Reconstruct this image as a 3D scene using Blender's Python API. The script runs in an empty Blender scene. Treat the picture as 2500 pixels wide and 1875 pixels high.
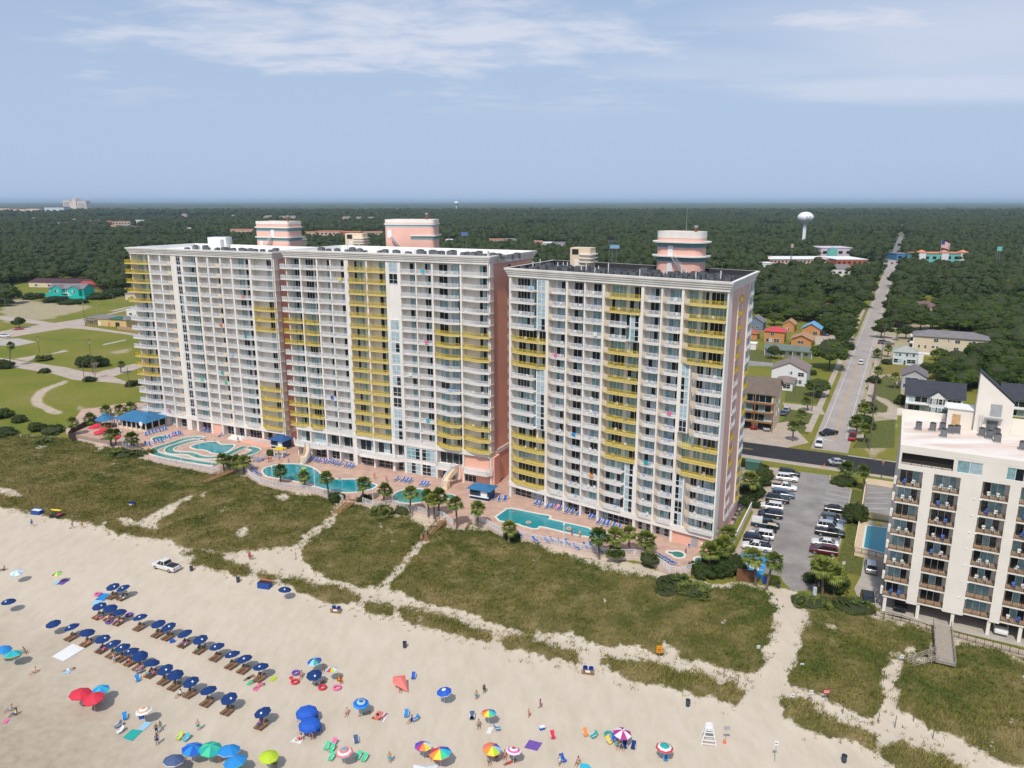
import bpy, bmesh, math, random
import numpy as np
from mathutils import Vector, Matrix
random.seed(7); np.random.seed(7)
scene = bpy.context.scene
C = scene.collection
R = math.radians
PITCH = R(13.5); CAMH = 70.0; FPX = 1860.0
# ---------------------------------------------------------------- camera
cam_d = bpy.data.cameras.new('camera'); cam = bpy.data.objects.new('camera', cam_d); C.objects.link(cam)
cam.location = (0,0, CAMH); cam.rotation_euler = (R(90) - PITCH, 0,0)
cam_d.sensor_fit = 'HORIZONTAL'; cam_d.sensor_width = 36; cam_d.lens = 36 * FPX / 2500
cam_d.clip_start = 0.5; cam_d.clip_end = 300000
scene.camera = cam
# ---------------------------------------------------------------- sky, sun, exposure
SUN_EL = R(54); SUN_AZ = math.atan2(-0.31,-0.95)          # direction to the sun (x, y)
sv = Vector((math.sin(SUN_AZ) * math.cos(SUN_EL), math.cos(SUN_AZ) * math.cos(SUN_EL), math.sin(SUN_EL)))
world = bpy.data.worlds.new('World'); scene.world = world; world.use_nodes = True
nt = world.node_tree; N = nt.nodes; L = nt.links; N.clear()
world.cycles.sampling_method = 'MANUAL'; world.cycles.sample_map_resolution = 512
wo = N.new('ShaderNodeOutputWorld'); bg = N.new('ShaderNodeBackground'); bg.inputs[1].default_value = 0.125
sky = N.new('ShaderNodeTexSky'); sky.sky_type = 'NISHITA'; sky.sun_disc = False
sky.sun_elevation = SUN_EL; sky.sun_rotation = SUN_AZ
sky.altitude = 100; sky.air_density = 1.0; sky.dust_density = 2.0; sky.ozone_density = 2.5
def wmath(op, a, b=None, clamp=False):
 n = N.new('ShaderNodeMath'); n.operation = op; n.use_clamp = clamp
 for i, v in enumerate((a, b)):
  if v is None: continue
  if isinstance(v, (int, float)): n.inputs[i].default_value = v
  else: L.new(v, n.inputs[i])
 return n.outputs[0]
tc = N.new('ShaderNodeTexCoord'); sx = N.new('ShaderNodeSeparateXYZ'); L.new(tc.outputs['Generated'], sx.inputs[0])
zc = wmath('MAXIMUM', sx.outputs[2], 0.0)
zz = wmath('ADD', zc, 0.06)
cx = N.new('ShaderNodeCombineXYZ'); L.new(wmath('DIVIDE', sx.outputs[0], zz), cx.inputs[0]); L.new(wmath('DIVIDE', sx.outputs[1], zz), cx.inputs[1])
def wnoise(scale, detail, rough, loc, sc=(1,1,1), dist=0.0):
 mp = N.new('ShaderNodeMapping'); mp.inputs['Location'].default_value = loc; mp.inputs['Scale'].default_value = sc
 L.new(cx.outputs[0], mp.inputs[0])
 n = N.new('ShaderNodeTexNoise'); n.inputs['Scale'].default_value = scale; n.inputs['Detail'].default_value = detail
 n.inputs['Roughness'].default_value = rough; n.inputs['Distortion'].default_value = dist; L.new(mp.outputs[0], n.inputs['Vector'])
 return n.outputs[0]
def wramp(v, lo, hi):
 n = N.new('ShaderNodeMapRange'); n.clamp = True; n.interpolation_type = 'SMOOTHSTEP'
 n.inputs[1].default_value = lo; n.inputs[2].default_value = hi; L.new(v, n.inputs[0]); return n.outputs[0]
big = wnoise(0.42,2,0.5,(3.2,1.55,0)); fine = wnoise(2.1,5,0.62,(0.6,0.3,0),(1.0,1.35,1),0.25)
wisp = wnoise(0.8,3,0.55,(7.3,2.2,0),(0.5,1.2,1),0.6)
band = wramp(zc, 0.085,0.15)
sxy = N.new('ShaderNodeSeparateXYZ'); L.new(cx.outputs[0], sxy.inputs[0])
def bank(x0, y0, rx, ry):                                   # a cloud bank as a soft ellipse on the cloud layer
 dx = wmath('DIVIDE', wmath('SUBTRACT', sxy.outputs[0], x0), rx); dy = wmath('DIVIDE', wmath('SUBTRACT', sxy.outputs[1], y0), ry)
 return wmath('SUBTRACT', 1.0, wmath('ADD', wmath('MULTIPLY', dx, dx), wmath('MULTIPLY', dy, dy)))
bk = wmath('MAXIMUM', bank(-.55,3.95,1.55,.85), bank(1.55,3.6,.45,.28))
c1 = wramp(wmath('ADD', wmath('MULTIPLY', bk, .26), wmath('MULTIPLY', fine, 1.0)),.46,.86)
c0 = wramp(wmath('ADD', wmath('MULTIPLY', big, 0.62), wmath('MULTIPLY', fine, 0.55)),0.60,0.74)
c1 = wmath('MULTIPLY', wmath('MAXIMUM', c1, wmath('MULTIPLY', wmath('MULTIPLY', c0, band),.6)),0.62)
c2 = wmath('MULTIPLY', wmath('MULTIPLY', wramp(wmath('ADD', wmath('MULTIPLY', bank(2.3,4.2,1.9,1.5),.45), wisp),.45,1.0), wramp(zc, 0.03,0.12)),0.42)
cl = wmath('MAXIMUM', c1, c2)
# hazy blue-grey summer air: the sky colour pulled towards a flat grey blue near the horizon
hz = N.new('ShaderNodeMixRGB'); hz.blend_type = 'MIX'; L.new(sky.outputs[0], hz.inputs[1]); hz.inputs[2].default_value = (3.65,4.6,6.3,1)
L.new(wmath('ADD', 0.55, wmath('MULTIPLY', wramp(zc, 0.35,0.0),0.40)), hz.inputs[0])
mx = N.new('ShaderNodeMixRGB'); L.new(cl, mx.inputs[0]); L.new(hz.outputs[0], mx.inputs[1]); mx.inputs[2].default_value = (6.6,6.6,7.2,1)
L.new(mx.outputs[0], bg.inputs[0]); L.new(bg.outputs[0], wo.inputs[0])
sun_d = bpy.data.lights.new('sun', 'SUN'); sun = bpy.data.objects.new('sun', sun_d); C.objects.link(sun)
sun_d.energy = 3.3; sun_d.angle = R(2.5); sun_d.color = (1.0,0.94,0.84)
sun.rotation_euler = (-sv).to_track_quat('-Z', 'Y').to_euler(); sun.location = (-60,-60,160)
scene.view_settings.view_transform = 'Standard'; scene.view_settings.look = 'None'
scene.view_settings.exposure = 0.0; scene.view_settings.gamma = 1.0
scene.cycles.use_denoising = True; scene.cycles.max_bounces = 5; scene.cycles.diffuse_bounces = 3; scene.cycles.glossy_bounces = 2
scene.cycles.transmission_bounces = 2; scene.cycles.volume_bounces = 0; scene.cycles.transparent_max_bounces = 6
scene.cycles.use_adaptive_sampling = True; scene.cycles.adaptive_threshold = 0.02
# ---------------------------------------------------------------- pixel -> place
CP, SP = math.cos(PITCH), math.sin(PITCH)
def ray(px, py):
 a = (px - 1250) / FPX; b = (937.5 - py) / FPX
 return a, CP + b * SP, -SP + b * CP
def G(px, py, z=0.0):
 d = ray(px, py); t = (z - CAMH) / d[2]; return (d[0] * t, d[1] * t)
def ZAT(px, py, Y):
 d = ray(px, py); return CAMH + d[2] * Y / d[1]
def onseg(px, py, p, q):
 d = ray(px, py); ex, ey = q[0] - p[0], q[1] - p[1]
 t = (p[1] * d[0] - p[0] * d[1]) / (ex * d[1] - ey * d[0]); return (p[0] + ex * t, p[1] + ey * t)
def zm(ox, oy, s):                                   # coordinates read off an enlarged crop -> photo pixels
 return lambda x, y: (ox + x / s, oy + y / s)
# ---------------------------------------------------------------- materials
MATS = {}
def M(name, col, rough=0.65, metal=0.0, var=0.0, scale=1.0, bump=0.0, spec=0.4, col2=None, detail=4, alpha=None, trans=0.0, stretch=None):
 if name in MATS: return MATS[name]
 m = bpy.data.materials.new(name); m.use_nodes = True; t = m.node_tree; b = t.nodes['Principled BSDF']
 c = (*col, 1); b.inputs['Base Color'].default_value = c; b.inputs['Roughness'].default_value = rough
 b.inputs['Metallic'].default_value = metal; b.inputs['Specular IOR Level'].default_value = spec
 if trans: b.inputs['Transmission Weight'].default_value = trans
 if var or bump or col2:
  g = t.nodes.new('ShaderNodeNewGeometry'); n = t.nodes.new('ShaderNodeTexNoise')
  n.inputs['Scale'].default_value = scale; n.inputs['Detail'].default_value = detail; n.inputs['Roughness'].default_value = 0.6
  src = g.outputs['Position']
  if stretch:
   mp = t.nodes.new('ShaderNodeMapping'); mp.inputs['Scale'].default_value = stretch; t.links.new(src, mp.inputs[0]); src = mp.outputs[0]
  t.links.new(src, n.inputs['Vector'])
  r = t.nodes.new('ShaderNodeValToRGB'); r.color_ramp.elements[0].position = 0.3; r.color_ramp.elements[1].position = 0.7
  lo = col2 if col2 else tuple(v * (1 - var) for v in col); hi = tuple(min(1, v * (1 + var)) for v in col)
  r.color_ramp.elements[0].color = (*lo, 1); r.color_ramp.elements[1].color = (*hi, 1)
  t.links.new(n.outputs[0], r.inputs[0]); t.links.new(r.outputs[0], b.inputs['Base Color'])
  if bump:
   bp = t.nodes.new('ShaderNodeBump'); bp.inputs['Strength'].default_value = bump; bp.inputs['Distance'].default_value = 0.05
   t.links.new(n.outputs[0], bp.inputs['Height']); t.links.new(bp.outputs[0], b.inputs['Normal'])
 MATS[name] = m; return m
WHITE = M('white_stucco', (0.78,0.735,0.68),0.8, var=0.11, scale=0.3, stretch=(1,1,0.2))
CREAM = M('cream_stucco', (0.74,0.60,0.43),0.8, var=0.06, scale=0.3)
PALE = M('pale_paint', (0.78,0.74,0.68),0.6, var=0.05, scale=0.6)
RAILW = M('white_rail', (0.80,0.81,0.83),0.45)
RAILY = M('yellow_rail', (0.66,0.49,0.035),0.45)
SLABY = M('yellow_edge', (0.70,0.57,0.25),0.6)
SALMON = M('salmon_stucco', (0.80,0.44,0.33),0.8, var=0.06, scale=0.2)
PINK = M('pink_stucco', (0.80,0.47,0.39),0.8, var=0.06, scale=0.2)
TEALB = M('teal_band', (0.16,0.30,0.32),0.75, var=0.1, scale=0.5)
PTEAL = M('pale_teal_band', (0.38,0.52,0.55),0.75, var=0.1, scale=0.5)
GLASS = M('dark_glass', (0.012,0.018,0.022),0.06, spec=0.6)
CURT = M('curtain_glass', (0.22,0.37,0.39),0.18, var=0.3, scale=1.2, spec=0.6)
CURT2 = M('pale_curtain_glass', (0.38,0.49,0.53),0.2, var=0.2, scale=1.0, spec=0.6)
ROOFW = M('white_membrane', (0.80,0.79,0.76),0.7, var=0.08, scale=0.12)
ROOFD = M('dark_membrane', (0.035,0.034,0.04),0.8, var=0.3, scale=0.3)
GREYM = M('grey_metal', (0.16,0.17,0.18),0.5,0.3, var=0.25, scale=1.5)
DARKM = M('dark_metal', (0.035,0.036,0.04),0.5,0.3)
LGREY = M('light_grey_metal', (0.42,0.43,0.44),0.45,0.3, var=0.1, scale=2)
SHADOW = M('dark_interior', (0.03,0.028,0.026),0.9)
CONC = M('concrete', (0.42,0.38,0.33),0.85, var=0.12, scale=0.4)
WOOD = M('wood', (0.30,0.18,0.08),0.75, var=0.2, scale=3, stretch=(1,1,0.2))
GWOOD = M('grey_wood', (0.36,0.31,0.26),0.8, var=0.18, scale=3)
BLUEROOF = M('blue_metal_roof', (0.035,0.16,0.32),0.45, var=0.1, scale=0.5)
NAVYWALL = M('navy_boards', (0.012,0.06,0.15),0.6, var=0.15, scale=1)
TEALROOF = M('deep_blue_roof', (0.03,0.10,0.27),0.45, var=0.1, scale=0.5)
BLUESL = M('blue_sling', (0.025,0.09,0.36),0.6, var=0.15, scale=3)
WPLAST = M('white_plastic', (0.78,0.78,0.77),0.35)
# ---------------------------------------------------------------- mesh building
class MB:
 def __init__(s): s.v = []; s.f = []; s.m = []; s.mats = []
 def mi(s, mat):
  if mat not in s.mats: s.mats.append(mat)
  return s.mats.index(mat)
 def add(s, vs, fs, mat, T=None):
  o = len(s.v); k = s.mi(mat)
  if T is not None: vs = [T @ Vector(q) for q in vs]
  s.v.extend([tuple(q) for q in vs]); s.f.extend([tuple(i + o for i in f) for f in fs]); s.m.extend([k] * len(fs)); return s
 def box(s, c, d, mat, rz=0.0, T=None):
  x, y, z = d[0] / 2, d[1] / 2, d[2] / 2
  vs = [(-x, -y, -z),(x, -y, -z),(x, y, -z),(-x, y, -z),(-x, -y, z),(x, -y, z),(x, y, z),(-x, y, z)]
  ca, sa = math.cos(rz), math.sin(rz)
  vs = [(c[0] + a * ca - b * sa, c[1] + a * sa + b * ca, c[2] + e) for a, b, e in vs]
  return s.add(vs, [(3,2,1,0),(4,5,6,7),(0,1,5,4),(1,2,6,5),(2,3,7,6),(3,0,4,7)], mat, T)
 def bx(s, x0, x1, y0, y1, z0, z1, mat, T=None):
  return s.box(((x0 + x1) / 2,(y0 + y1) / 2,(z0 + z1) / 2),(x1 - x0, y1 - y0, z1 - z0), mat, 0, T)
 def prism(s, poly, z0, z1, mat, top=None, T=None, cap=True):
  if area(poly) < 0: poly = poly[::-1]
  n = len(poly); vs = [(p[0], p[1], z0) for p in poly] + [(p[0], p[1], z1) for p in poly]
  s.add(vs, [(i, (i + 1) % n, (i + 1) % n + n, i + n) for i in range(n)], mat, T)
  if cap:
   s.add(vs[n:], [tuple(range(n))], top or mat, T); s.add(vs[:n], [tuple(range(n))[::-1]], mat, T)
  return s
 def tube(s, p, q, r0, r1, mat, n=6, T=None, cap=True):
  p, q = Vector(p), Vector(q); d = (q - p)
  if d.length < 1e-6: return s
  d.normalize(); u = d.orthogonal().normalized(); w = d.cross(u)
  vs = []
  for c, r in ((p, r0),(q, r1)):
   for i in range(n):
    a = 2 * math.pi * i / n; vs.append(c + u * (r * math.cos(a)) + w * (r * math.sin(a)))
  fs = [(i, (i + 1) % n, (i + 1) % n + n, i + n) for i in range(n)]
  if cap: fs += [tuple(range(n))[::-1], tuple(range(n, 2 * n))]
  return s.add(vs, fs, mat, T)
 def bar(s, p, q, w, h, mat, T=None):                   # a straight rectangular bar, w across, h high
  p, q = Vector(p), Vector(q); d = q - p; u = Vector((-d.y, d.x, 0))
  if u.length < 1e-6: return s.box((p + q) / 2,(w, h, d.length), mat, 0, T)
  u.normalize(); up = d.cross(u).normalized()
  if up.z < 0: up = -up
  u *= w / 2; up *= h / 2
  vs = [p - u - up, p + u - up, p + u + up, p - u + up, q - u - up, q + u - up, q + u + up, q - u + up]
  return s.add(vs, [(0,1,2,3),(7,6,5,4),(0,4,5,1),(1,5,6,2),(2,6,7,3),(3,7,4,0)], mat, T)
 def lathe(s, prof, c, mat, n=12, T=None):
  vs = []; m = len(prof)
  for i in range(n):
   a = 2 * math.pi * i / n
   for r, z in prof: vs.append((c[0] + r * math.cos(a), c[1] + r * math.sin(a), c[2] + z))
  fs = [(i * m + j, ((i + 1) % n) * m + j, ((i + 1) % n) * m + j + 1, i * m + j + 1) for i in range(n) for j in range(m - 1)]
  return s.add(vs, fs, mat, T)
 def ell(s, c, r, mat, n=10, m=6, T=None):
  return s.lathe([(math.cos(R(-90 + 180 * j / m)) * 1.0, math.sin(R(-90 + 180 * j / m))) for j in range(m + 1)], (0,0,0), mat, n,
     (T if T is not None else Matrix()) @ Matrix.Translation(c) @ Matrix.Diagonal((r[0], r[1], r[2], 1)))
 def flip(s):                                            # mirror front to back (outward becomes -y)
  s.v = [(x, -y, z) for x, y, z in s.v]; s.f = [f[::-1] for f in s.f]; return s
 def mesh(s, name, smooth=False):
  me = bpy.data.meshes.new(name); me.from_pydata(s.v, [], s.f)
  for m in s.mats: me.materials.append(m)
  me.polygons.foreach_set('material_index', s.m)
  if smooth: me.polygons.foreach_set('use_smooth', [True] * len(s.f))
  me.update(); return me
 def build(s, name, parent=None, smooth=False, **k):
  return obj(name, s.mesh(name, smooth), parent, **k)
def area(p): return 0.5 * sum(p[i][0] * p[(i + 1) % len(p)][1] - p[(i + 1) % len(p)][0] * p[i][1] for i in range(len(p)))
def obj(name, mesh, parent=None, loc=None, rz=None, label=None, cat=None, group=None, kind=None, mat=None):
 o = bpy.data.objects.new(name, mesh); C.objects.link(o)
 if parent is not None: o.parent = parent
 if loc is not None: o.location = loc
 if rz is not None: o.rotation_euler = (0,0, rz)
 if mat is not None:
  for i, mm in enumerate(mat if isinstance(mat, (list, tuple)) else [mat]):
   if mm is not None: o.material_slots[i].link = 'OBJECT'; o.material_slots[i].material = mm
 tag(o, label, cat, group, kind); return o
def tag(o, label=None, cat=None, group=None, kind=None):
 for k, v in (('label', label),('category', cat),('group', group),('kind', kind)):
  if v: o[k] = v
 return o
def thing(name, label, cat, loc=(0,0,0), rz=0.0, group=None):
 o = bpy.data.objects.new(name, None); o.empty_display_size = 0.2; C.objects.link(o); o.location = loc; o.rotation_euler = (0,0, rz)
 return tag(o, label, cat, group)
def copy_tree(o, parent=None):
 c = o.copy(); C.objects.link(c); c.parent = parent
 for ch in o.children: copy_tree(ch, c)
 return c
def place(proto, used, loc, rz=0.0, label=None, group=None, sc=None):
 if proto.name not in used: used.add(proto.name); o = proto
 else: o = copy_tree(proto)
 o.location = loc; o.rotation_euler = (0,0, rz)
 if sc: o.scale = (sc, sc, sc) if isinstance(sc, (int, float)) else sc
 if label: o['label'] = label
 if group: o['group'] = group
 return o
USED = set()
ORD = ['zeroth', 'first', 'second', 'third', 'fourth', 'fifth', 'sixth', 'seventh', 'eighth', 'ninth', 'tenth', 'eleventh', 'twelfth', 'thirteenth',
 'fourteenth', 'fifteenth', 'sixteenth', 'seventeenth', 'eighteenth', 'nineteenth', 'twentieth']
def ordw(n):
 if n <= 20: return ORD[n]
 t = {2: 'twenty', 3: 'thirty', 4: 'forty', 5: 'fifty', 6: 'sixty', 7: 'seventy'}[n // 10]
 return t + '-' + ORD[n % 10] if n % 10 else t[:-1] + 'ieth'
def offset_poly(poly, d):                                  # CCW polygon, positive d = outwards
 n = len(poly); out = []
 for i in range(n):
  p0, p1, p2 = poly[i - 1], poly[i], poly[(i + 1) % n]
  def nr(a, b):
   l = math.hypot(b[0] - a[0], b[1] - a[1]); return ((b[1] - a[1]) / l, -(b[0] - a[0]) / l)
  n1, n2 = nr(p0, p1), nr(p1, p2); k = 1 + n1[0] * n2[0] + n1[1] * n2[1]; k = max(k, 0.35)
  out.append((p1[0] + (n1[0] + n2[0]) / k * d, p1[1] + (n1[1] + n2[1]) / k * d))
 return out
def inpoly(x, y, poly):
 x = np.asarray(x); y = np.asarray(y); r = np.zeros(x.shape, bool); n = len(poly); j = n - 1
 for i in range(n):
  xi, yi = poly[i]; xj, yj = poly[j]
  c = ((yi > y) != (yj > y)) & (x < (xj - xi) * (y - yi) / ((yj - yi) or 1e-9) + xi); r ^= c; j = i
 return r
def smooth_closed(pts, it=2):
 for _ in range(it):
  o = []
  for i in range(len(pts)):
   a, b = pts[i], pts[(i + 1) % len(pts)]
   o += [(a[0] * .75 + b[0] * .25, a[1] * .75 + b[1] * .25),(a[0] * .25 + b[0] * .75, a[1] * .25 + b[1] * .75)]
  pts = o
 return pts
DECK = 1.0
# ================================================================= the setting: ground, dunes, roads
FV = 1.1302
def fv(pts, z=0.0): return [G(x * FV, y * FV, z) for x, y in pts]
def gz(zf, pts, z=0.0): return [G(*zf(x, y), z) for x, y in pts]
def fbm(x, y, sc, seed=0, oct=4):
 rs = np.random.RandomState(seed); o = np.zeros_like(x); a = 1.0; t = 0
 for k in range(oct):
  ph = rs.rand(6) * 50; an = rs.rand(3) * 6.28
  for j in range(3):
   o += a * np.sin((x * np.cos(an[j]) + y * np.sin(an[j])) / sc * 6.28 + ph[j] + 1.7 * np.sin((x * np.sin(an[j]) - y * np.cos(an[j])) / sc * 4.1 + ph[j + 3])); t += a
  sc *= 0.47; a *= 0.62
 return o / t
DUNES = [fv(p) for p in [
 [(-90,940),(100,945),(230,965),(280,985),(330,1000),(400,1015),(470,1022),(540,1035),(600,1062),(700,1078),(722,1082),(709,1122),(657,1156),(640,1180),(600,1188),(545,1192),(480,1196),(400,1186),(335,1150),(330,1135),(420,1075),(400,1075),(300,1130),(255,1120),(150,1105),(60,1082),(30,1060),(-90,1030)],
 [(740,1096),(780,1090),(850,1112),(905,1133),(914,1160),(874,1205),(830,1257),(815,1272),(720,1256),(668,1232),(648,1200),(667,1170),(722,1136)],
 [(930,1140),(1060,1150),(1150,1180),(1250,1210),(1340,1240),(1440,1258),(1520,1280),(1600,1268),(1668,1288),(1680,1305),(1665,1350),(1642,1440),(1618,1468),(1560,1442),(1500,1430),(1440,1420),(1380,1402),(1300,1396),(1240,1375),(1150,1370),(1060,1350),(1000,1322),(900,1300),(838,1276),(843,1264),(888,1213),(925,1170)],
 [(1738,1290),(1800,1285),(1870,1330),(2010,1372),(2018,1415),(1912,1428),(1896,1562),(1850,1545),(1790,1512),(1740,1496),(1704,1482),(1720,1420),(1742,1340)],
 [(1948,1432),(2010,1440),(2060,1395),(2130,1400),(2330,1460),(2330,1680),(2170,1655),(2080,1604),(2000,1572),(1940,1532)],
 [(380,1194),(430,1194),(500,1215),(515,1230),(470,1236),(400,1216)], [(482,1230),(540,1224),(548,1248),(500,1248)], [(548,1240),(590,1244),(596,1262),(556,1258)],
 [(592,1250),(640,1254),(700,1270),(770,1288),(778,1310),(720,1306),(650,1284)], [(784,1304),(838,1308),(846,1334),(792,1326)],
 [(850,1312),(900,1318),(980,1344),(1058,1368),(1064,1392),(990,1376),(880,1346)], [(1072,1378),(1130,1380),(1200,1400),(1255,1416),(1256,1440),(1160,1416),(1080,1402)],
 [(1285,1428),(1350,1430),(1450,1450),(1530,1470),(1600,1482),(1604,1528),(1560,1522),(1480,1496),(1380,1476),(1300,1446)],
 [(-90,1060),(0,1072),(90,1088),(250,1122),(262,1145),(150,1126),(0,1098),(-90,1090)], [(212,1136),(350,1148),(356,1168),(260,1156)],
 [(1680,1514),(1730,1518),(1800,1558),(1890,1594),(1888,1628),(1830,1604),(1750,1584),(1688,1552)], [(1902,1608),(1960,1612),(2060,1655),(2120,1700),(1980,1700),(1908,1640)]]]
LANDLINE = fv([(-400,890),(-100,925),(100,943),(230,962),(330,985),(540,1020),(700,1060),(1060,1140),(1300,1200),(1540,1262),(1630,1262),(1690,1268),(1738,1285),(1850,1300),(1950,1345),(2212,1425),(2500,1500)])
LAND = LANDLINE + [(900,120),(900,2000),(-1500,2000),(-1500,300)]
TRACK = gz(zm(0,700,5.53), [(900,1250),(960,1270),(720,1370),(590,1440),(560,1540),(620,1600),(720,1640),(900,1720),(700,1730),(520,1640),(430,1590),(410,1510),(470,1430),(600,1360),(780,1300)])
BARE = [fv(p) for p in [[(0,640),(130,655),(220,660),(120,690),(0,700)], [(150,870),(330,880),(300,925),(180,915)], [(1800,760),(1950,660),(2020,700),(1900,1020),(1850,960)]]] + [gz(zm(0,700,5.53), q) for q in ([(600,290),(750,300),(700,350),(430,330)], [(1400,900),(1700,830),(1850,840),(1650,930)])]
na, nr = 640,470
av = np.linspace(-0.95,0.95, na); yv = 42 * (760 / 42) ** (np.arange(nr) / (nr - 1))
AX, YY = np.meshgrid(av, yv); XX = AX * YY
jx = XX + 1.2 * fbm(XX, YY, 9,1) + .9 * fbm(XX, YY, 3.1,2); jy = YY + 1.7 * fbm(XX, YY, 8,3) + 1.0 * fbm(XX, YY, 2.7,4)
veg = np.zeros(XX.shape)
for p in DUNES: veg = np.maximum(veg, inpoly(jx, jy, p))
patch = fbm(XX, YY, 16,11,5); veg *= (patch > -0.40)
land = inpoly(jx, jy, LAND).astype(float)
veg = veg * (1 - 0 * land)
bare = inpoly(jx, jy, TRACK).astype(float)
for p in BARE: bare = np.maximum(bare, .55 * inpoly(XX + 6 * fbm(XX, YY, 30,5), YY + 9 * fbm(XX, YY, 30,6), p))
def blur(a, k):
 for _ in range(k):
  a = (a + np.roll(a, 1,0) + np.roll(a, -1,0)) / 3; a = (a + np.roll(a, 1,1) + np.roll(a, -1,1)) / 3
 return a
vs_ = blur(veg, 6); H = vs_ * (0.55 + .35 * fbm(XX, YY, 14,8)) + vs_ * .12 * fbm(XX, YY, 4,9)
beachm = (1 - blur(land, 2)); H = H * beachm + beachm * (1 - vs_) * .05 * fbm(XX, YY, 7,12)
H[land > .5] = 0.0
H += 0.002
NEARV = blur(veg, 14)
def hterr(x, y):
 r = np.clip(np.log(np.maximum(y, 42.1) / 42) / np.log(760 / 42) * (nr - 1),0, nr - 1).astype(int); c = np.clip((x / y + .95) / 1.9 * (na - 1),0, na - 1).astype(int)
 return H[r, c], veg[r, c]
me = bpy.data.meshes.new('ground'); co = np.stack([XX, YY, H], -1).reshape(-1,3)
idx = np.arange(na * nr).reshape(nr, na); q = np.stack([idx[:-1, :-1], idx[:-1,1:], idx[1:, 1:], idx[1:, :-1]], -1).reshape(-1,4)
me.vertices.add(len(co)); me.vertices.foreach_set('co', co.ravel()); me.loops.add(q.size); me.loops.foreach_set('vertex_index', q.ravel())
me.polygons.add(len(q)); me.polygons.foreach_set('loop_start', np.arange(0, q.size, 4)); me.polygons.foreach_set('use_smooth', np.ones(len(q), bool))
me.update(); at = me.color_attributes.new('cover', 'FLOAT_COLOR', 'POINT')
colr = np.stack([blur(veg, 1), blur(land, 1), blur(bare, 2), np.ones_like(veg)], -1).reshape(-1); at.data.foreach_set('color', colr)
def terrain_mat():
 m = bpy.data.materials.new('terrain'); m.use_nodes = True; t = m.node_tree; b = t.nodes['Principled BSDF']; b.inputs['Roughness'].default_value = 0.95; b.inputs['Specular IOR Level'].default_value = 0.15
 g = t.nodes.new('ShaderNodeNewGeometry'); pos = g.outputs['Position']
 def noise(sc, d=5, st=None, rg_=.6):
  n = t.nodes.new('ShaderNodeTexNoise'); n.inputs['Scale'].default_value = sc; n.inputs['Detail'].default_value = d; n.inputs['Roughness'].default_value = rg_
  src = pos
  if st: mp = t.nodes.new('ShaderNodeMapping'); mp.inputs['Scale'].default_value = st; mp.inputs['Rotation'].default_value = (0,0, R(28)); t.links.new(pos, mp.inputs[0]); src = mp.outputs[0]
  t.links.new(src, n.inputs['Vector']); return n.outputs[0]
 def ramp(v, *st):
  r = t.nodes.new('ShaderNodeValToRGB'); e = r.color_ramp.elements
  while len(e) < len(st): e.new(.5)
  for k, (p_, c_) in enumerate(st): e[k].position = p_; e[k].color = (*c_, 1)
  t.links.new(v, r.inputs[0]); return r.outputs[0]
 def mix(f, a, c, op='MIX'):
  n = t.nodes.new('ShaderNodeMixRGB'); n.blend_type = op
  for i, v in ((0, f),(1, a),(2, c)):
   if isinstance(v, float): n.inputs[i].default_value = v
   elif isinstance(v, tuple): n.inputs[i].default_value = (*v, 1)
   else: t.links.new(v, n.inputs[i])
  return n.outputs[0]
 def mth(op, a, c=None):
  n = t.nodes.new('ShaderNodeMath'); n.operation = op
  for i, v in ((0, a),(1, c)):
   if v is None: continue
   if isinstance(v, (float, int)): n.inputs[i].default_value = v
   else: t.links.new(v, n.inputs[i])
  return n.outputs[0]
 sand = ramp(noise(.05,6),(.25,(.525,.45,.35)),(.6,(.595,.515,.41)))
 sand = mix(.35, sand, ramp(noise(.5,7,(1,.35,1),.72),(.36,(.44,.365,.28)),(.6,(.60,.52,.43))))
 # damp, trodden sand towards the sea
 sep = t.nodes.new('ShaderNodeSeparateXYZ'); t.links.new(pos, sep.inputs[0])
 d = mth('ADD', mth('MULTIPLY', sep.outputs[0], .51), mth('MULTIPLY', sep.outputs[1], .86))
 d = mth('ADD', d, mth('MULTIPLY', mth('SUBTRACT', noise(.04,5),.5),40.0))
 mr = t.nodes.new('ShaderNodeMapRange'); mr.interpolation_type = 'SMOOTHSTEP'; mr.inputs[1].default_value = 66; mr.inputs[2].default_value = 34; t.links.new(d, mr.inputs[0])
 sand = mix(mr.outputs[0], sand, ramp(noise(.6,5),(.3,(.31,.25,.18)),(.65,(.43,.36,.275))))
 dune = ramp(noise(.22,6),(.32,(.075,.076,.020)),(.5,(.13,.11,.038)),(.68,(.23,.18,.085)))
 lawn = ramp(noise(.035,6),(.28,(.115,.165,.014)),(.5,(.19,.195,.022)),(.72,(.27,.22,.07)))
 lawn = mix(.35, lawn, ramp(noise(.9,4),(.3,(.07,.09,.015)),(.7,(.24,.22,.06))))
 dirt = ramp(noise(.4,4),(.3,(.40,.31,.22)),(.7,(.53,.44,.34)))
 a = t.nodes.new('ShaderNodeAttribute'); a.attribute_name = 'cover'; sc_ = t.nodes.new('ShaderNodeSeparateColor'); t.links.new(a.outputs['Color'], sc_.inputs[0])
 def edge(v, amt):
  w = mth('ADD', v, mth('MULTIPLY', mth('SUBTRACT', noise(1.6,4),.5), amt)); r = t.nodes.new('ShaderNodeMapRange'); r.inputs[1].default_value = .35; r.inputs[2].default_value = .65; t.links.new(w, r.inputs[0]); return r.outputs[0]
 col = mix(edge(sc_.outputs[1], .5), sand, lawn); col = mix(edge(sc_.outputs[2], .9), col, dirt); col = mix(edge(sc_.outputs[0], 1.1), col, dune)
 t.links.new(col, b.inputs['Base Color'])
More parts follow.
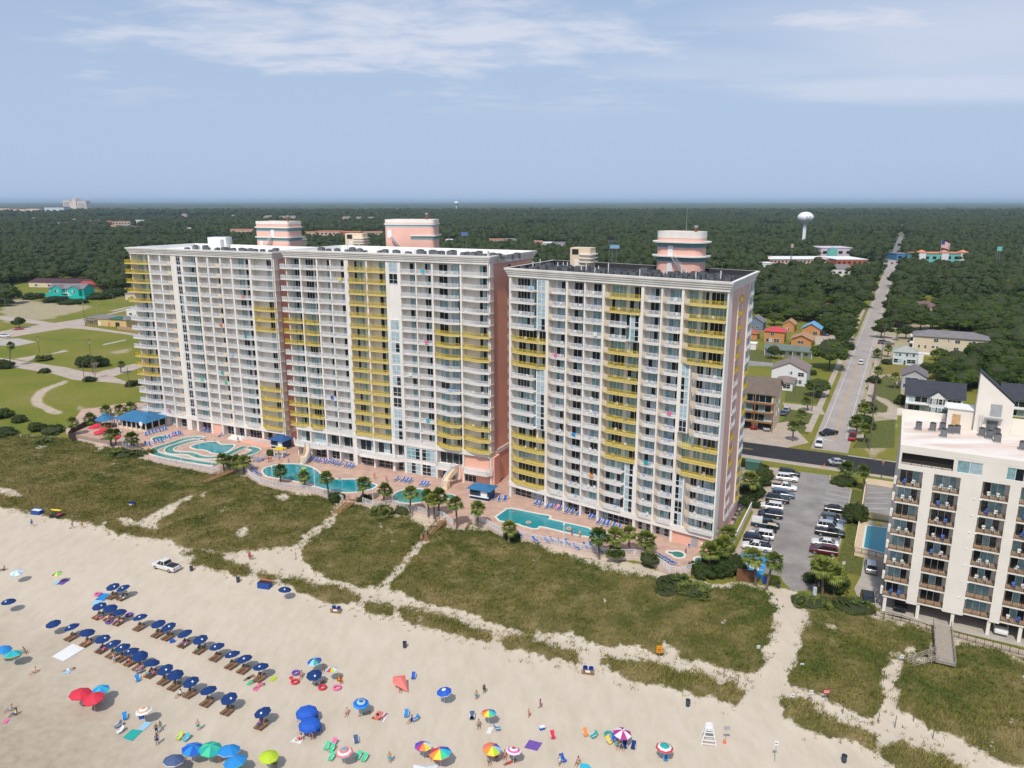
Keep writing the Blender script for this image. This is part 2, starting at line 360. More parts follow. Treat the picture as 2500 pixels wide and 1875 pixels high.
 bp = t.nodes.new('ShaderNodeBump'); bp.inputs['Strength'].default_value = .24; bp.inputs['Distance'].default_value = .12; vo = t.nodes.new('ShaderNodeTexVoronoi'); vo.inputs['Scale'].default_value = 1.3; t.links.new(pos, vo.inputs['Vector']); t.links.new(mth('ADD', noise(.9,6, None, .75), mth('MULTIPLY', mth('MINIMUM', vo.outputs['Distance'], .35), mth('MULTIPLY', noise(.12,3),1.6))), bp.inputs['Height']); t.links.new(bp.outputs[0], b.inputs['Normal'])
 return m
TERR = terrain_mat(); me.materials.append(TERR)
gobj = obj('ground', me, kind='structure'); tag(gobj, 'pale beach sand rising through dunes to lawns behind')
FARG = M('far_ground', (0.045,0.06,0.02),0.95, var=0.4, scale=0.004)
b = MB(); S_ = 90000
b.add([(-S_, -2000,-.35),(S_, -2000,-.35),(S_, S_, -.35),(-S_, S_, -.35)], [(0,1,2,3)], FARG)
tag(b.build('terrain', kind='structure'), 'flat wooded coastal plain reaching to the horizon')
def sheet(name, polys, z, mat, label, kind='structure'):
 b = MB()
 for p in polys:
  if area(p) < 0: p = p[::-1]
  b.add([(x, y, z) for x, y in p], [tuple(range(len(p)))], mat)
 o = b.build(name, kind=kind); tag(o, label); return o
def strip_poly(pts, hw):
 l, r = [], []
 for i, p in enumerate(pts):
  a = pts[max(0, i - 1)]; c = pts[min(len(pts) - 1, i + 1)]; d = math.dist(a, c); n = (-(c[1] - a[1]) / d, (c[0] - a[0]) / d)
  l.append((p[0] + n[0] * hw, p[1] + n[1] * hw)); r.append((p[0] - n[0] * hw, p[1] - n[1] * hw))
 return l, r
def strip(name, pts, hw, z, mat, label, h=0):
 l, r = strip_poly(pts, hw); n = len(pts); b = MB(); vs = [(*p, z) for p in l] + [(*p, z) for p in r]
 b.add(vs, [(i, n + i, n + i + 1, i + 1) for i in range(n - 1)], mat)
 if h:
  vs2 = [(x, y, z - h) for x, y, z in vs]; b.add(vs + vs2, [(i, i + 1,2 * n + i + 1,2 * n + i) for i in range(n - 1)] + [(n + i + 1, n + i, 3 * n + i, 3 * n + i + 1) for i in range(n - 1)], mat)
 o = b.build(name, kind='structure'); tag(o, label); return o
ASPH = M('old_asphalt', (0.37,0.325,0.29),0.9, var=0.14, scale=0.12, stretch=(1,.5,1)); ASPH2 = M('lot_asphalt', (0.27,0.25,0.235),0.9, var=0.25, scale=0.18)
ASPHN = M('fresh_asphalt', (0.028,0.027,0.03),0.85, var=0.25, scale=0.4); PAVE = M('pavement', (0.44,0.36,0.29),0.9, var=0.12, scale=0.3)
LROAD = M('sandy_road', (0.44,0.36,0.30),0.9, var=0.12, scale=0.15); PAINT = M('road_paint', (0.62,0.60,0.57),0.7, var=0.12, scale=0.8); PAINTY = M('yellow_paint', (0.62,0.34,0.05),0.7, var=0.15, scale=0.8)
RDIR = (0.4555,0.890); RN = (0.890,-0.4555)
def rd(s, o=0.0): return (95.5 + RDIR[0] * s + RN[0] * o, 217 + RDIR[1] * s + RN[1] * o)
strip('road', [rd(-9), rd(100), rd(300), rd(700), rd(850)], 5.0,.008, ASPH, 'long straight grey road running inland between trees')
strip('road', [rd(848), rd(1100), rd(1500), rd(2000)], 4.5,.012, M('far_asphalt', (.22,.21,.21),.9, var=.1, scale=.1), 'narrow road continuing inland through the distant wood')
strip('road', [rd(745,-230), rd(745,0), rd(745,330)], 11,.016, ASPH, 'wide main road crossing near the distant shops')
for o in (-3.4,3.4): strip('road_line', [rd(6, o), rd(300, o), rd(720, o)], .09,.02, PAINT, '%s white edge line along the long straight road' % ('left' if o < 0 else 'right'))
for o in (-.14,.14): strip('road_line', [rd(2, o), rd(70, o), rd(140, o)], .06,.02, PAINTY, '%s stripe of the double yellow centre line' % ('left' if o < 0 else 'right'))
for o, nm in ((-7.6, 'left'),(7.2, 'right')): strip('pavement', [rd(8, o), rd(150, o), rd(330, o)], 1.0,.014, PAVE, 'pale concrete footpath along the %s side of the road' % nm)
cb = [(84 - .89 * s, 203 + .454 * s) for s in (-150,-60,-20,0,20,45,70,120)]
strip('road', cb, 6.3,.024, ASPHN, 'freshly laid black asphalt street crossing behind the car park')
for o in (-.3,.3): strip('road_line', [(84 - .89 * s - .454 * o, 203 + .454 * s - .89 * o) for s in (16,40,90)], .09,.03, PAINTY, 'orange centre stripe of the black street, %s one' % ('upper' if o < 0 else 'lower'))
for o, s0, s1, nm in ((6.45,-8,100, 'near'),(6.45,-90,-26, 'near right'),(-6.45,12,100, 'far'),(-6.45,-90,-9, 'far right')):
 strip('kerb', [(84 - .89 * s - .454 * o, 203 + .454 * s - .89 * o) for s in (s0,(s0 + s1) / 2, s1)], .3,.13, CONC, 'pale concrete kerb on the %s side of the black street' % nm, .12)
sheet('pavement', [[(84 - .89 * s - .454 * o, 203 + .454 * s - .89 * o) for s, o in ((-22,6.8),(-22,8.6),(60,8.6),(60,6.8))]], .018, PAVE, 'pale concrete footpath between black street and car park')
b = MB(); st = [rd(1.5,-4.4), rd(1.5,0), rd(2.1,0), rd(2.1,-4.4)]; b.add([(*p, .032) for p in st], [(0,1,2,3)], PAINT); tag(b.build('road_line', kind='structure'), 'white stop line at the end of the long road')
LZ = zm(0,700,5.53)
sheet('road', [gz(LZ, [(-60,950),(170,985),(520,1035),(900,1090),(1160,1150),(1300,1160),(1330,1215),(1530,1215),(1720,1290),(1960,1345),(1960,1375),(1700,1315),(1400,1285),(1150,1272),(960,1250),(700,1170),(160,1085),(-60,1050)])], .008, LROAD, 'pale sandy street along the lawn left of the towers')
sheet('road', [gz(LZ, [(1280,1165),(1440,1120),(1560,1100),(1960,1010),(1960,1075),(1530,1212),(1330,1216)])], .012, LROAD, 'pale side street leading behind the left tower')
sheet('road', [gz(LZ, [(-60,385),(300,425),(740,490),(1150,530),(1500,585),(1880,640),(1880,670),(1500,615),(1100,570),(900,560),(560,515),(300,480),(-60,435)])], .008, LROAD, 'pale street crossing the lawns past the yellow building')
sheet('road', [gz(LZ, [(-60,720),(0,712),(250,665),(640,600),(900,560),(1150,520),(1150,480),(1450,385),(1800,300),(1830,270),(1450,370),(1200,415),(740,490),(560,515),(300,545),(0,605),(-60,615)])], .012, LROAD, 'pale street running inland past the red car')
sheet('concrete_pad', [gz(LZ, [(-60,718),(0,712),(240,695),(500,745),(230,800),(-60,790)])], .006, CONC, 'bare concrete slab in the lawn beside the street')
sheet('concrete_pad', [gz(LZ, [(680,905),(860,855),(935,870),(740,905)])], .006, CONC, 'small bare concrete slab in the middle of the lawn')
sheet('concrete_pad', [gz(LZ, [(1380,778),(1690,712),(1710,722),(1400,790)])], .006, CONC, 'long thin concrete strip lying in the lawn')
sheet('path', [gz(LZ, [(190,975),(480,925),(500,950),(380,1005)])], .006, PAVE, 'short concrete drive from the sandy street')
strip('path', gz(LZ, [(1400,1135),(1560,1098),(1960,1012)]),.5,.02, PAVE, 'concrete footpath beside the side street')
strip('path', gz(LZ, [(0,130),(220,135),(420,115),(640,105)]),2.2,.008, LROAD, 'sandy lane in front of the turquoise house')
strip('path', gz(LZ, [(1500,330),(1750,275),(1900,250)]),2.0,.02, LROAD, 'pale lane behind the yellow building')
# car park
PK = zm(1600,1100,3.687)
sheet('car_park', [gz(PK, [(930,600),(1060,420),(1180,190),(1310,190),(1575,225),(1575,300),(1760,350),(1720,590),(1650,860),(1600,980),(1430,1000),(1440,1120),(1450,1250),(1240,1270),(1150,1180),(1130,1130),(960,1100),(1000,960),(730,1000),(700,960),(820,800)])], .008, ASPH2, 'worn grey asphalt car park beside the right tower')
sheet('pavement', [gz(PK, [(745,110),(1110,160),(1320,195),(1180,192),(1060,420),(930,600),(860,530),(740,490),(735,300)])], .006, PAVE, 'beige concrete between the right tower, hedges and street')
sheet('path', [gz(PK, [(680,950),(740,860),(860,600),(1000,330),(1130,160),(1180,190),(1060,420),(930,600),(820,800),(735,985)])], .014, PAVE, 'beige concrete walk along the left edge of the car park')
strip('kerb', gz(PK, [(1575,225),(1570,265),(1620,305),(1765,350),(1720,590),(1650,880),(1590,985),(1410,1000),(1350,960)]),.14,.12, CONC, 'pale kerb along the right edge of the car park', .12)
sheet('parking_bay', [gz(PK, [(790,905),(1010,965),(960,1160),(730,1085)])], .016, M('blue_paint', (.03,.24,.48),.7, var=.25, scale=.6), 'bright blue painted parking bay with white hatching')
b = MB()
for k in range(6):
 p0, p1 = PK(770 + k * 8 - 10 + 25 * k, 955 + 6 * k + 10), PK(735 + 38 * k, 1020 + 12 * k)
 a, c = G(*p0), G(*p1); l_, r_ = strip_poly([a, c], .13); b.add([(*l_[0], .021),(*r_[0], .021),(*r_[1], .021),(*l_[1], .021)], [(0,1,2,3)], PAINT)
for pr in ([(765,965),(980,1035)], [(735,1025),(970,1080)]):
 a, c = [G(*PK(*q)) for q in pr]; l_, r_ = strip_poly([a, c], .13); b.add([(*l_[0], .025),(*r_[0], .025),(*r_[1], .025),(*l_[1], .025)], [(0,1,2,3)], PAINT)
tag(b.build('bay_hatching', kind='structure'), 'white hatching lines on the blue parking bay')
for i, (a, c) in enumerate([((1545,345),(1755,380)),((1530,385),(1750,425)),((1515,425),(1740,465)),((1500,465),(1730,503)),((1490,508),(1720,548)),((1395,775),(1640,830)),((1385,825),(1560,850)),((1130,510),(1180,520)),((1080,635),(1140,650)),((1250,260),(1320,270))]):
 strip('bay_line', [G(*PK(*a)), G(*PK(*c))], .07,.021, PAINT, 'white bay line in the car park, %s from the street' % ordw(i + 1))
for nm, pl, lb in (('verge', [(1770,350),(1870,370),(1840,600),(1800,860),(1870,960),(1850,1130),(1690,1100),(1640,980),(1700,800)], 'strip of lawn between car park and right pool'),
    ('verge', [(1350,960),(1590,990),(1640,900),(1420,940)], 'small planted island at the lower car park edge')):
 sheet(nm, [gz(PK, pl)], .010, M('lawn_turf', (.10,.11,.02),.95, var=.45, scale=1.2), lb)
# island by the entrance and round the sedan row
sheet('verge', [gz(PK, [(1575,235),(1730,215),(1830,250),(1800,330),(1640,310)])], .06, MATS['lawn_turf'], 'kerbed planting island at the car park entrance')
sheet('verge', [gz(PK, [(1465,600),(1500,570),(1720,590),(1715,610),(1530,600)])], .06, MATS['lawn_turf'], 'narrow grass island between the parked cars')
# drive under the white block, its pool terrace and small lot
sheet('drive', [gz(PK, [(1880,970),(2060,960),(2050,1420),(1850,1400),(1790,1240),(1850,1130)])], .012, CONC, 'concrete drive beside the white apartment block')
sheet('car_park', [gz(PK, [(1900,290),(2130,330),(2110,590),(1870,560)])], .012, ASPH2, 'small fenced car park behind the right pool')
for i in range(4): strip('bay_line', [G(*PK(1905 - 10 * i, 380 + 48 * i)), G(*PK(2100,378 + 48 * i))], .07,.018, PAINT, 'white bay line in the small fenced car park, %s from the street' % ordw(i + 1))
# gardens and drives inland
SZ = zm(1780,560,3.072)
for nm, pl, mt, lb in (
 ('drive', [(85,1500),(440,1440),(560,1560),(600,1600),(420,1640),(85,1580)], PAVE, 'concrete forecourt of the brown balcony block'),
 ('drive', [(400,1300),(690,1330),(720,1390),(640,1385),(420,1340)], PAVE, 'concrete drive beside the clipped round tree'),
 ('drive', [(130,985),(330,1000),(330,1030),(130,1020)], ASPH2, 'grey drive in front of the green-roofed motel'),
 ('drive', [(1095,1240),(1190,1290),(1270,1340),(1260,1430),(1110,1400),(1110,1380),(1200,1370),(1190,1320),(1090,1260)], PAVE, 'curving concrete drive of the dark-roofed house'),
 ('drive', [(640,800),(800,790),(800,860),(650,880)], PAVE, 'pale yard between the orange cottages'),
 ('drive', [(1095,790),(1250,800),(1220,880),(1080,880)], PAVE, 'parking apron in front of the pale house'),
 ('lawn', [(430,1150),(590,1180),(720,1230),(690,1310),(420,1290)], MATS['lawn_turf'], 'lawn in front of the white gabled house'),
 ('lawn', [(370,1460),(480,1340),(650,1370),(590,1540),(470,1520)], MATS['lawn_turf'], 'lawn beside the brown balcony block'),
 ('lawn', [(140,890),(330,920),(320,1000),(140,980)], MATS['lawn_turf'], 'lawn in front of the green-roofed motel'),
 ('lawn', [(1020,1190),(1180,1090),(1290,1190),(1280,1330),(1180,1270),(1060,1240)], MATS['lawn_turf'], 'bright lawn beside the dark-roofed house'),
 ('lawn', [(985,1280),(1080,1260),(1190,1330),(1180,1380),(1000,1350)], MATS['lawn_turf'], 'bright lawn island inside the curving drive'),
 ('lawn', [(1080,1440),(1250,1425),(1240,1640),(920,1640)], MATS['lawn_turf'], 'bright lawn behind the white apartment block'),
 ('lawn', [(1070,1000),(1220,1010),(1550,1030),(1530,1080),(1080,1090)], M('dry_turf', (.20,.165,.035),.95, var=.35, scale=.8), 'dry lawn in front of the pale house')):
 sheet(nm, [gz(SZ, pl)], .010 if mt is not PAVE else .015, mt, lb)
# ---------------------------------------------------------------- dune grass
def dune_grass():
 rs = np.random.RandomState(3); xs, ys = [], []
 for p in DUNES:
  px_ = np.array(p); x0, y0 = px_.min(0) - 2; x1, y1 = px_.max(0) + 2; n = int((x1 - x0) * (y1 - y0) * 4.6)
  x = rs.uniform(x0, x1, n); y = rs.uniform(y0, y1, n); k = (np.abs(x / y) < .93)
  x, y = x[k], y[k]; xs.append(x); ys.append(y)
 x = np.concatenate(xs); y = np.concatenate(ys); h, v = hterr(x, y); keep = (v > .5) & (rs.rand(len(x)) < .9) & ~inpoly(x, y, LAND)
 r_i = np.clip(np.log(np.maximum(y, 42.1) / 42) / np.log(760 / 42) * (nr - 1),0, nr - 1).astype(int); c_i = np.clip((x / y + .95) / 1.9 * (na - 1),0, na - 1).astype(int); nv = NEARV[r_i, c_i]
 keep &= rs.rand(len(x)) < np.clip(nv * 1.7,.25,1)
 sparse = (v < .5) & (rs.rand(len(x)) < np.clip(nv - .03,0,1) * .3); keep = keep | (sparse & ~inpoly(x, y, LAND)); x, y, h = x[keep], y[keep], h[keep]
 n = len(x); K = 7; big = .36 + .28 * fbm(x, y, 11,21) + rs.rand(n) * .24
 big = np.clip(big, .22,.85)
 a = rs.rand(n, K) * 6.283; ln = (big[:, None] * rs.uniform(.6,1.15,(n, K))); lean = rs.uniform(.25,.95,(n, K)); w = .035 + .04 * rs.rand(n, K)
 bx_ = x[:, None] + rs.normal(0,.2,(n, K)); by_ = y[:, None] + rs.normal(0,.2,(n, K)); ca, sa = np.cos(a), np.sin(a)
 wind = .25
 tip = np.stack([bx_ + ca * ln * lean + wind * ln, by_ + sa * ln * lean, h[:, None] + ln * .8 + 0 * ca], -1)
 l_ = np.stack([bx_ - sa * w, by_ + ca * w, h[:, None] - .05 + 0 * ca], -1); r_ = np.stack([bx_ + sa * w, by_ - ca * w, h[:, None] - .05 + 0 * ca], -1)
 v3 = np.stack([l_, r_, tip], 2).reshape(-1,3); me = bpy.data.meshes.new('dune_grass'); nt_ = len(v3) // 3
 me.vertices.add(len(v3)); me.vertices.foreach_set('co', v3.ravel().astype(np.float32)); me.loops.add(len(v3)); me.loops.foreach_set('vertex_index', np.arange(len(v3)))
 me.polygons.add(nt_); me.polygons.foreach_set('loop_start', np.arange(0, len(v3),3)); me.update()
 m = bpy.data.materials.new('dune_grass'); m.use_nodes = True; t = m.node_tree; b = t.nodes['Principled BSDF']; b.inputs['Roughness'].default_value = .8; b.inputs['Specular IOR Level'].default_value = .2
 g = t.nodes.new('ShaderNodeNewGeometry'); r1 = t.nodes.new('ShaderNodeValToRGB'); e = r1.color_ramp.elements
 e[0].position = 0; e[0].color = (.068,.110,.017,1); e[1].position = .95; e[1].color = (.31,.245,.095,1); k = e.new(.5); k.color = (.175,.168,.036,1)
 n1 = t.nodes.new('ShaderNodeTexNoise'); n1.inputs['Scale'].default_value = .11; n1.inputs['Detail'].default_value = 5; t.links.new(g.outputs['Position'], n1.inputs['Vector'])
 ad = t.nodes.new('ShaderNodeMath'); ad.operation = 'MULTIPLY_ADD'; ad.inputs[1].default_value = .45; t.links.new(g.outputs['Random Per Island'], ad.inputs[0])
 sb = t.nodes.new('ShaderNodeMath'); sb.operation = 'MULTIPLY_ADD'; sb.inputs[1].default_value = 2.2; sb.inputs[2].default_value = -.85; t.links.new(n1.outputs[0], sb.inputs[0]); dp = t.nodes.new('ShaderNodeVectorMath'); dp.operation = 'DOT_PRODUCT'; dp.inputs[1].default_value = (.51,.86,0); t.links.new(g.outputs['Position'], dp.inputs[0]); gr = t.nodes.new('ShaderNodeMapRange'); gr.inputs[1].default_value = 92; gr.inputs[2].default_value = 132; gr.inputs[3].default_value = .26; gr.inputs[4].default_value = -.34; t.links.new(dp.outputs['Value'], gr.inputs[0]); s2 = t.nodes.new('ShaderNodeMath'); t.links.new(sb.outputs[0], s2.inputs[0]); t.links.new(gr.outputs[0], s2.inputs[1]); t.links.new(s2.outputs[0], ad.inputs[2])
 t.links.new(ad.outputs[0], r1.inputs[0]); t.links.new(r1.outputs[0], b.inputs['Base Color'])
 me.materials.append(m); o = obj('dune_grass', me, kind='stuff'); tag(o, 'olive and straw coloured grass covering the sand dunes', 'grass'); print('dune tufts', n)
dune_grass()
# ================================================================= the three resort towers
PLASTIC = [M('chair_white', (0.75,0.75,0.74),0.4), M('chair_blue', (0.10,0.20,0.55),0.4), M('chair_tan', (0.55,0.42,0.22),0.4)]
def chair_mesh():
 b = MB(); w = PLASTIC[0]
 b.bx(-.24,.24,-.22,.24,.38,.43, w); b.bx(-.25,.25,.22,.27,.43,.92, w)
 for x in (-.21,.21):
  b.bx(x - .03, x + .03,-.2,-.14,0,.62, w); b.bx(x - .03, x + .03,.18,.24,0,.4, w); b.bx(x - .04, x + .04,-.22,.24,.6,.65, w)
 return b.mesh('plastic_chair')
CHAIR = chair_mesh(); NCHAIR = [0]
def railing_mesh(path, mat, h=1.05, pick=0.10, pw=0.045):
 b = MB()
 for (p, q) in zip(path, path[1:]):
  b.bar((*p, h),(*q, h),.07,.06, mat); b.bar((*p, .12),(*q, .12),.05,.05, mat)
  l = math.dist(p, q); n = max(1, int(l / pick)); k = max(1, round(l / 1.4))
  for i in range(n + 1):
   t = i / n; x, y = p[0] + (q[0] - p[0]) * t, p[1] + (q[1] - p[1]) * t
   b.tube((x, y, .12),(x, y, h), pw / 2, pw / 2, mat, 4, cap=False)
  for i in range(k + 1):
   t = i / k; b.box((p[0] + (q[0] - p[0]) * t, p[1] + (q[1] - p[1]) * t, h / 2 + .02),(.075,.075, h + .03), mat)
 return b.flip().mesh('railing')
def door_mesh(x0, x1, h, rnd, groups=None):
 """sliding doors in a back wall: frames and panes, some with the curtain drawn"""
 b = MB(); groups = groups or [(x0, x1)]
 for (a, c) in groups:
  n = max(2, round((c - a) / 0.95)); pw = (c - a) / n
  b.bx(a - .06, a, -.02,.09,0, h, RAILW); b.bx(c, c + .06,-.02,.09,0, h, RAILW); b.bx(a - .06, c + .06,-.02,.09, h, h + .07, RAILW)
  st = rnd.random()
  for i in range(n):
   g = GLASS if rnd.random() < (0.5 if st < .5 else .12 if st < .88 else .85) else (CURT if rnd.random() < .65 else CURT2)
   b.bx(a + i * pw + .03, a + (i + 1) * pw - .03,0.0,.05,.05, h - .02, g)
   if i: b.bx(a + i * pw - .03, a + i * pw + .03,-.01,.08,.0, h, RAILW)
 return b.flip().mesh('sliding_door')
def window_mesh(w, h, nx=2, zs=(0.34,), dark=0.5, rnd=random, frame=.07):
 b = MB()
 for x in (0, w): b.bx(x - frame / 2, x + frame / 2,-.04,.08,0, h, RAILW)
 for z in (0, h): b.bx(-frame / 2, w + frame / 2,-.045,.085, z - frame / 2, z + frame / 2, RAILW)
 zz = [0] + [h * z for z in zs] + [h]
 for i in range(nx):
  cm = GLASS if rnd.random() < dark else (CURT2 if rnd.random() < .7 else CURT)
  for z0, z1 in zip(zz, zz[1:]): b.bx(w * i / nx + .02, w * (i + 1) / nx - .02,-.03,.02, z0 + .02, z1 - .02, cm)
  if i: b.bx(w * i / nx - frame / 2, w * i / nx + frame / 2,-.035,.07,0, h, RAILW)
 for z in zz[1:-1]: b.bx(0, w, -.038,.075, z - .03, z + .03, RAILW)
 return b.flip().mesh('window')
class Tower: pass
def sweep_ring(b, poly, prof, mat):
 """prof: list of (offset, z); rings joined around the closed polygon"""
 rings = [[(x, y, z) for x, y in offset_poly(poly, o)] for o, z in prof]; n = len(poly)
 vs = [p for r in rings for p in r]
 fs = [(k * n + i, k * n + (i + 1) % n, (k + 1) * n + (i + 1) % n, (k + 1) * n + i) for k in range(len(prof) - 1) for i in range(n)]
 b.add(vs, fs, mat)
def make_tower(name, label, tname, foot, front, zroof, nrows, fh, base, sidemat, roofmat, inner, bays, wide_pillars=()):
 """foot: CCW plan polygon; front: its two facade corners; bays: list of dicts with px range at the top row"""
 T = Tower(); rnd = random.Random(hash(label) % 1000 if False else len(label)); T.root = thing(name, label, 'apartment tower', (foot[0][0], foot[0][1], 0)); ox, oy = foot[0]
 r = T.root; D = 1.75; p, q = front; ang = math.atan2(q[1] - p[1], q[0] - p[0]); T.ang = ang
 ux, uy = math.cos(ang), math.sin(ang); nx, ny = uy, -ux                     # outward normal (towards the sea)
 ztop = zroof - 1.9; z0 = ztop - nrows * fh; T.z0 = z0; T.fh = fh
 loc = lambda u, n, z: (p[0] + ux * u + nx * n - ox, p[1] + uy * u + ny * n - oy, z)
 W = math.dist(p, q); T.loc = loc; T.W = W
 # core: recessed back wall with coloured flanks
 b = MB(); fp = [(x - ox, y - oy) for x, y in foot]
 inn = []
 for (x, y) in fp:
  on_front = abs((x + ox - p[0]) * nx + (y + oy - p[1]) * ny) < 0.6
  inn.append((x - nx * D, y - ny * D) if on_front else (x, y))
 n = len(inn)
 for i in range(n):
  a, c = inn[i], inn[(i + 1) % n]; m = WHITE if i == 0 else sidemat
  b.add([(*a, 0.0),(*c, 0.0),(*c, ztop + .4),(*a, ztop + .4)], [(0,1,2,3)], m)
 b.build('wall', r)
 b = MB(); b.add([(*a, ztop + .35) for a in offset_poly(fp, .1)], [tuple(range(n))], WHITE)
 b.build('soffit', r)
 # cornice and parapet
 b = MB(); sweep_ring(b, fp, [(.05, ztop - .02),(.3, ztop),(.3, ztop + .55),(.5, ztop + .6),(.5, ztop + .95),(.72, ztop + 1.05),(.72, ztop + 1.3),(.95, ztop + 1.5),(1.0, ztop + 1.9),(.35, ztop + 1.92)], WHITE)
 b.build('cornice', r)
 b = MB(); sweep_ring(b, fp, [(.35, ztop + 1.921),(.0, ztop + 1.93),(-.05, ztop + 1.9),(-.08, ztop + .9)], inner); b.build('parapet', r)
 b = MB(); b.add([(*a, ztop + .95) for a in offset_poly(fp, -.05)], [tuple(range(n))], roofmat); b.build('roof', r); T.zr = ztop + .95
 # bays
 U = lambda px, py=640: sum((onseg(px, py, p, q)[k] - p[k]) * (ux, uy)[k] for k in (0,1))
 pil = MB()
 edges = sorted(set([round(U(e),2) for bay in bays for e in bay['px']]))
 T.bays = []
 for bi, bay in enumerate(bays):
  u0, u1 = U(bay['px'][0]), U(bay['px'][1]); w = u1 - u0; T.bays.append((u0, u1)); kind = bay.get('kind', 'bal'); sty = bay.get('sty', 'F')
  rows = range(nrows)
  if kind == 'win':
   for row in rows:
    if row in bay.get('skip', ()): continue
    me = bay.setdefault('_m', {}); key = rnd.randrange(3)
    if key not in me: me[key] = window_mesh(w - .5, fh - .45,2,(0.38,0.88) if key else (0.38,),.45, rnd)
    obj('window', me[key], r, loc(u0 + .25,.02, z0 + (nrows - 1 - row) * fh + .25), ang)
   continue
  pr = bay.get('proj', .45)
  def path(wd, st, k=1):
   if st == 'L': return [(0.05,0.05),(min(1.5, wd * .28), pr),(wd - .02, pr * .9)]
   if st == 'R': return [(0.02, pr * .9),(wd - min(1.5, wd * .28), pr),(wd - .05,.05)]
   if st == 'B': return [(0.0,.05),(wd * .2, pr),(wd * .8, pr),(wd, .05)]
   if st == 'V': return [(0.0,.05),(wd * .55, pr * 1.6),(wd, pr)]
   if st == 'LW': return [(-1.9,-1.2),(-1.9, pr),(wd * .55, pr),(wd, .1)]
   return [(0.0, pr),(wd, pr)]
  cache = {}
  for row in rows:
   if row in bay.get('skip', ()): continue
   yel = row in bay.get('yel', ()); uu0, uu1, st = u0, u1, sty
   if row in bay.get('narrow', {}):
    fr = bay['narrow'][row]; uu0, uu1 = u0 + fr[0] * w, u0 + fr[1] * w; st = bay.get('nsty', sty)
   wd = uu1 - uu0; key = (round(uu0,2), round(uu1,2), st); zf = z0 + (nrows - 1 - row) * fh
   if key not in cache:
    pa = path(wd, st); slab = []
    for em in (WHITE, SLABY):
     s = MB(); poly = [(0.0,-D + .02),(wd, -D + .02)] if st != 'LW' else [(-1.9,-1.2),(0,-1.2),(0,-D + .02),(wd, -D + .02)]
     poly = poly + [pt for pt in pa[::-1] if pt not in poly]
     s.prism(poly, -.2,.02, em)
     seg = {'L': (0,1), 'R': (1,2)}.get(st)
     if seg and em is WHITE or (seg and bay.get('creamy')):
      a, c = pa[seg[0]], pa[seg[1]]; s.bar((*a, .55),(*c, .55),.12,1.06, CREAM)
     slab.append(s.flip().mesh('balcony'))
    rp = pa
    if st == 'L' and not bay.get('creamy'): rpw = pa[1:]
    elif st == 'R' and not bay.get('creamy'): rpw = pa[:2]
    elif st == 'L': rpw = pa[1:]
    elif st == 'R': rpw = pa[:2]
    else: rpw = pa
    rails = [railing_mesh(rpw, RAILW), railing_mesh(rp if not bay.get('creamy') else rpw, RAILY, pick=.135, pw=.04)]
    doors = []
    for k in range(4):
     g = bay.get('doors', [(.12,.95)]); g = [(max(.3, a * wd), min(wd - .25, c * wd)) for a, c in g]
     doors.append(door_mesh(0,0, fh - .55, rnd, g))
    cache[key] = (slab, rails, doors)
   slab, rails, doors = cache[key]
   bo = obj('balcony', slab[1 if yel else 0], r, loc(uu0,0, zf), ang)
   obj('railing', rails[1 if yel else 0], bo); obj('sliding_door', rnd.choice(doors), bo, (0, D - .04,.04))
   if bay.get('chairs') and rnd.random() < bay['chairs']:
    for ci in range(2):
     if rnd.random() < .3: continue
     cx_ = wd * (.35 + .33 * ci) + rnd.uniform(-.3,.3); lp = Vector(loc(uu0 + cx_, -.55 + rnd.uniform(-.2,.2), zf + .03)) + Vector((ox, oy, 0))
     cm = rnd.choice((0,0,0,1,1,2)); NCHAIR[0] += 1
     obj('plastic_chair', CHAIR, None, lp, ang + rnd.uniform(-.6,.6) + (math.pi if rnd.random() < .5 else 0),
      '%s plastic chair, %s one on the %s balcony down, bay %s of %s' % (('white', 'blue', 'tan')[cm], ('left', 'right')[ci], ORD[row + 1], ('one two three four five six seven eight nine ten eleven'.split())[bi], tname), 'chair', 'chairs on the tower balconies', mat=PLASTIC[cm])
   nw = row in bay.get('narrow', {})
   if nw and 'glass' in bay:
    ga, gb = bay['glass']; me = bay.setdefault('_g', {}); k2 = rnd.randrange(3); gw = (gb - ga) * w
    if k2 not in me: me[k2] = window_mesh(gw - .5, fh - .3,2,(0.38,) if k2 else (0.38,.9),.4, rnd)
    obj('window', me[k2], r, loc(u0 + ga * w + .25,.03, zf + .15), ang)
    bw = MB(); bw.bx(.0, gw, -D, -.02,-.1, fh - .1, WHITE); bw.bx(0,.24,-.02,.06,-.1, fh - .1, WHITE); bw.bx(gw - .24, gw, -.02,.06,-.1, fh - .1, WHITE)
    bw.flip().build('window_surround', r, loc=loc(u0 + ga * w, 0, zf), rz=ang)
 # pillars between the bays and blank wall strips
 bs = sorted(T.bays); marks = [(0.0 - .05, bs[0][0])] + [(a[1], c[0]) for a, c in zip(bs, bs[1:])] + [(bs[-1][1], W + .05)]
 for (a, c) in marks:
  if c - a < .24: m_ = (a + c) / 2; a, c = m_ - .17, m_ + .17
  b = MB(); b.bx(0, c - a, -D - .02,.06 if c - a < .8 else .12,0, ztop - DECK + .02, WHITE); b.flip().build('pillar', r, loc=loc(a, 0, DECK), rz=ang)
 for bay, (u0, u1) in zip(bays, T.bays):
  if bay.get('kind') == 'win':
   b = MB(); b.bx(0, u1 - u0,-D, -.03,0, nrows * fh + .02, WHITE); b.flip().build('window_backing', r, loc=loc(u0,0, z0), rz=ang)
 # skirt band under the lowest balconies
 b = MB(); b.bx(-.05, W + .05,-D - 1,.22, z0 - 1.25, z0 - .02, WHITE); b.flip().build('skirt', r, loc=loc(0,0,0), rz=ang)
 T.foot = foot; T.front = front; T.D = D; return T
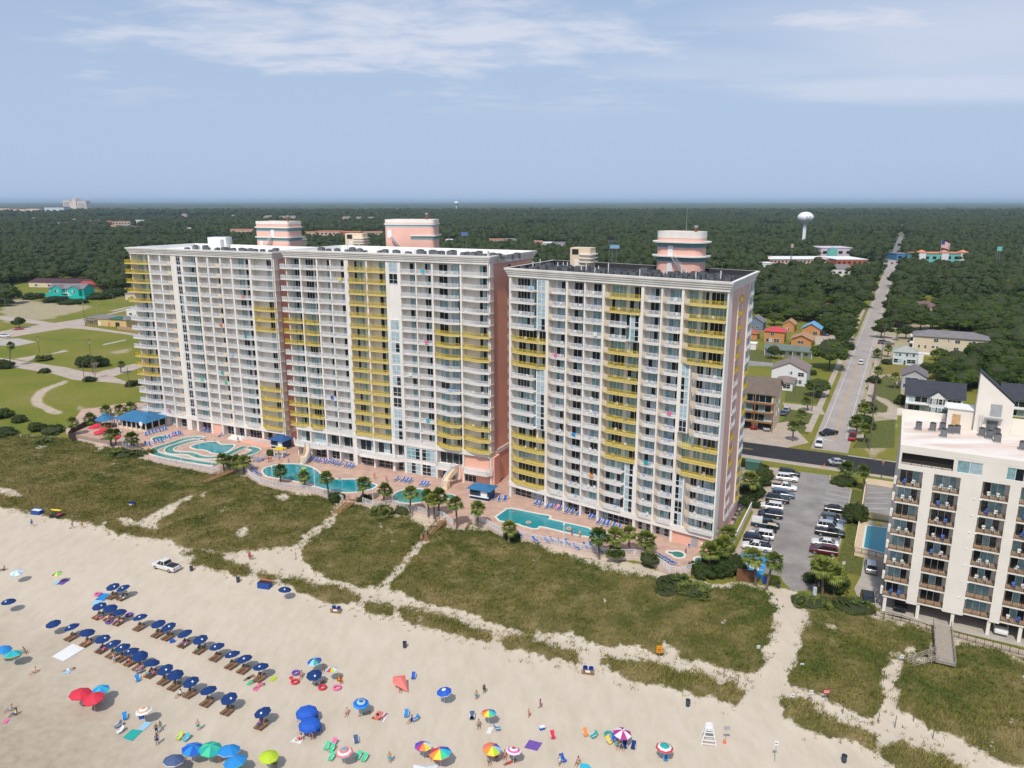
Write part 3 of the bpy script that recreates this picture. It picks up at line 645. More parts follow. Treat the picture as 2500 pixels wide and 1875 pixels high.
ZC = zm(1220,540,2.0234); ZB = zm(680,520,2.3694); ZA = zm(280,520,2.764)
xc = lambda *v: tuple(ZC(a, 0)[0] for a in v); xb = lambda *v: tuple(ZB(a, 0)[0] for a in v); xa = lambda *v: tuple(ZA(a, 0)[0] for a in v)
rg = lambda *ab: tuple(i for a, c in ab for i in range(a, c + 1))
# right tower
fc = [(-0.6,172.0),(40.3,141.5),(51.7,163.4),(10.8,193.9)]
TC = make_tower('apartment_tower', 'right cream apartment tower with dark flat roof, pink side wall and yellow balconies', 'right tower', fc, fc[:2], 55.5,17,2.865,0, PINK, ROOFD, ROOFD, [
 dict(px=xc(58,233), sty='B', yel=rg((4,6),(12,16)), narrow={i: (0,.68) for i in rg((0,3),(7,11))}, glass=(.73,1.0), nsty='F', doors=[(.1,.62),(.7,.95)], proj=.5, chairs=.55),
 dict(px=xc(244,330), sty='L', doors=[(.28,.97)], proj=.5, chairs=.6),
 dict(px=xc(339,420), sty='L', doors=[(.18,.97)], proj=.5, chairs=.6),
 dict(px=xc(429,512), sty='F', doors=[(.25,.97)], proj=.35, chairs=.6),
 dict(px=xc(524,706), sty='L', creamy=1, yel=rg((0,1),(4,12)), narrow={i: (0,.66) for i in rg((2,3),(13,16))}, glass=(.72,1.0), nsty='L', doors=[(.1,.5),(.6,.96)], proj=.6, chairs=.7),
 dict(px=xc(720,806), sty='L', doors=[(.2,.97)], proj=.5, chairs=.6),
 dict(px=xc(815,909), sty='L', doors=[(.2,.97)], proj=.5, chairs=.6),
 dict(px=xc(922,1140), sty='L', creamy=1, yel=rg((0,4),(10,12)), narrow={i: (.28,1.0) for i in rg((5,9),(13,16))}, glass=(0,.24), nsty='L', doors=[(.03,.25),(.34,.5),(.56,.95)], proj=.75, chairs=.8)])
# middle tower
fb0 = onseg(xb(40)[0], 640,(-68.0,206.3),(-5.5,178.0))
fb = [fb0,(-5.5,178.0),(5.2,198.2),(fb0[0] + 10.7, fb0[1] + 20.2)]
yl = rg((5,7),(13,15))
TB = make_tower('apartment_tower', 'middle cream apartment tower with salmon end wall and two-storey glazed base', 'middle tower', fb, fb[:2], 57.6,16,2.87,9, SALMON, ROOFW, ROOFW, [
 dict(px=xb(44,119), sty='LW', yel=yl, doors=[(.08,.95)], proj=.5),
 dict(px=xb(126,215), sty='B', yel=yl, doors=[(.05,.55),(.65,.95)], proj=.6),
 dict(px=xb(224,294), sty='F', doors=[(.45,.98)], proj=.3),
 dict(px=xb(301,378), sty='F', doors=[(.45,.98)], proj=.3),
 dict(px=xb(402,502), sty='F', yel=rg((0,15)), doors=[(.12,.6)], proj=.45),
 dict(px=xb(511,617), sty='F', yel=rg((0,15)), doors=[(.45,.85)], proj=.45),
 dict(px=xb(632,690), kind='win', skip=(2,3,4)),
 dict(px=xb(703,788), sty='F', doors=[(.4,.98)], proj=.3),
 dict(px=xb(796,881), sty='F', doors=[(.35,.98)], proj=.3),
 dict(px=xb(892,1047), sty='V', yel=yl, doors=[(.1,.42),(.55,.92)], proj=.8, chairs=.6),
 dict(px=xb(1057,1226), sty='V', yel=yl, doors=[(.52,.97)], proj=.8, chairs=.6)])
# left tower
fa0 = onseg(xa(104)[0], 615,(-121.5,236.8),(-65.8,211.1))
fa = [fa0,(-65.8,211.1),(-54.5,232.3),(fa0[0] + 11.3, fa0[1] + 21.2)]
TA = make_tower('apartment_tower', 'left cream apartment tower beside the lawn with white rooftop box', 'left tower', fa, fa[:2], 56.4,17,2.88,0, SALMON, ROOFW, ROOFW, [
 dict(px=xa(110,226), sty='LW', yel=rg((0,4),(10,12)), doors=[(.12,.45),(.6,.9)], proj=.9),
 dict(px=xa(238,300), sty='F', doors=[(.45,.98)], proj=.3),
 dict(px=xa(309,378), sty='R', doors=[(.45,.98)], proj=.35),
 dict(px=xa(412,446), kind='win'),
 dict(px=xa(458,546), sty='F', doors=[(.1,.5),(.56,.97)], proj=.5),
 dict(px=xa(559,620), sty='L', doors=[(.55,.98)], proj=.35),
 dict(px=xa(632,705), sty='R', doors=[(.4,.97)], proj=.35),
 dict(px=xa(717,779), sty='F', doors=[(.5,.98)], proj=.3),
 dict(px=xa(790,902), sty='B', doors=[(.12,.45),(.58,.95)], proj=.45),
 dict(px=xa(916,1076), sty='B', yel=rg((4,6),(12,16)), doors=[(.5,.95)], proj=.7)])
# ================================================================= tower bases, roof tops
def rrect(w, d, r, n=5):
 o = []
 for cx_, cy_, a0 in ((w / 2 - r, -d / 2 + r, -90),(w / 2 - r, d / 2 - r, 0),(-w / 2 + r, d / 2 - r, 90),(-w / 2 + r, -d / 2 + r, 180)):
  for i in range(n + 1): a = R(a0 + 90 * i / n); o.append((cx_ + r * math.cos(a), cy_ + r * math.sin(a)))
 return o
def rel(T, xyz): return (xyz[0] - T.foot[0][0], xyz[1] - T.foot[0][1], xyz[2])
def storefront(T, bays, z0, z1, n_, y, rnd, zs=(.3,.82)):
 for bi, nx_ in bays:
  u0, u1 = T.bays[bi]; me = window_mesh(u1 - u0 - .1, z1 - z0 - .08, nx_, zs, .85, rnd); obj('shopfront', me, T.root, T.loc(u0 + .05, y, z0 + .04), T.ang)
rs_ = random.Random(5)
storefront(TC, [(0,6),(1,3),(2,3),(3,3),(4,6),(5,4),(6,4)], DECK, 3.6,5,-TC.D + .08, rs_)
b = MB(); u0, u1 = TC.bays[7]; b.bx(0, u1 - u0 + .5,-TC.D - 1,-.35,0, TC.z0 - 1.26 - DECK, SALMON); b.flip().build('base_wall', TC.root, loc=TC.loc(u0,0, DECK), rz=TC.ang)
b = MB(); b.bx(0,1.4,0,.08,0,2.3, LGREY); b.flip().build('service_door', TC.root, loc=TC.loc(u0 + 4.2,-.34, DECK), rz=TC.ang)
storefront(TA, [(1,2),(2,2),(4,3),(6,3),(7,3),(8,5),(9,5)], DECK, 4.2,5,-TA.D + .08, rs_)
for bi in (5,):
 b = MB(); u0, u1 = TA.bays[bi]; b.bx(-.1, u1 - u0 + .1,-TA.D, -.15,0, TA.z0 - 1.26 - DECK, SALMON); b.flip().build('base_wall', TA.root, loc=TA.loc(u0,0, DECK), rz=TA.ang)
# steps and planter in front of the left tower
b = MB()
for k in range(5): b.bx(0,8,.2 + k * .45,.2 + (k + 1) * .45,0,.9 - k * .17, PALE)
b.flip().build('entrance_step', TA.root, loc=TA.loc(TA.bays[7][0] - 1,.2, DECK), rz=TA.ang)
b = MB(); b.bx(0,14,0,3.0,0,1.0, SALMON); b.flip().build('terrace_wall', TA.root, loc=TA.loc(TA.bays[8][0] + 1.2,.2, DECK), rz=TA.ang)
pth = [(0,3.0),(14,3.0)]; obj('railing', railing_mesh(pth, RAILW), TA.root, TA.loc(TA.bays[8][0] + 1.2,.2, DECK + 1.0), TA.ang)
# middle tower base
zmz = DECK + 3.9
storefront(TB, [(1,3),(2,3),(3,3),(4,3),(5,3),(6,2)], DECK, zmz - .9,5,-TB.D + .1, rs_)
storefront(TB, [(0,3),(1,2),(2,2),(3,2),(4,3),(5,3),(6,2),(9,4)], zmz, TB.z0 - 1.3,5,-TB.D + .1, rs_, (.8,))
for bi in (7,8):
 u0, u1 = TB.bays[bi]; w = u1 - u0
 for za, zb in ((DECK + .25, zmz - .75),(zmz + .35, TB.z0 - 1.6)): obj('window', window_mesh(w - .3, zb - za, 3,(.3,.75),.6, rs_), TB.root, TB.loc(u0 + .15,.02, za), TB.ang)
 b = MB(); b.bx(-.15, w + .15,-TB.D, -.08,0, TB.z0 - 1.26 - DECK, WHITE); b.flip().build('base_wall', TB.root, loc=TB.loc(u0,0, DECK), rz=TB.ang)
u0, u1 = TB.bays[9][0], TB.bays[10][1]
b = MB(); b.bx(TB.bays[10][0] - .6 - u0, u1 - u0 + .45,-TB.D - 2,-.5, zmz - DECK, TB.z0 - 1.26 - DECK, SALMON); b.bx(6.0, u1 - u0 + .45,-TB.D - 2,-.6,0, zmz - DECK, SALMON); b.flip().build('base_wall', TB.root, loc=TB.loc(u0,0, DECK), rz=TB.ang)
obj('window', window_mesh(3.6,2.4,3,(.7,),.9, rs_), TB.root, TB.loc(u0 + .6,-TB.D + .2, DECK + .2), TB.ang); obj('window', window_mesh(3.4,2.4,3,(.7,),.95, rs_), TB.root, TB.loc(u0 + 7.4,-.55, DECK + .3), TB.ang)
for (a, c, pr) in ((TB.bays[0][0] - 1.5, TB.bays[1][1], 1.2),(TB.bays[2][0], TB.bays[3][1], .25),(TB.bays[4][0], TB.bays[6][1] + .2,1.3),(u0, u0 + 5.2,1.6),(u0 + 7.2, u1 + .2,1.4)):
 wd = c - a; b = MB(); pa = [(0,.1),(wd * .12, pr),(wd * .88, pr),(wd, .1)] if pr > .5 else [(0, pr),(wd, pr)]
 b.prism([(0,-TB.D),(wd, -TB.D)] + pa[::-1], -.9,.02, WHITE); to = b.flip().build('terrace', TB.root, loc=TB.loc(a, 0, zmz), rz=TB.ang); obj('railing', railing_mesh(pa, RAILW), to)
def curved_stair(T, u, n, lab, flip=1):
 b = MB(); k = 14
 for i in range(k):
  t = i / k; z = (zmz - DECK) * (1 - t); x = flip * (1.2 * math.sin(t * 2.6)); y = 1.5 + 4.2 * t
  b.box((x, y, (z - .25) + .0),(1.5,.42,.5), CREAM)
  for s in (-.75,.75): b.box((x + s, y, z + .45),(.1,.45,1.0), CREAM if s * flip < 0 else RAILW)
 b.lathe([(0,0),(.9,0),(.9,2.0),(0,2.0)], (flip * .9,4.4,0), CREAM, 10)
 b.flip().build('staircase', T.root, loc=T.loc(u, n, DECK), rz=T.ang)
curved_stair(TB, u0 + 6.2,.6, 'right', -1); curved_stair(TB, TB.bays[1][0] + .3,.9, 'left', 1)
# side wall openings
def side_windows(T, i0, i1, fr, w, h, nm='window', sill=1.0):
 p, q = T.foot[i0], T.foot[i1]; l = math.dist(p, q); a = math.atan2(q[1] - p[1], q[0] - p[0]); me = window_mesh(w, h, 1,(.5,),.8, rs_)
 rows = 17 if T is not TB else 16
 for r_ in range(rows): obj(nm, me, T.root, rel(T, (p[0] + (q[0] - p[0]) * fr + .05 * math.sin(a), p[1] + (q[1] - p[1]) * fr - .05 * math.cos(a), T.z0 + r_ * T.fh + sill)), a)
side_windows(TB, 1,2,.42,1.3,1.3); side_windows(TC, 1,2,.2,.6,1.5)
def side_balconies(T, i0, i1, fr, w, yel, proj=.5):
 p, q = T.foot[i0], T.foot[i1]; a = math.atan2(q[1] - p[1], q[0] - p[0]); e = (math.cos(a), math.sin(a)); l = math.dist(p, q)
 pa = [(0,.05),(.1, proj),(w - .1, proj),(w, .05)]
 sl = [MB().prism([(0,-.05),(w, -.05)] + pa[::-1], -.2,.02, m).flip().mesh('balcony') for m in (WHITE, SLABY)]; rl = [railing_mesh(pa, m, pick=.09, pw=.05) for m in (RAILW, RAILY)]; dm = door_mesh(0,0,2.25, rs_, [(.25, w - .25)])
 for r_ in range(17):
  k = 1 if (16 - r_) in yel else 0
  bo = obj('balcony', sl[k], T.root, rel(T, (p[0] + e[0] * l * fr, p[1] + e[1] * l * fr, T.z0 + r_ * T.fh)), a); obj('railing', rl[k], bo); obj('sliding_door', dm, bo, (0,-.05,.05))
 bw = MB()
 for x in (-.35, w): bw.bx(x, x + .35,-.1,.35,0,17 * T.fh, WHITE)
 bw.flip().build('pillar', T.root, loc=rel(T, (p[0] + e[0] * l * fr, p[1] + e[1] * l * fr, T.z0)), rz=a)
side_balconies(TC, 1,2,.34,3.4, rg((0,5),(10,12))); side_balconies(TC, 1,2,.78,3.8, rg((6,9),(13,16)))
for T_, mt in ((TC, WHITE),(TB, WHITE),(TA, WHITE)):
 p, q = T_.foot[1], T_.foot[2]; a = math.atan2(q[1] - p[1], q[0] - p[0]); l = math.dist(p, q)
 b = MB(); b.bx(-.3, l, -.05,.2, T_.z0 - 1.27, T_.z0 - .1, mt); b.flip().build('skirt', T_.root, loc=rel(T_, (*p, 0)), rz=a)
 b = MB(); b.bx(.0, l, -.05,.03,0, T_.z0 - 1.27, SALMON); b.flip().build('base_wall', T_.root, loc=rel(T_, (*p, 0)), rz=a)
 b = MB(); b.bx(-.4,.45,-.06,.1, T_.z0 - 1.2, T_.z0 + 49, WHITE); b.flip().build('corner_pilaster', T_.root, loc=rel(T_, (*p, 0)), rz=a) if T_ is not TC else None
# stair towers on the roofs (parts of the towers)
def stair_tower(T, px, py, w, d, h, r, style):
 x, y = G(px, py, T.zr); pl = rrect(w, d, r); n_ = 'stair_tower'; z = T.zr
 o = bpy.data.objects.new(n_, None); C.objects.link(o); o.parent = T.root; o.location = rel(T, (x, y + d / 2, z)); o.rotation_euler = (0,0, T.ang if style != 'B' else R(-6))
 b = MB(); b.prism(pl, 0, h, PINK); b.build('wall', o)
 bands = {'C': [(.34,.46),(.74,.86)], 'B': [(.84,.93)], 'A': [(.32,.44),(.72,.84)]}[style]
 for a, c in bands: b = MB(); b.prism(offset_poly(pl, .04), h * a, h * c, TEALB if style != 'B' else PTEAL); b.build('wall_band', o)
 ld = {'C': [(.47,1.1),(.87,1.1)], 'B': [(.93,.35)], 'A': [(.45,.5),(.85,.5)]}[style]
 for f_, off in ld: b = MB(); b.prism(offset_poly(pl, off), h * f_, h * f_ + .3, PALE); b.build('ledge', o)
 b = MB(); ph = 1.4 if style == 'C' else .9; sweep_ring(b, pl, [(.06, h),(.06, h + ph),(-.2, h + ph),(-.2, h + .05)], PALE); b.build('parapet', o)
 if style == 'B':
  q = [(p_[0] * .5 + w * .25 + .3, p_[1]) for p_ in pl]; b = MB(); b.prism(offset_poly(q, .35), h * .5, h * .5 + .3, PALE); b.build('ledge', o)
  q = [(p_[0] * .5 + w * .25 + .05, p_[1]) for p_ in pl]; b = MB(); b.prism(offset_poly(q, .06), h * .38, h * .5, TEALB); b.build('wall_band', o)
 for dz, dx in ({'C': [(0,-1.2),(.48 * h, -1.2)], 'B': [(.42 * h, -w * .4)], 'A': [(0,-w * .33),(.47 * h, .5)]}[style]):
  b = MB(); b.bx(-.6,.6,-.08,.04,0.02,2.3, WPLAST); b.build('door', o, loc=(dx, -d / 2 - .05, dz))
 b = MB(); x0, x1 = {'C': (-.3,2.6), 'B': (-w * .36,-w * .16), 'A': (.4,-1.8)}[style]; zt = .46 * h
 for s in (0,.8): b.bar((x0,-d / 2 - .4 - s, zt),(x1,-d / 2 - .4 - s, 0),.08,.25, LGREY); b.bar((x0,-d / 2 - .4 - s, zt + 1),(x1,-d / 2 - .4 - s, 1),.05,.05, RAILW)
 for k in range(9): t = k / 9; b.box((x0 + (x1 - x0) * t, -d / 2 - .8, zt * (1 - t)),(.28,.8,.05), LGREY)
 b.build('stair', o)
 b = MB(); b.tube((.3 * w, 0, h),(.3 * w, 0, h + 2.3),.35,.3, M('rust', (.25,.11,.04),.8, var=.3, scale=2),10); b.lathe([(0,.5),(.45,.5),(.45,0),(0,0)], (.3 * w, 0, h + 2.2), LGREY, 10); b.build('chimney', o)
 return o
stC = stair_tower(TC, 1668,668,10.6,6.0,7.6,2.4, 'C'); stair_tower(TB, 1004,609,14.2,8,7.4,1.0, 'B'); stair_tower(TA, 676,607,13,7,7.5,.8, 'A')
b = MB(); b.tube((2.0,-2.5,7.6),(2.0,-2.5,14),.06,.03, LGREY); b.build('antenna', stC)
def cream_stair(T, px, py, w, d, h):
 x, y = G(px, py, T.zr); o = bpy.data.objects.new('stair_house', None); C.objects.link(o); o.parent = T.root; o.location = rel(T, (x, y + d / 2, T.zr)); o.rotation_euler = (0,0, T.ang + .2)
 b = MB(); b.prism(rrect(w, d, .4,2),0, h, CREAM); b.build('wall', o)
 q = [(p_[0] * .55 + w * .27, p_[1] * 1.02) for p_ in rrect(w, d, .8)]
 for k in range(3): b = MB(); b.prism(offset_poly(q, .4), h * (.3 + .18 * k), h * (.3 + .18 * k) + .25, PALE); b.build('ledge', o)
 b = MB(); b.bx(-.5,.5,-.06,.05,0,2.1, WPLAST); b.build('door', o, loc=(-w * .15,-d / 2 - .03,0)); b = MB(); b.bx(-.9,.7,-.06,.05,0,1.2, DARKM); b.build('louvre', o, loc=(-w * .2,-d / 2 - .02, h - 1.5))
cream_stair(TC, 1424,656,5.2,4,4.8); cream_stair(TB, 868,606,5.6,4,4.2); cream_stair(TA, 722,605,4.6,4,3.6)
x, y = G(533,605, TA.zr); b = MB(); b.prism(rrect(6.2,4.5,.2,2),0,3.3, WPLAST); o = b.build('plant_box', TA.root, loc=rel(TA, (x, y + 2, TA.zr)), rz=R(-6)); b = MB(); b.bx(1.2,2.4,-2.33,-2.24,.2,2.6, LGREY); b.build('access_hatch', o)
# air conditioners
def ac_mesh():
 b = MB(); b.bx(-.48,.48,-.48,.48,.12,.95, GREYM); b.bx(-.55,.55,-.55,.55,0,.12, LGREY); body = b.mesh('air_conditioner')
 b = MB(); b.lathe([(0,.0),(.36,.0),(.40,.06),(.44,0)], (0,0,.96), DARKM, 10); return body, b.mesh('fan')
ACB, ACF = ac_mesh()
def acs(T, n, lab, seed, u0, u1, v0, v1, rows=2):
 rr = random.Random(seed); p, q = T.front; e = ((q[0] - p[0]) / T.W, (q[1] - p[1]) / T.W); s_ = ((T.foot[3][0] - T.foot[0][0]),(T.foot[3][1] - T.foot[0][1])); sl = math.hypot(*s_); s_ = (s_[0] / sl, s_[1] / sl)
 for i in range(n):
  u = u0 + (u1 - u0) * (i // rows + rr.uniform(-.25,.25)) / max(1, n // rows - 1); v = v0 + (v1 - v0) * ((i % rows) / max(1, rows - 1)) + rr.uniform(-.3,.3)
  t = thing('air_conditioner', 'grey air conditioner, %s from the left in the %s row %s' % (ordw(i // rows + 1), {1: ('only',),2: ('front', 'rear'),3: ('front', 'middle', 'rear')}[rows][i % rows], lab), 'air conditioner', (p[0] + e[0] * u + s_[0] * v, p[1] + e[1] * u + s_[1] * v, T.zr + .01), T.ang + rr.choice((0,0,.1)), 'air conditioners on the tower roofs')
  k = rr.uniform(1.0,1.55); t.scale = (k, k, k * rr.uniform(.9,1.25)); obj('casing', ACB, t); obj('fan', ACF, t)
 for i in range(max(8, n // 3)):
  u = u0 + (u1 - u0) * rr.random(); v = v0 - .8 + (v1 - v0 + 1) * rr.random(); b = MB(); b.tube((0,0,0),(0,0, rr.uniform(1.6,2.6)),.11,.11, WPLAST, 6)
  b.build('vent_pipe', T.root, loc=rel(T, (p[0] + e[0] * u + s_[0] * v, p[1] + e[1] * u + s_[1] * v, T.zr)))
acs(TC, 54, 'on the dark tower roof', 1,3,49,2.2,9.5,3); acs(TB, 24, 'on the middle tower roof', 2,26,64,3.5,6,2)
acs(TB, 8, 'of the middle roof cluster', 3,9,20,4,6,2); acs(TA, 20, 'on the left tower roof', 4,20,52,4,7,2)
# ================================================================= pool deck
D1 = zm(0,880,3.16); D2 = zm(600,1040,3.16); D3 = zm(1220,1120,6.9125); D4 = zm(1540,1140,6.9125); DA = zm(290,980,5.144); DB = zm(640,1000,6.9125); DC = zm(880,1020,6.144)
SEA = [D1(585,600), D1(780,640), D1(950,672), D1(1090,712), D1(1180,770), D1(1400,815), D1(1640,865), D1(1760,850), D1(1880,850), D1(1925,895), D1(2000,945), D2(110,440), D2(200,465), D2(380,490), D2(540,512), D2(660,550), D2(745,580), D2(895,595), D2(1000,630), D2(1130,615), D2(1300,660), D2(1420,690), D2(1520,710), D2(1590,775), D2(1690,790), D2(1740,715), D2(1850,765), D2(1980,838), D3(300,1310), D3(650,1400), D3(1000,1465), D3(1350,1540), D3(1640,1600), D3(1900,1640), D4(60,1500), D4(300,1560), PK(60,1045), PK(120,1098), PK(230,1118), PK(330,1082), PK(450,1055), PK(540,985), PK(590,930)]
sea = [G(px, py, DECK) for px, py in SEA]
back = [(42.5,142.5),(53,165),(11,196),(6,199),(-57,228),(-60,234),(-112,262), G(300,985, DECK), G(200,1000, DECK), G(160,1050, DECK)]
PAVER = M('pink_pavers', (.50,.335,.265),.85, var=.16, scale=.5); PAVER2 = M('wall_render', (.62,.50,.43),.85, var=.1, scale=.5)
b = MB(); b.prism(sea + back, -.5, DECK, PAVER2, top=PAVER); o = b.build('pool_deck', kind='structure'); tag(o, 'pink paved pool deck running along the foot of the towers')
WATER = M('pool_water', (.006,.25,.30),.08, var=.16, scale=.35, bump=.25, spec=.5); WATER2 = M('lazy_river_water', (.03,.23,.21),.08, var=.15, scale=.4, bump=.2); SPAW = M('spa_water', (.03,.20,.17),.08, var=.2, scale=.8, bump=.2); COP = M('pool_coping', (.72,.67,.62),.7)
def pool(pts, label, mat=WATER, sm=1, cw=.45, name='swimming_pool', z=DECK):
 if area(pts) < 0: pts = pts[::-1]
 if sm: pts = smooth_closed(pts, sm)
 t = thing(name, label, 'pool', (*pts[0], z)); lp = [(p_[0] - pts[0][0], p_[1] - pts[0][1]) for p_ in pts]
 b = MB(); b.add([(*p_, .015) for p_ in lp], [tuple(range(len(lp)))], mat); b.build('water', t)
 b = MB(); sweep_ring(b, lp, [(0,.0),(0,.11),(cw, .11),(cw, .0)], COP); b.build('coping', t); return t
gd = lambda zf, pts: gz(zf, pts, DECK)
pool(gd(DA, [(895,575),(960,545),(1060,520),(1150,508),(1225,508),(1250,530),(1290,548),(1370,545),(1440,545),(1450,565),(1400,610),(1340,645),(1260,658),(1180,650),(1120,620),(1050,605),(960,600)]), 'kidney-shaped pool inside the winding channel by the left tower')
def channel(cl, hw, label):
 cl = gd(DA, cl)
 for _ in range(2):
  o = [cl[0]]
  for a, c in zip(cl, cl[1:]): o += [(a[0] * .75 + c[0] * .25, a[1] * .75 + c[1] * .25),(a[0] * .25 + c[0] * .75, a[1] * .25 + c[1] * .75)]
  cl = o + [cl[-1]]
 l, r = strip_poly(cl, hw); t = thing('lazy_river', label, 'pool', (*cl[0], DECK)); f_ = lambda p_, z: (p_[0] - cl[0][0], p_[1] - cl[0][1], z); n = len(cl)
 b = MB(); b.add([f_(p_, .02) for p_ in l] + [f_(p_, .02) for p_ in r], [(i, n + i, n + i + 1, i + 1) for i in range(n - 1)], WATER2); b.build('water', t)
 for sd in (l, r):
  b = MB()
  for a, c in zip(sd, sd[1:]): b.bar(f_(a, .14), f_(c, .14),.32,.28, COP)
  b.build('coping', t)
channel([(1060,470),(960,455),(830,480),(700,525),(540,575),(440,615),(430,650),(560,690),(800,735),(1000,770),(1230,800)], 1.25, 'outer channel of the winding lazy river by the left tower')
channel([(1075,482),(920,500),(780,540),(660,580),(620,620),(660,648),(780,655),(900,658),(980,695),(1080,715),(1220,712),(1370,680),(1500,615),(1600,572)], 1.2, 'inner channel of the winding lazy river by the left tower')
channel([(1620,582),(1710,600),(1735,625),(1690,650),(1600,680),(1480,705)], 1.3, 'short hooked end of the lazy river')
def circ(zf, x, y, r): c = G(*zf(x, y), DECK); return [(c[0] + r * math.cos(R(a)), c[1] + r * math.sin(R(a))) for a in range(0,360,20)]
pool(circ(DA, 530,465,2.5), 'small round pool between rows of sun loungers', WATER2,0)
pool(gd(D2, [(128,345),(160,320),(240,300),(340,293),(430,300),(500,318),(550,345),(585,385),(640,408),(740,415),(860,412),(930,440),(1015,455),(985,480),(900,505),(800,515),(690,508),(620,488),(540,465),(440,438),(330,415),(220,400),(150,385)]), 'large curving turquoise pool in front of the middle tower')
pool(circ(D2,1285,540,4.6), 'round paddling pool behind the palms', WATER2,0); pool(circ(D2,1565,545,1.4), 'tiny round spa near the blue kiosk', SPAW, 0,.3)
pool(gd(D3, [(-55,985),(130,852),(190,845),(570,920),(640,935),(820,965),(850,985),(815,1020),(1480,1170),(1530,1200),(1860,1280),(1790,1340),(1560,1330),(1440,1305),(1370,1300),(760,1155),(670,1140),(630,1180),(560,1180),(380,1130),(330,1105),(0,1045)]), 'long angular turquoise pool in front of the right tower', WATER, 0)
pool(gd(D4, [(610,1440),(650,1425),(690,1440),(780,1425),(860,1445),(900,1480),(890,1520),(820,1540),(740,1520),(700,1480),(640,1460)]), 'fish-shaped spa pool below the right tower', SPAW)
pool(gd(D4, [(1075,1590),(1100,1530),(1200,1540),(1290,1590),(1290,1640),(1200,1670),(1110,1650)]), 'rounded spa pool at the far right of the deck', SPAW)
# fence along the sea side, in panels
pan = railing_mesh([(0,0),(2.3,0)], RAILW, 1.25,.11,.04)
def fence(pts, z, name, label, me=pan, step=2.3):
 t = thing(name, label, 'fence', (*pts[0], z)); d = 0
 for a, c in zip(pts, pts[1:]):
  l = math.dist(a, c); n = max(1, round(l / step)); an = math.atan2(c[1] - a[1], c[0] - a[0])
  for i in range(n):
   o = obj('fence_panel', me, t, (a[0] + (c[0] - a[0]) * i / n - pts[0][0], a[1] + (c[1] - a[1]) * i / n - pts[0][1], 0), an); o.scale = (l / n / step, 1,1)
 return t
ins = offset_poly((sea + back) if area(sea + back) > 0 else (sea + back)[::-1], -.35); ins = ins if area(sea + back) > 0 else ins[::-1]
for a, c, lb in ((4,7, 'white picket fence along the lazy river terrace'),(8,16, 'white picket fence curving round the large pool'),(17,23, 'white picket fence behind the row of palms'),(25,36, 'white picket fence seaward of the long angular pool'),(36,42, 'white picket fence curving round the spa pools')):
 fence(ins[a:c + 1], DECK, 'picket_fence', lb)
wpan = MB()
for i in range(12): wpan.bx(i * .19, i * .19 + .16,-.03,.03,0,1.9, M('dark_boards', (.06,.045,.035),.85, var=.2, scale=2))
fence([G(*D1(750,470), DECK), G(*D1(560,560), DECK), G(*D1(530,600), DECK), G(*D1(590,605), DECK)], DECK - .2, 'board_fence', 'dark board fence round the bar patio', wpan.mesh('board_panel'))
fence(ins[0:4], DECK, 'picket_fence', 'low weathered fence along the bar patio', railing_mesh([(0,0),(2.3,0)], GWOOD, 1.0,.2,.05))
# wooden steps to the sand
def beach_stair(top, bot, w, label):
 a = Vector((*G(*top, DECK), DECK)); h_, _ = hterr(*[np.array([v]) for v in G(*bot)]); c = Vector((*G(*bot), float(h_[0]) + .02)); d = c - a; n = max(6, int(d.length / .45)); t = thing('beach_stairs', label, 'stairs', a)
 fl = Vector((d.x, d.y, 0)).normalized(); sd = Vector((-fl.y, fl.x, 0)); an = math.atan2(fl.y, fl.x); me = MB().box((0,0,0),(.42, w, .08), WOOD).mesh('step')
 for i in range(n + 1): obj('step', me, t, d * (i / n) + Vector((0,0,.05)), an)
 for s in (-1,1):
  o = sd * (s * w / 2); b = MB(); b.bar(o + Vector((0,0,.0)), d + o, .08,.3, WOOD); b.build('stringer', t)
  b = MB(); b.bar(o + Vector((0,0,1.0)), d + o + Vector((0,0,1.0)),.1,.08, WOOD); b.bar(o + Vector((0,0,.6)), d + o + Vector((0,0,.6)),.06,.06, WOOD)
  for i in range(0, n + 1,3): pp = d * (i / n) + o; b.tube(pp - Vector((0,0,.6)), pp + Vector((0,0,1.05)),.06,.06, WOOD, 5)
  b.build('handrail', t)
beach_stair(D1(1790,850), D1(1580,950),1.8, 'wooden beach steps below the lazy river'); beach_stair(D2(830,570), D2(705,680),2.2, 'wooden beach steps below the large pool'); beach_stair(D2(1520,735), D2(1375,890),1.5, 'narrow wooden beach steps below the blue kiosk')
# kiosks
def hip(b, w, d, z, h, mat, ov=.5, ridge=.3):
 x, y = w / 2 + ov, d / 2 + ov; rx = max(0, x - y) if ridge is None else x * ridge
 b.add([(-x, -y, z),(x, -y, z),(x, y, z),(-x, y, z),(-rx, 0, z + h),(rx, 0, z + h)], [(0,1,5,4),(1,2,5),(2,3,4,5),(3,0,4),(3,2,1,0)], mat)
def kiosk(name, zf, x, y, w, d, h, rh, rz, wall, roof, label, posts=True, counter=True):
 c = G(*zf(x, y), DECK); t = thing(name, label, 'kiosk', (*c, DECK), rz); b = MB(); b.bx(-w / 2, w / 2,-d / 2, d / 2,0, h, wall); b.build('wall', t)
 b = MB(); hip(b, w, d, h, rh, roof, .7); b.build('roof', t)
 for k in (-1,1):
  b = MB(); b.bx(-w * .17, w * .17,-.04,.04,0, h * .45, WPLAST if k > 0 else SHADOW); b.build('hatch', t, loc=(k * w * .25,-d / 2 - .02, h * .42))
 if counter: b = MB(); b.bx(-w / 2 - .1, w / 2 + .1,-.5,0,0,.1, WPLAST); b.build('counter', t, loc=(0,-d / 2 - .01, h * .36))
 b = MB(); b.bx(-w / 2 - .02, w / 2 + .02,-d / 2 - .03, d / 2 + .03,0,.12, WPLAST); b.build('plinth', t)
 return t
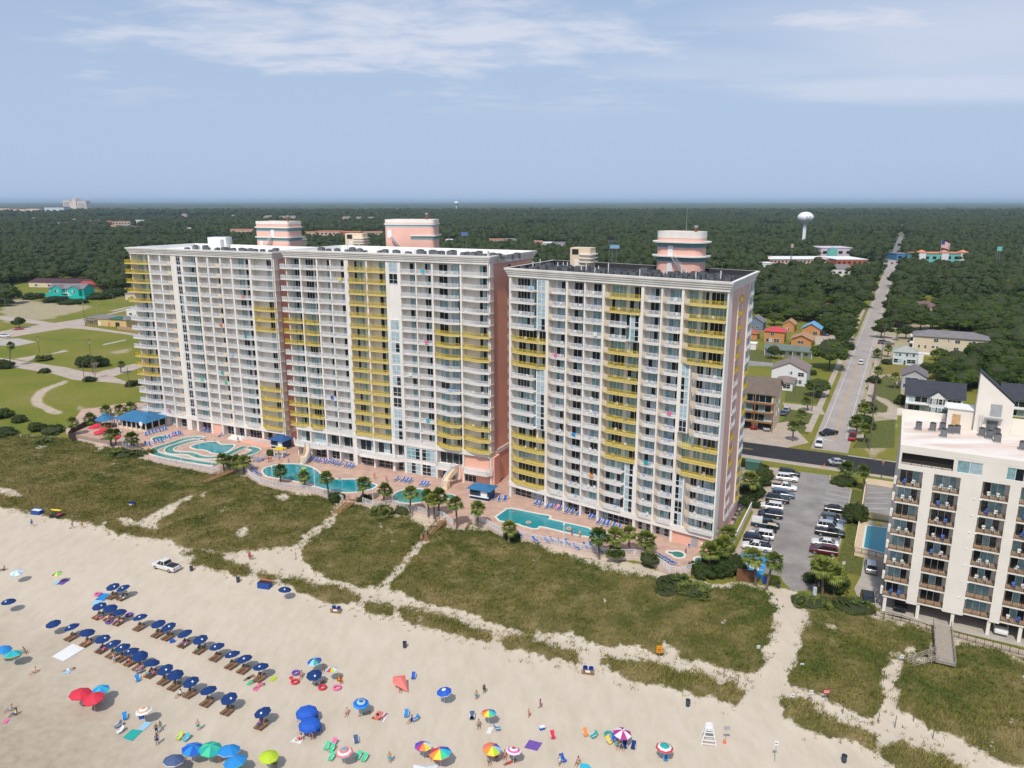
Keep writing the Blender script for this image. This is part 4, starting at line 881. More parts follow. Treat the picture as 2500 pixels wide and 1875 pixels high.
kiosk('drinks_kiosk', DC, 1830,1200,5.0,3.4,2.7,.9, R(-24), NAVYWALL, BLUEROOF, 'blue kiosk with blue hipped roof between middle and right towers')
kiosk('towel_kiosk', DB, 330,640,4.4,3.6,2.7,1.1, R(-24), NAVYWALL, TEALROOF, 'navy kiosk with dark blue hipped roof between left and middle towers')
c = G(*DA(300,320), DECK); t = thing('bar_pavilion', 'large bar pavilion with bright blue hipped roof beside the left tower', 'pavilion', (*c, DECK), R(-24))
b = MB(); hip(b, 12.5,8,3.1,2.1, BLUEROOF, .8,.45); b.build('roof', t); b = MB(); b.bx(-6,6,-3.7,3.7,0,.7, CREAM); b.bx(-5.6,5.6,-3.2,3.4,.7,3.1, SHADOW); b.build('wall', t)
for x in np.linspace(-6.1,6.1,7): b = MB(); b.bx(-.14,.14,-.14,.14,0,3.1, PALE); b.build('post', t, loc=(x, -3.85,0))
for y in (-1.5,1,3.6): b = MB(); b.bx(-.14,.14,-.14,.14,0,3.1, PALE); b.build('post', t, loc=(6.15, y, 0))
b = MB(); b.lathe([(0,0),(.75,0),(.75,.12),(0,.12)], (0,0,0), WPLAST, 14, Matrix.Rotation(R(90),4, 'X')); b.build('round_sign', t, loc=(5.2,-4.75,2.9))
c = G(*D1(820,515), DECK); t = thing('gazebo', 'small round gazebo with blue conical roof at the bar patio', 'gazebo', (*c, DECK)); b = MB(); b.lathe([(3.1,2.7),(.9,4.0),(.9,4.25),(0,4.7)], (0,0,0), BLUEROOF, 10); b.build('roof', t)
for k in range(8): a = R(45 * k + 20); b = MB(); b.tube((2.5 * math.cos(a),2.5 * math.sin(a),0),(2.5 * math.cos(a),2.5 * math.sin(a),2.75),.1,.1, WOOD); b.build('post', t)
b = MB(); b.lathe([(0,1.1),(1.7,1.1),(1.7,0)], (0,0,0), WOOD, 10); b.build('bar_counter', t)
# play float by the navy kiosk
c = G(*DB(320,790), DECK); t = thing('play_slide', 'small play slide with yellow canopy in front of the navy kiosk', 'play slide', (*c, DECK), R(-20)); b = MB(); b.bar((-1.6,-.9,2.2),(1.6,-.9,2.7),.5,.3, M('toy_yellow', (.75,.55,.04),.5)); b.bx(-1.5,1.5,-1.2,.9,2.2,2.45, MATS['toy_yellow']); b.build('canopy', t)
b = MB(); b.bx(-1.5,1.5,-1.3,1,0,.5, M('toy_grey', (.30,.33,.42),.6)); b.build('base', t)
for x in (-1.35,1.35):
 for y in (-1.1,.8): b = MB(); b.tube((x, y, .4),(x, y, 2.3),.16,.14, WPLAST); b.build('post', t)
# lamp posts on the deck
for i, (zf, x, y, h) in enumerate([(D2,210,455,4.6),(D2,535,475,4.6),(D2,985,640,4.6),(D3,1080,1470,4.6),(D1,1400,800,4.6),(D1,1638,855,4.6),(D1,950,665,4.6),(D4,1172,1700,4.8)]):
 c = G(*zf(x, y), DECK); t = thing('deck_lamp', 'white lamp post at the deck fence, %s from the left' % ORD[[3,4,5,6,1 + 0,2,0,7][i] + 1], 'lamp post', (*c, DECK)); b = MB(); b.tube((0,0,0),(0,0, h),.09,.07, WPLAST); b.build('pole', t); b = MB(); b.lathe([(0,.45),(.22,.3),(.2,0),(0,-.05)], (0,0, h), WPLAST, 8); b.build('lamp_head', t)
# sun loungers
def lounger_proto(name, fr, sl, wood=False):
 t = thing(name, 'x', 'sun lounger'); b = MB()
 for s in (-.32,.32): b.bar((s, -1.0,.32),(s, .35,.34),.07,.07, fr); b.bar((s, .3,.34),(s, .95,.86),.07,.06, fr)
 b.bar((-.32,-1.0,.32),(.32,-1.0,.32),.06,.07, fr); b.build('frame', t)
 for s in (-.3,.3):
  for y in (-.8,.45): b = MB(); b.bx(s - .03, s + .03, y - .03, y + .03,0,.34, fr); b.build('leg', t)
 if wood:
  b = MB()
  for k in range(10): b.bar((-.31,-.95 + k * .14,.37),(.31,-.95 + k * .14,.37),.1,.03, sl)
  b.build('seat_slats', t); b = MB()
  for k in range(5): b.bar((-.31,.42 + k * .12,.45 + k * .1),(.31,.42 + k * .12,.45 + k * .1),.1,.04, sl)
  b.build('backrest', t)
 else:
  b = MB(); b.bx(-.28,.28,-.96,.34,.36,.39, sl); b.build('seat', t); b = MB(); b.bar((0,.32,.38),(0,.93,.89),.56,.04, sl); b.build('backrest', t)
 return t
LB = lounger_proto('sun_lounger', WPLAST, BLUESL)
TOWELP = M('pink_towel', (.75,.22,.33),.85, var=.2, scale=4)
lg = []
def loungers(zf, pts, rz, where):
 pts = sorted(pts)
 for i, (x, y) in enumerate(pts):
  c = G(*zf(x, y), DECK); place(LB, USED, (*c, DECK), R(rz + random.uniform(-9,9)), 'white-framed blue sun lounger, %s from the left %s' % (ordw(i + 1), where), 'sun loungers on the pool deck')
loungers(D3, [(90,700),(610,770),(680,790),(800,825),(880,830),(1005,860),(1130,905),(1220,925),(1320,945),(1525,990),(1580,1000),(1665,1085),(1755,1110),(1825,1125),(1915,1155),(2010,1185)], -25, 'along the base of the right tower')
loungers(D3, [(340,1300),(600,1395),(790,1400),(890,1405),(1030,1430),(1140,1450),(1290,1515),(1450,1500),(1550,1490),(1700,1580)], 30, 'along the fence of the long pool')
loungers(D4, [(985,1325),(1130,1340),(1270,1365)], -10, 'against the salmon wall by the spas'); loungers(D4, [(540,1540),(590,1575),(650,1612),(700,1640)], 60, 'beside the fish-shaped spa')
loungers(DC, [(540,940),(635,950),(690,960),(745,970),(910,1010),(955,1015),(1000,1020)], -25, 'between the middle tower and the paddling pool'); loungers(DC, [(1995,1220),(2080,1240),(2170,1235)], -5, 'beside the blue kiosk')
loungers(DB, [(800,850),(850,865),(915,865),(965,885),(1030,890),(1070,900),(1140,900),(1190,905),(1250,930),(1310,940),(1410,960),(1470,970),(1520,980)], -25, 'under the windows of the middle tower')
loungers(DA, [(340,425),(385,410),(430,400),(470,385),(520,375),(560,360),(595,355)], 30, 'in the row by the bar pavilion'); loungers(DA, [(340,545),(390,555),(450,520),(500,505),(545,510),(590,470),(640,460),(680,435),(720,425),(755,415),(785,418)], 30, 'in the row round the small round pool')
loungers(DA, [(1050,375),(1095,380),(1140,385),(1270,440)], -25, 'in the doorway of the left tower'); loungers(DA, [(1660,720),(1720,750),(1765,755),(1815,730)], -40, 'near the navy kiosk'); loungers(DA, [(1650,805),(1675,840),(1700,875),(1725,905),(1755,925)], 70, 'along the curved fence of the large pool'); loungers(DA, [(110,575),(150,580),(190,575)], 20, 'beside the palm at the bar patio')
for i, (zf, x, y, rz, w) in enumerate([(D3,965,850,-25, 'right'),(DA, 690,432,30, 'left'),(DA, 1050,372,-25, 'doorway'),(DB, 1040,885,-25, 'middle')]):
 c = G(*zf(x, y), DECK); b = MB(); b.box((0,-.2,.42),(.62,1.2,.03), TOWELP); b.bar((0,.42,.48),(0,.95,.93),.62,.03, TOWELP); o = b.build('towel', loc=(*c, DECK), rz=R(rz)); tag(o, 'pink towel draped over a sun lounger, %s tower side' % w, 'towel')
# ================================================================= white apartment block on the right
RA = R(-27.0); BROWNR = M('brown_rail', (.06,.045,.035),.6); TANF = M('tan_floor', (.36,.24,.15),.8, var=.1, scale=1); IVORY = M('ivory_stucco', (.77,.715,.635),.8, var=.05, scale=.3)
RUSTY = M('stained_membrane', (.84,.82,.78),.7, col2=(.66,.47,.37), scale=.22, detail=6, stretch=(.35,1.6,1))
W5 = zm(1980,900,2.369)
wp = G(2149,1491); wa = R(-29.5); we = (math.cos(wa), math.sin(wa)); wn = (we[1], -we[0]); wv = (math.cos(R(63.0)), math.sin(R(63.0)))
wq = (wp[0] + we[0] * 42, wp[1] + we[1] * 42); WT = thing('apartment_block', 'ivory concrete apartment block with dark recessed balconies at the right edge', 'apartment block', (*wp, 0), wa)
WU = lambda x, y: sum((onseg(*W5(x, y), wp, wq)[k] - wp[k]) * we[k] for k in (0,1))
wb = [(WU(497,640), WU(640,670)),(WU(703,690), WU(855,720)),(WU(983,730), WU(1140,760)),(WU(1205,770), WU(1375,800))]; wd0 = wb[3][1] + 2.6
wb += [(wd0, wd0 + 4.2),(wd0 + 6, wd0 + 10.2),(wd0 + 13, wd0 + 17)]
zf0, fhw, ztw = 3.1,2.92,30.6; DW = 1.9; Wd = 42; dep = 23
b = MB(); sk = dep * math.cos(R(63) - wa)                                     # plan: parallelogram, u skewed
b.prism([(0.25, DW),(Wd, DW),(Wd + sk, dep),(sk, dep)], zf0 - .3, ztw - .9, IVORY); b.build('core', WT)
b = MB(); marks = [0.0] + [v for r_ in wb for v in r_] + [Wd]
for a, c in zip(marks[0::2], marks[1::2]):
 if c - a > .05: b = MB(); b.bx(a, c, 0, DW + .02, zf0 - .55, ztw - 4.2, IVORY); b.build('wall_pier', WT)
tw_ = [(marks[1] + .3, wb[1][0] + 2.5,1),(wb[2][0] - 4.1 + .3, wb[2][0] - .6 + .3,0),(wb[3][0] - 2.2, wb[3][0] + 1.2,2)]
b = MB(); b.bx(0, Wd, 0, DW + .01, ztw - 1.3, ztw, IVORY); b.bx(0, Wd, 0, DW + .012, ztw - 4.2, ztw - 3.3, IVORY)
xs = [0] + [v for a, c, _ in tw_ for v in (a, c)] + [Wd]
for a, c in zip(xs[0::2], xs[1::2]): b.bx(a, c, .003, DW + .005, ztw - 3.3, ztw - 1.3, IVORY)
b.build('top_storey', WT)
for a, c, k in tw_:
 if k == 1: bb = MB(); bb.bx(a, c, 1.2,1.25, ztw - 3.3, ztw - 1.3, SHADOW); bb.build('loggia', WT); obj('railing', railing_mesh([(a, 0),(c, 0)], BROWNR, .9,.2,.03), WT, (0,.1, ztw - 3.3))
 else: obj('window', window_mesh(c - a, 2.0,2 if k == 0 else 3,(),.3 if k == 0 else .5, random.Random(k)), WT, (a, .12, ztw - 3.3))
wr = random.Random(9)
for bi, (a, c) in enumerate(wb[:5]):
 w = c - a; slab = MB(); slab.bx(0, w, 0.02, DW, -.28,0, IVORY); slab.bx(.02, w - .02,.04, DW, 0,.015, TANF); slab = slab.mesh('balcony'); rl = railing_mesh([(.02,0),(w - .02,0)], BROWNR, 1.0,.22,.03)
 drs = [door_mesh(0,0,2.25, wr, [(.35, w - .5)]) for _ in range(3)]; sw = MB(); sw.bx(-.03,.03,0, DW, 0,2.6, IVORY); sw = sw.mesh('side_wall')
 for k in range(8):
  bo = obj('balcony', slab, WT, (a, 0, zf0 + k * fhw)); obj('railing', rl, bo, (0,-.0,.01)); obj('sliding_door', wr.choice(drs), bo, (0, DW - .06,.02))
  if bi == 0: bb = MB(); bb.bx(-.45,-.05,.3,1.3,0,1.2, IVORY); bb.build('side_wing', bo)
  if wr.random() < .6 and bi < 4:
   for ci in range(2):
    u = w * (.3 + .35 * ci); P_ = (wp[0] + we[0] * (a + u) - wn[0] * .9, wp[1] + we[1] * (a + u) - wn[1] * .9, zf0 + k * fhw + .03); cm = wr.choice((0,0,1))
    obj('plastic_chair', CHAIR, None, P_, wa + wr.uniform(-.8,.8), '%s chair, %s one on the %s balcony up, bay %s of ivory block' % (('white', 'blue')[cm], ('left', 'right')[ci], ORD[k + 1], ('one', 'two', 'three', 'four')[bi]), 'chair', 'chairs on the ivory block balconies', mat=PLASTIC[cm])
 for k in range(7):
  if bi == 1: bb = MB(); bb.ell((0,0,0),(.16,.1,.16), WPLAST, 8,4); bb.build('wall_light', WT, loc=(c + 2.2,-.03, zf0 + (k + 1) * fhw - .3)); bb = MB(); bb.ell((0,0,0),(.16,.1,.16), WPLAST, 8,4); bb.build('wall_light', WT, loc=(c + 3.1,-.03, zf0 + (k + 1) * fhw - .3))
b = MB(); b.add([(.2,.2, ztw - .6),(Wd, .2, ztw - .6),(Wd + sk - .2, dep - .2, ztw - .6),(sk + .1, dep - .2, ztw - .6)], [(0,1,2,3)], RUSTY); b.build('roof', WT)
b = MB(); sweep_ring(b, [(0,0),(Wd, 0),(Wd + sk, dep),(sk, dep)], [(.02, ztw - 1.0),(.04, ztw),(-.3, ztw + .02),(-.3, ztw - .7)], IVORY); b.build('parapet', WT)
for i, u in enumerate([.25,5.4,10.6,15.8,20.2,25]): b = MB(); b.bx(u, u + .5,.2,.7,0, zf0 - .4, IVORY); b.build('pillar', WT)
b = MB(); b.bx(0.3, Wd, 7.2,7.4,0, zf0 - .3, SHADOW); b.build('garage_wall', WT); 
b = MB(); b.add([(0,-1.0,.03),(Wd, -1.0,.03),(Wd, 8,.03),(0,8,.03)], [(0,1,2,3)], CONC); o = b.build('drive', loc=(*wp, 0), rz=wa, kind='structure'); tag(o, 'concrete parking floor under the ivory apartment block')
# roof-top stair house with slanted top, rear room
sx0, sy0 = [(lambda g: ((g[0] - wp[0]) * we[0] + (g[1] - wp[1]) * we[1], -((g[0] - wp[0]) * wn[0] + (g[1] - wp[1]) * wn[1])))(G(*W5(935,360), ztw - .6))][0]
b = MB(); w_, d_, h0, h1 = 5.6,3.2,5.6,10.6; v = [(0,0,0),(w_, 0,0),(w_, d_, 0),(0, d_, 0),(0,0, h1),(w_, 0, h0),(w_, d_, h0),(0, d_, h1)]
b.add(v, [(3,2,1,0),(0,1,5,4),(1,2,6,5),(2,3,7,6),(3,0,4,7)], CREAM if False else IVORY); b.add([(-.1,-.1, h1 + .1),(w_ + .15,-.1, h0 + .05),(w_ + .15, d_ + .1, h0 + .05),(-.1, d_ + .1, h1 + .1),(-.1,-.1, h1 + .35),(w_ + .15,-.1, h0 + .3),(w_ + .15, d_ + .1, h0 + .3),(-.1, d_ + .1, h1 + .35)], [(3,2,1,0),(4,5,6,7),(0,1,5,4),(1,2,6,5),(2,3,7,6),(3,0,4,7)], DARKM)
sh = b.build('stair_house', WT, loc=(sx0, sy0, ztw - .6))
for (x, z, hh, mt) in ((1.9,.05,2.2, GREYM),(2.2,3.2,2.1, LGREY)): b = MB(); b.bx(x, x + 1.7,-.1,.02, z, z + hh, mt); b.build('door', sh)
b = MB(); b.bx(1.5,4.2,-.9,0,2.75,2.9, LGREY); b.build('landing', sh); obj('railing', railing_mesh([(1.5,-.9),(4.2,-.9)], LGREY, .9,.4,.03), sh, (0,0,2.9))
b = MB()
for x in (.7,1.2): b.tube((x, -.15,0),(x, -.15,3.2),.03,.03, LGREY, 4)
for k in range(8): b.tube((.7,-.15,.3 + .38 * k),(1.2,-.15,.3 + .38 * k),.02,.02, LGREY, 4)
b.build('ladder', sh)
b = MB(); b.bx(-4.2,-.05,1.2,5,0,3.4, IVORY); b.bx(-4.5,-.05,.95,5.1,3.4,3.6, ROOFW); b.build('plant_room', WT, loc=(sx0, sy0, ztw - .6)); b = MB(); b.bx(-3.4,-2.1,1.1,1.18,.05,2.4, M('rusty_door', (.50,.33,.16),.7, var=.2, scale=2)); b.build('door', WT, loc=(sx0, sy0, ztw - .6))
b = MB(); b.bx(5.7,10.5,.9,1.1,0,2.9, IVORY); b.build('rear_parapet', WT, loc=(sx0, sy0, ztw - .6)); b = MB(); b.bx(-12.5,-4.4,5.0,5.2,0,1.3, IVORY); b.build('rear_parapet', WT, loc=(sx0, sy0, ztw - .6))
for i, (x, y) in enumerate([(620,345),(702,350),(758,350),(765,385),(805,365),(842,365),(985,380),(1028,395),(1072,385),(1076,415),(1222,460)]):
 c = G(*W5(x, y + 10), ztw - .6); t = thing('air_conditioner', 'large grey air conditioner on the stained white roof, %s from the left' % ordw(i + 1), 'air conditioner', (*c, ztw - .58), wa, 'air conditioners on the ivory block roof'); t.scale = (1.05,1.05,1.5); obj('casing', ACB, t); obj('fan', ACF, t)
# terrace pool of the block, its walls
pool(gz(W5, [(325,910),(440,925),(425,1068),(305,1035)], .6), 'rectangular turquoise pool beside the ivory block', WATER, 0,.4, z=.6)
b = MB(); b.prism(gz(W5, [(282,870),(460,895),(440,1110),(250,1065)], .55),0,.58, CREAM, top=M('sand_terrace', (.60,.47,.32),.85, var=.06, scale=.5)); tag(b.build('pool_terrace', kind='structure'), 'sand coloured terrace round the rectangular pool')
fence(gz(W5, [(318,660),(288,850),(252,1040)], .0),.0, 'garden_wall', 'low cream wall between car park and rectangular pool', MB().bx(0,2.3,-.12,.12,0,1.2, CREAM).mesh('wall_panel')); fence(gz(W5, [(250,1062),(415,1100)], .58),.58, 'terrace_railing', 'dark railing below the rectangular pool', railing_mesh([(0,0),(2.3,0)], BROWNR, 1.1,.2,.03)); fence(gz(W5, [(288,855),(450,880)], .0),.0, 'garden_wall', 'cream slatted wall behind the rectangular pool', MB().bx(0,2.3,-.1,.1,0,1.5, CREAM).mesh('wall_panel')); fence(gz(W5, [(320,665),(480,690)], .0),.0, 'garden_wall', 'cream slatted wall between small car park and black street', MB().bx(0,2.3,-.1,.1,0,1.5, CREAM).mesh('wall_panel'))
fence(gz(W5, [(325,1420),(520,1460),(715,1530)], .1),.1, 'terrace_railing', 'brown railing in front of the ivory block, left of boardwalk', railing_mesh([(0,0),(2.3,0)], BROWNR, 1.1,.25,.03)); fence(gz(W5, [(805,1545),(1000,1600),(1300,1680)], .1),.1, 'terrace_railing', 'brown railing in front of the ivory block, right of boardwalk', railing_mesh([(0,0),(2.3,0)], BROWNR, 1.1,.25,.03))
sheet('path', [gz(W5, [(310,1395),(520,1435),(720,1500),(1000,1570),(1400,1670),(1400,1720),(1000,1610),(720,1545),(520,1470),(310,1430)])], .03, PAVE, 'beige terrace in front of the ivory block')
# grey boardwalk to the beach
Z7 = zm(1800,1400,3.16)
a = Vector((*G(*Z7(1575,440)),1.0)); c = Vector((*G(*Z7(1600,750)),1.0)); t = thing('boardwalk', 'weathered grey boardwalk leading from the ivory block over the dune', 'boardwalk', a); d = c - a; n = int(d.length / .2); fl = d.normalized(); an = math.atan2(fl.y, fl.x); sd = Vector((-fl.y, fl.x, 0))
me = MB().box((0,0,0),(.17,2.6,.05), GWOOD).mesh('plank')
for i in range(n): obj('plank', me, t, d * (i / n), an)
for s in (-1.3,1.3):
 b = MB(); o = sd * s
 for z in (.45,1.0): b.bar(o + Vector((0,0, z)), d + o + Vector((0,0, z)),.06,.1, GWOOD)
 for i in range(0, n + 1,11): b.tube(d * (i / n) + o - Vector((0,0,1)), d * (i / n) + o + Vector((0,0,1.05)),.07,.07, GWOOD, 5)
 b.build('handrail', t)
for k, (x0, y0, x1, y1) in enumerate([(1530,650,1310,695),(1540,720,1350,735)]):
 p0 = Vector((*G(*Z7(x0, y0)),1.0)) - a; p1 = Vector((*G(*Z7(x1, y1)),.2)) - a; b = MB(); 
 for z in (.3,.65,1.0): b.bar(p0 + Vector((0,0, z)), p1 + Vector((0,0, z)),.06,.1, GWOOD)
 for i in range(5): pp = p0 + (p1 - p0) * (i / 4); b.tube(pp - Vector((0,0,.8)), pp + Vector((0,0,1.05)),.06,.06, GWOOD, 5)
 b.build('ramp_rail', t)
b = MB()
for z in (.35,.7,1.05): b.bar(d + sd * -1.3 + Vector((0,0, z - .2)), d + sd * -1.3 + fl * -1.8 + sd * -1.2 + Vector((0,0, z - .2)),.06,.1, GWOOD); b.bar(d + sd * 1.4 + Vector((0,0, z - .2)), d + sd * -1.4 + Vector((0,0, z - .2)),.06,.1, GWOOD)
b.build('end_rail', t)
# ================================================================= houses
def house(name, label, anchor, w, d, h, roof, rh, wall, rmat, ang=RA, ov=.5, right=True, wins=(), extra=None, cat='house', base=0.0):
 """anchor: ground point of the front-right (or front-left) corner; local x along the front, y inwards"""
 ux, uy = math.cos(ang), math.sin(ang); p = (anchor[0] - ux * w, anchor[1] - uy * w) if right else anchor
 t = thing(name, label, cat, (*p, 0), ang)
 b = MB(); b.bx(0, w, 0, d, 0, h, wall)
 if roof == 'gx': b.add([(0,0, h),(0, d, h),(0, d / 2, h + rh),(w, 0, h),(w, d, h),(w, d / 2, h + rh)], [(0,2,1),(3,4,5)], wall)
 if roof == 'gy': b.add([(0,0, h),(w, 0, h),(w / 2,0, h + rh),(0, d, h),(w, d, h),(w / 2, d, h + rh)], [(0,1,2),(3,5,4)], wall)
 b.build('wall', t); b = MB(); k = rh / (d / 2) * ov if roof == 'gx' else rh / (w / 2) * ov if roof == 'gy' else 0; e = .22
 def pl(q):                                           # a roof slope with thickness
  q = [Vector(v_) for v_ in q]; u_ = [v_ + Vector((0,0, e)) for v_ in q]; m = len(q)
  b.add(q + u_, [tuple(range(m))[::-1], tuple(range(m, 2 * m))] + [(i, (i + 1) % m, (i + 1) % m + m, i + m) for i in range(m)], rmat)
 if roof == 'gx': pl([(-ov, -ov, h - k),(w + ov, -ov, h - k),(w + ov, d / 2, h + rh),(-ov, d / 2, h + rh)]); pl([(-ov, d / 2, h + rh - .002),(w + ov, d / 2, h + rh - .002),(w + ov, d + ov, h - k),(-ov, d + ov, h - k)])
 elif roof == 'gy': pl([(-ov, -ov, h - k),(w / 2,-ov, h + rh),(w / 2, d + ov, h + rh),(-ov, d + ov, h - k)]); pl([(w / 2,-ov, h + rh - .002),(w + ov, -ov, h - k),(w + ov, d + ov, h - k),(w / 2, d + ov, h + rh - .002)])
 elif roof == 'hip': bb = MB(); hip(bb, w, d, h, rh, rmat, ov, max(0,(w - d) / (w + 2 * ov))); b.add([(x + w / 2, y + d / 2, z) for x, y, z in bb.v], bb.f, rmat)
 else: b.bx(-.2, w + .2,-.2, d + .2, h, h + .35, rmat)
 b.build('roof', t)
 for (f_, x, z, ww, hh) in wins:                       # f: 'f' front, 'r' right side
  me = window_mesh(ww, hh, 2 if ww > 1.2 else 1,(.5,),.75, rs_); obj('window', me, t, (x, -.02, z) if f_ == 'f' else (w + .02, x, z),0 if f_ == 'f' else R(90))
 if extra: extra(t, w, d, h)
 return t
H6 = zm(1790,760,5.186); H7 = zm(2100,780,5.53); LQ = zm(0,460,3.456)
BRWN = M('brown_shingle', (.16,.125,.10),.9, var=.12, scale=.6); TAUPE = M('taupe_shingle', (.24,.19,.165),.9, var=.1, scale=.6); SLATE = M('slate_shingle', (.045,.05,.065),.9, var=.15, scale=.6); TANR = M('tan_shingle', (.42,.24,.14),.9, var=.1, scale=.6)
REDR = M('red_metal_roof', (.55,.06,.07),.5, var=.06, scale=.6); SKYR = M('sky_metal_roof', (.14,.38,.62),.45, var=.06, scale=.6); ORNG = M('orange_stucco', (.52,.24,.09),.85, var=.08, scale=.5); GREENR = M('green_grey_roof', (.14,.17,.15),.85, var=.15, scale=.4); PGREY = M('pale_shingle', (.36,.37,.34),.9, var=.1, scale=.6); GREYS = M('grey_shingle', (.20,.185,.19),.9, var=.12, scale=.5); HWHITE = M('white_siding', (.72,.72,.72),.7, var=.04, scale=1); BWHITE = M('bluish_siding', (.58,.66,.70),.7, var=.05, scale=1); BEIGE = M('beige_siding', (.66,.55,.40),.8, var=.05, scale=.6); BROWNW = M('brown_timber', (.26,.14,.055),.75, var=.2, scale=1.5); TURQ = M('turquoise_siding', (.02,.48,.42),.6, var=.06, scale=1); YELW = M('yellow_stucco', (.62,.45,.20),.8, var=.08, scale=.6); LILAC = M('lilac_shingle', (.20,.165,.18),.9, var=.12, scale=.5)
def ex_brown(t, w, d, h):
 for k in range(3):
  z = 2.9 + k * 3.0; b = MB(); b.bx(0, w, -1.6,0, z - .25, z, BROWNW); o = b.build('balcony', t); obj('railing', railing_mesh([(0,-1.6),(w, -1.6)], BROWNW, 1.0,.16,.07), o, (0,0, z)); obj('window', window_mesh(w - 2,2.2,8,(),.75, rs_), t, (1,-.04, z + .05))
 for x in np.linspace(.1, w - .1,4): b = MB(); b.bx(x - .15, x + .15,-1.6,-1.3,0, h, BROWNW if 0 < x < w else BEIGE); b.build('post', t)
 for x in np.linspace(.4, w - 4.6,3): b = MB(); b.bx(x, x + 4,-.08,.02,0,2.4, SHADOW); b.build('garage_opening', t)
house('balcony_block', 'brown-roofed block with timber balconies over garages behind the right tower', G(*H6(500,1520)),17,14,11.7, 'gx', 3.6, BEIGE, BRWN, ov=.6, extra=ex_brown, wins=[('r', 4,4 + 3 * k, 1,1.3) for k in range(3)] + [('r', 9,4 + 3 * k, .8,1.1) for k in range(3)], cat='apartment block')
def shut(t, xs, z, hh=1.5, w=1.6):
 for x in xs:
  for s in (-.45, w): b = MB(); b.bx(x + s, x + s + .42,-.1,-.02, z, z + hh, SLATE); b.build('shutter', t)
house('gabled_house', 'white house with taupe gabled roof beside the brown-roofed block', G(*H6(918,955)),13,13,6.0, 'gy', 3.0, HWHITE, TAUPE, wins=[('f', 6.4,4.3,1.3,1.2),('f', 9.8,3.8,2.2,1.6),('f', 9.6,.9,1.3,1.5),('r', 3,3.8,1.2,1.4),('r', 8,3.8,1.2,1.4)], extra=lambda t, w, d, h: shut(t, (9.6,),.9,1.5,1.3))
house('annex', 'low annex with taupe roof in front of the white gabled house', G(*H6(745,1012)),6,9,3.2, 'hip', 1.6, HWHITE, TAUPE, wins=[('f', 2.6,.9,2.6,1.7)])
def ex_motel(t, w, d, h):
 for x in np.linspace(.2, w - .2,6): b = MB(); b.bx(x - .1, x + .1,-2.0,-1.8,0, h, WPLAST); b.build('post', t)
 b = MB(); b.bx(-.4, w + .4,-2.2,0, h - .05, h + .12, GREENR); b.build('porch_roof', t)
house('motel', 'long low motel with grey-green roof and white porch posts', G(*H6(1000,600)),21,7,3.1, 'gx', 1.7, HWHITE, GREENR, ov=.6, extra=ex_motel, wins=[('f', 1 + 3.3 * k, 1,1.4,1.3) for k in range(6)], cat='motel')
house('cottage', 'tan-roofed orange bungalow with wide front gable', G(*H6(985,445)),9.5,11,3.2, 'gy', 2.1, ORNG, TANR, ov=.7, wins=[('f', 3,1,3,1.4)])
house('cottage', 'two-storey orange house with bright red hipped roof', G(*H6(640,410)),9.8,8,5.8, 'hip', 2.0, ORNG, REDR, ov=.6, wins=[('f', 3,3.8,1.8,1.6),('f', 1,.4,3,1.8),('f', 5,.4,2.5,1.8)])
house('cottage', 'orange cottage with bright sky-blue gabled roof', G(*H6(1095,315)),9,10,3.8, 'gy', 2.6, ORNG, SKYR, ov=.7, wins=[('f', 5.5,.4,2.2,2.0)])
house('cottage', 'narrow orange cottage with orange gabled roof', G(*H6(770,265)),6,9,4.2, 'gy', 2.2, ORNG, TANR, wins=[('f', 2,1,1.4,1.4)])
house('cottage', 'blue-grey house with white gable trim beside the right tower', G(*H6(372,245)),9,10,4.6, 'gy', 2.8, M('slate_blue_siding', (.16,.20,.28),.8), GREYS, wins=[('f', 2,1,2,1.4),('f', 5,1,2,1.4)])
house('cottage', 'low cottage with rust-red hipped roof beside the right tower', G(*H6(300,365)),8,8,3.2, 'hip', 2.2, ORNG, M('rust_shingle', (.36,.12,.07),.9, var=.1, scale=.6), wins=[('f', 3,1,2,1.3)])
house('shed', 'small cream shed behind the right tower lawn', G(*H6(285,490)),6,5,2.8, 'flat', 0, IVORY, ROOFW, wins=[('f', 2,.8,1.6,1.3)], cat='shed')
def ex_apt(t, w, d, h):
 b = MB(); b.bx(-1.6,0,0,3,0, h, WPLAST); b.build('stair_bay', t)
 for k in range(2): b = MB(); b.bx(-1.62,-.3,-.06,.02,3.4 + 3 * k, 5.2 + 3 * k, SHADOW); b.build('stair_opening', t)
house('apartment_house', 'long beige three-storey apartment house right of the road', G(*H7(700,470)),30,12,9.0, 'hip', 2.4, BEIGE, GREYS, right=False, ov=.7, extra=ex_apt, wins=[('f', 2,3.4,.9,1.4),('f', 4.6,3.4,.9,1.4),('f', 7.6,3.8,1.2,1.0),('f', 9.4,3.8,1.0,.9),('f', 13.4,3.8,.8,.7),('f', 16.6,3.2,2.0,1.5),('f', 20.4,3.2,2.0,1.5),('f', 8.2,6.6,1.9,1.5),('f', 16.8,6.6,2,1.5),('f', 22.8,6.6,2,1.5),('f', 26,6.6,.8,1.3),('f', 13.9,7,.5,1.0),('f', 3,7.2,.5,.6)], cat='apartment house')
def ex_pale(t, w, d, h):
 b = MB(); b.bx(w + .2, w + 2.2,-.5,-.3,0, h, WPLAST); b.bx(w + .2, w + 2.2,2,2.2,0, h, WPLAST); b.bx(w, w + 4.5,-.6,2.4, h, h + .25, WPLAST); b.build('stair_tower', t)
 for k in range(11): b = MB(); b.bx(w + .4, w + 1.9,-.4 - .3 * k + 2.4 - 1,-.1 - .3 * k + 2.4 - 1,2.8 - .27 * k - .08,2.8 - .27 * k, LGREY); b.build('stair', t)
